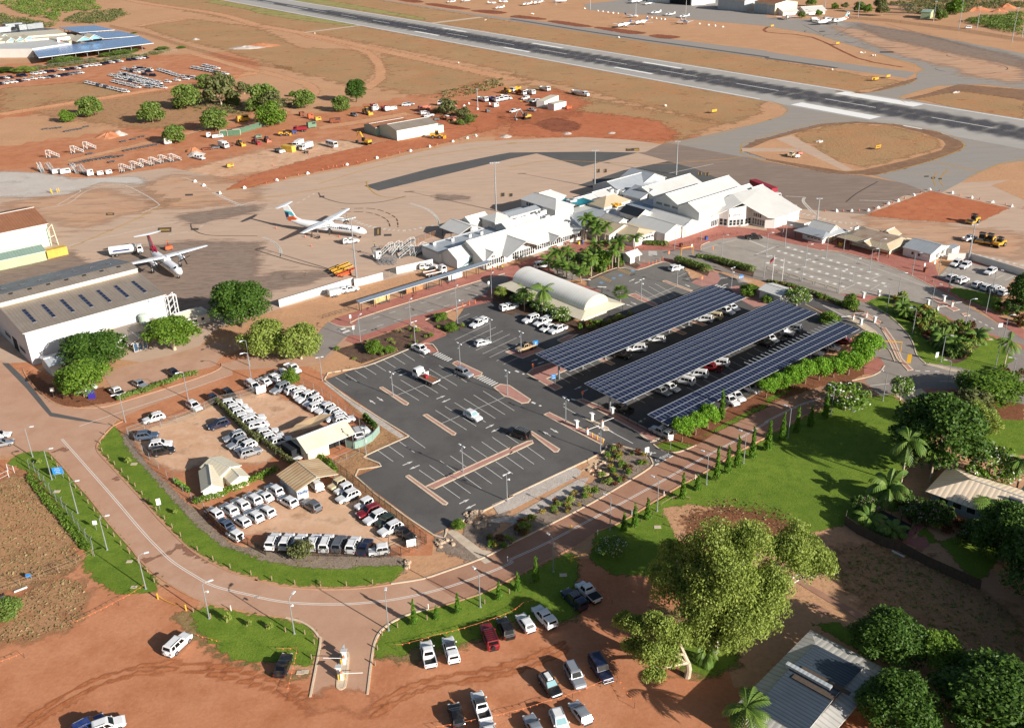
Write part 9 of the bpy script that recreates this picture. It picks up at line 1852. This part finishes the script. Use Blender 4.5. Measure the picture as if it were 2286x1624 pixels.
gate('boom gate across the exit lane by the solar roof','31',765,1215,3.3,3.4);gate('boom gate across the lane beside the planter','31',882,1195,2.9,3);machine_('ticket machine, left on the exit island','31',830,1260,.4);machine_('ticket machine, right on the exit island','31',950,1240,.4);gate('boom gate at the taxi lane exit, left','31',1505,1135,.1,2.6);gate('boom gate at the taxi lane exit, right','31',1632,1100,.1,2.6);machine_('ticket machine, left of the taxi lane exit','31',1420,1090,.4);machine_('ticket machine, right of the taxi lane exit','31',1560,1055,.4);machine_('white kiosk box on the brick island below the taxi lanes','31',853,1025,.3);machine_('taller white kiosk box right of the first one','31',988,1005,.3)
for k,(tl,x0,y0,x1,y1)in en_((('31',995,1490,1180,1500),('21',1508,660,1610,640))):
 p0,p1=at(tl,x0,y0),at(tl,x1,y1);t=thg('height_barrier','yellow height barrier over the %s'%['lane beside the clipped trees','road before the long hedge'][k],'height barrier',p0);d=p1-p0;mb=MB();mb.tube((0,0,0),(0,0,2.6),.09,6);mb.tube((0,0,2.6),d+V3((0,0,2.6)),.12,6);mb.tube(d,d+V3((0,0,2.6)),.09,6);kid(mb,'frame','yellow_pipe',t)
for k,(x,y,H)in en_(((48,885,8),(135,893,7.2))):
 t=thg('flag_pole',['white flagpole flying a red black and yellow flag','bare white flagpole without a flag'][k],'flagpole',at('31',x,y));tb_('pole','wmet',t,(0,0,0),(0,0,H),.09,6,r1=.05)
 if not k:
  mb=MB();f=lambda u,v:V3((-.1-1.0*u,.15*sin(u*4),H-.5-1.1*u*.9-1.0*v));mb.face([f(0,0),f(1,0),f(1,.5),f(0,.5)],0);mb.face([f(0,.5),f(1,.5),f(1,1),f(0,1)],1);mb.face([f(.3,.3)+V3((0,-.03,0)),f(.7,.3)+V3((0,-.03,0)),f(.7,.7)+V3((0,-.03,0)),f(.3,.7)+V3((0,-.03,0))],2);kid(mb,'flag',['flag_black','flag_red','myel'],t)
for tl,x,y,m_,lb in(('21',610,550,'bin_yellow','yellow bin by the departures windows'),('21',632,548,'bin_blue','blue bin by the departures windows'),('21',1728,512,'bin_blue','blue bin on the arrivals plaza'),('21',1508,575,'rusty','brown bin at the end of the handrail'),('31',650,565,'bin_yellow','yellow-lidded bin before the plaza cafe'),('31',1395,795,'rusty','brown cased bin beside the staff bays')):
 t=thg('litter_bin',lb,'bin',at(tl,x,y),.5);bx_('body',m_,t,(0,0,.55),(.7,.7,1.1),taper=1.1);bx_('lid','bpla',t,(0,0,1.16),(.8,.8,.1))
for tl,x,y,a in(('21',510,552,TH),('31',1030,650,-.7),('31',420,520,-.7),('21',400,590,TH)):
 t=thg('bench','brown timber bench near %s'%{510:'the departures windows',1030:'the plaza cafe posts',420:'the ticket kiosk wall',400:'the departures entry'}[x],'bench',at(tl,x,y),a);bx_('seat','rusty',t,(0,0,.45),(2.2,.5,.08));bx_('backrest','rusty',t,(0,.25,.8),(2.2,.06,.45))
 for s in(-.9,.9):bx_('leg','mgry',t,(s,0,.22),(.08,.45,.44))
def rope(label,s_,sag=.12):
 P=pts(s_);t=thg('flag_rope',label,'rope',P[0]);o=P[0];mb=MB();fm=MB();pm=MB()
 for p in P:pm=MB();pm.tube(p-o,p-o+V3((0,0,1.0)),.03,5);kid(pm,'post','dpst',t)
 for a,b in zip(P,P[1:]):
  n=max(3,int((b-a).length/.9));Q=[a.lerp(b,i/n)-o+V3((0,0,1.0-sag*4*(i/n)*(1-i/n)))for i in rg_(n+1)];mb.path(Q,.018,4)
  for q in Q[1:-1]:fm.face([q+V3((-.14,0,0)),q+V3((.14,0,0)),q+V3((.02,.02,-.28))])
 kid(mb,'cord','morg',t);f_=kid(fm,'flags','morg',t);f_['kind']='stuff'
rope('orange flagged rope across the left track to the lamp post','03 160,186 262,136 322,100');rope('short orange flagged rope at the left edge','03 -8,274 54,251');rope('short orange flagged rope behind the black sedan','13 48,241 95,240 72,340');rope('orange flagged rope along the lawn edge behind the parked utes','13 311,234 355,225 396,212 475,192 565,160 23 30,140 60,130');rope('orange flagged rope beside the dirt entrance','23 164,88 178,98 225,135');rope('long orange flagged rope between the two lowest parking rows','13 400,415 522,390 23 0,382 75,360 138,340 200,315 236,304 274,362');rope('short orange flagged rope on the left lawn','03 428,208 458,218 489,226')
def chain(label,tl,x0,y0,x1,y1):
 a,b=at(tl,x0,y0),at(tl,x1,y1);mb=MB();n=12;mb.path([a.lerp(b,i/n)+V3((0,0,.9-.8*4*(i/n)*(1-i/n)*.8))for i in rg_(n+1)],.04,5);o=mb.build('chain','myel');tag(o,label,'chain')
chain('yellow chain across the dirt track left of the entry','03',1392,488,1640,588);chain('yellow chain across the dirt entrance below the road','23',540,165,775,25)
for tl,x,y in(('23',540,165),('23',775,28)):o=dup(BY,at(tl,x,y),0,label='yellow bollard at the dirt entrance, %s'%('left one' if x<600 else 'right one'),group='yellow chain bollards');o.name='yellow_bollard'
for tl,x0,y0,x1,y1,lb in(('03',125,430,240,385,'white plank lying at the left scrub fence'),('33',1105,68,1215,122,'white plank lying beside the timber fence'),('03',0,480,50,462,'white plank at the left edge bush')):
 a,b=at(tl,x0,y0),at(tl,x1,y1);d=b-a;mb=MB();mb.box((a+b)/2+V3((0,0,.12)),(d.length,.25,.2),atan2(d.y,d.x));o=mb.build('plank','wmet');tag(o,lb,'plank')
loc,rz,_=place2('12',1010,640,950,570,.7);t=thg('boat','small silver boat on a trailer behind the green cloth fence','boat',loc,rz);mb=MB();loft(mb,[(2.4,.7,1.2,.12),(1.6,.55,1.2,.7),(0,.5,1.15,1.0),(-2.0,.5,1.1,1.0)]);kid(mb,'hull','galv',t,smo=True);mb=MB();mb.box((0,0,1.16),(2.6,1.5,.06));mb.box((-.6,0,1.4),(.7,.9,.5));kid(mb,'deck','wmet',t);bx_('trailer_frame','mgry',t,(0,0,.35),(4.2,1.0,.1));whl(t,-.5,1.0,.3,.2);whl(t,-.5,-1.0,.3,.2)
car('B',W_,'12',890,590,945,690,'old white four-wheel drive with roof rack beside the office',rack=True)
loc,rz,_=place2('12',250,720,400,830,.7);t=thg('covered_trailer','trailer covered with a black tarpaulin beside the office','trailer',loc,rz);bx_('tarpaulin','navy_tarp',t,(0,0,1.2),(4.4,2.3,1.8),taper=.9);bx_('frame','wmet',t,(.4,0,.4),(5.4,2.2,.25));whl(t,-.4,1.1,.35,.22);whl(t,-.4,-1.1,.35,.22)
for k,(x,y)in en_(((400,1195),(425,1185),(445,1175))):mb=MB();mb.lathe([(.18,-.12),(.33,-.12),(.36,0),(.33,.12),(.18,.12)],c=(0,0,.36),n=12,axis='Y');o=mb.build('tyre','tyre',loc=at('12',x,y));tag(o,'spare tyre standing by the open shed, %s of three'%ORD[k],'tyre','tyres by the open shed')
mb=MB();mb.lathe([(.28,0),(.3,.45),(.28,.9)],c=(0,0,1.0),n=12);o=mb.build('barrel','bin_blue',loc=at('22',1010,405,0));tag(o,'blue plastic barrel standing in the black ute tray','barrel')
def person(label,tl,x,y,a,shirt,trousers='dclo',pose=0.0,carry=None,z=0.0):
 p=at(tl,x,y);t=thg('person',label,'person',(p.x,p.y,z),a)
 bm=bmesh.new();sk=bm.verts.layers.skin.verify();V={}
 J=dict(pel=(0,0,.95,.15),ch=(0,.01,1.28,.165),nk=(0,0,1.5,.06),hd=(0,.02,1.62,.10),top=(0,.01,1.74,.08),sl=(.19,0,1.42,.065),el=(.26,-.03,1.14,.048),wl=(.25,.10+pose*.2,.9,.036),hl=(.25,.14+pose*.2,.82,.04),sr=(-.19,0,1.42,.065),er=(-.26,-.03,1.14,.048),wr=(-.25,.06-pose*.2,.9,.036),hr=(-.25,.08-pose*.2,.82,.04),tl=(.1,0,.9,.09),kl=(.11,pose*.22+.02,.5,.07),al=(.11,pose*.3-.03,.1,.05),fl=(.11,pose*.3+.15,.06,.045),tr=(-.1,0,.9,.09),kr=(-.11,-pose*.12+.03,.5,.07),ar=(-.11,-pose*.4-.03,.1,.05),fr=(-.11,-pose*.4+.15,.06,.045))
 for k,v in J.items():V[k]=bm.verts.new(v[:3])
 for e in(('pel','ch'),('ch','nk'),('nk','hd'),('hd','top'),('ch','sl'),('sl','el'),('el','wl'),('wl','hl'),('ch','sr'),('sr','er'),('er','wr'),('wr','hr'),('pel','tl'),('tl','kl'),('kl','al'),('al','fl'),('pel','tr'),('tr','kr'),('kr','ar'),('ar','fr')):bm.edges.new((V[e[0]],V[e[1]]))
 for f in rg_(5):
  for s,hk in((1,'hl'),(-1,'hr')):
   b=V3(J[hk][:3]);q=bm.verts.new(b+V3((s*(-.03+.015*f),.02,-.06-.012*(2-abs(f-2))))if f<4 else b+V3((-s*.03,.05,-.03)));bm.edges.new((V[hk],q));V[hk+str(f)]=q
 me=bpy.data.meshes.new('body');inv={v:k for k,v in V.items()}
 for v in bm.verts:r_=J[inv[v]][3]if inv[v]in J else.012;v[sk].radius=(r_,r_*.85);v[sk].use_root=inv[v]=='pel'
 bm.to_mesh(me);bm.free();o=bpy.data.objects.new('body',me);COL.objects.link(o);o.modifiers.new('s','SKIN');m2=o.modifiers.new('d','SUBSURF');m2.levels=1;m2.render_levels=1
 dg=bpy.context.evaluated_depsgraph_get();nm=bpy.data.meshes.new_from_object(o.evaluated_get(dg));bpy.data.objects.remove(o)
 nm.materials.clear()
 for mm in('skin',shirt,trousers,'bpla'):nm.materials.append(MATS[mm])
 for pl in nm.polygons:
  c=pl.center;arm=abs(c.x)>.2 and c.z<1.36;pl.material_index=3 if c.z<.13 else 2 if c.z<.97 and not(arm and c.z>.78)else 0 if(arm and c.z<1.25)or c.z>1.49 else 1
  pl.use_smooth=True
 b=bpy.data.objects.new('body',nm);COL.objects.link(b);b.parent=t;PEND.setdefault(t.name,[]).append(b)
 mb=MB();mb.lathe([(.1,-.05),(.115,.02),(.1,.09),(.04,.125)],c=(0,-.005,1.66),n=10);kid(mb,'hair' if not carry else 'cap','hair',t,smo=True)
 return t
person('worker in yellow hi-vis shirt beside the walkway end, left of the pair','11',2137,770,.5,'hi_vis',pose=.5);person('worker in yellow hi-vis shirt by the departures doors, right of the pair','11',2178,780,-.5,'hi_vis',pose=-.4);person('person in an orange top near the walkway end','11',2097,795,1,'hi_vis_orange',pose=.3);person('person in pale clothes beside the one in orange','11',2067,790,1,'swht','timber',.4);person('dark-clothed person pulling luggage near the hi-vis workers','11',2160,775,.4,'dclo',pose=.5);person('person in dark clothes at the departures doors','21',75,695,2,'dclo',pose=.3);person('worker in yellow hi-vis standing high on the lift','11',1062,655,2,'hi_vis',z=3.0);person('worker in yellow hi-vis beside the tray truck','11',1475,800,1,'hi_vis');person('person in a blue top near the bins of the departures building','21',640,555,1,'bin_blue');person('worker in orange near the site huts','20',370,965,1,'hi_vis_orange');person('worker in hi-vis near the left works utes','20',98,910,1,'hi_vis');person('worker in orange on the equipment cart beside the red-tailed airliner','01',1488,600,1,'hi_vis_orange',z=1.45)
t=thg('scissor_lift','white mast lift carrying a hi-vis worker behind the wall','lift',at('11',1062,655),.5);bx_('base','wmet',t,(0,0,.3),(1.8,1.0,.5));mb=MB();mb.tube((.4,.3,.5),(.4,.3,3.0),.1,6);mb.tube((-.4,.3,.5),(-.4,.3,3.0),.1,6);kid(mb,'mast','galv',t);bx_('platform','galv',t,(0,0,2.95),(1.2,1.0,.1))
for k,(x,y)in en_(((460,105),(505,95),(450,95),(520,88))):o=dup(BY,at('01',x,y),0,scale=1.4,label='cream bollard round the apron standpipe',group='bollards round the apron standpipe');o.name='yellow_bollard'
for tl,x,y,d in(('02',1180,885,1.0),('02',500,1128,1.0),('13',400,1138,.9),('13',440,1130,.9),('23',470,280,1.0),('22',1300,1440,1.0),('31',1965,1388,1.2),('03',1180,385,.8),('03',1140,160,.8)):
 mb=MB();mb.box((0,0,.06),(d*1.2,d*.8,.1));o=mb.build('pit_lid','concrete',loc=at(tl,x,y));tag(o,'concrete pit lid in the grass near %s'%{1180:'the inner verge bend' if tl=='02' else 'the left lamp',500:'the left verge fence',400:'the black sedan, left one',440:'the black sedan, right one',470:'the dark canopy ute',1300:'the sunken path',1965:'the right-hand exit',1140:'the left verge tip'}[x],'lid')
def drop(o):
 for q in PEND.get(o.name,[]):drop(q)
 bpy.data.objects.remove(o)
for o_ in PROTOS:drop(o_)
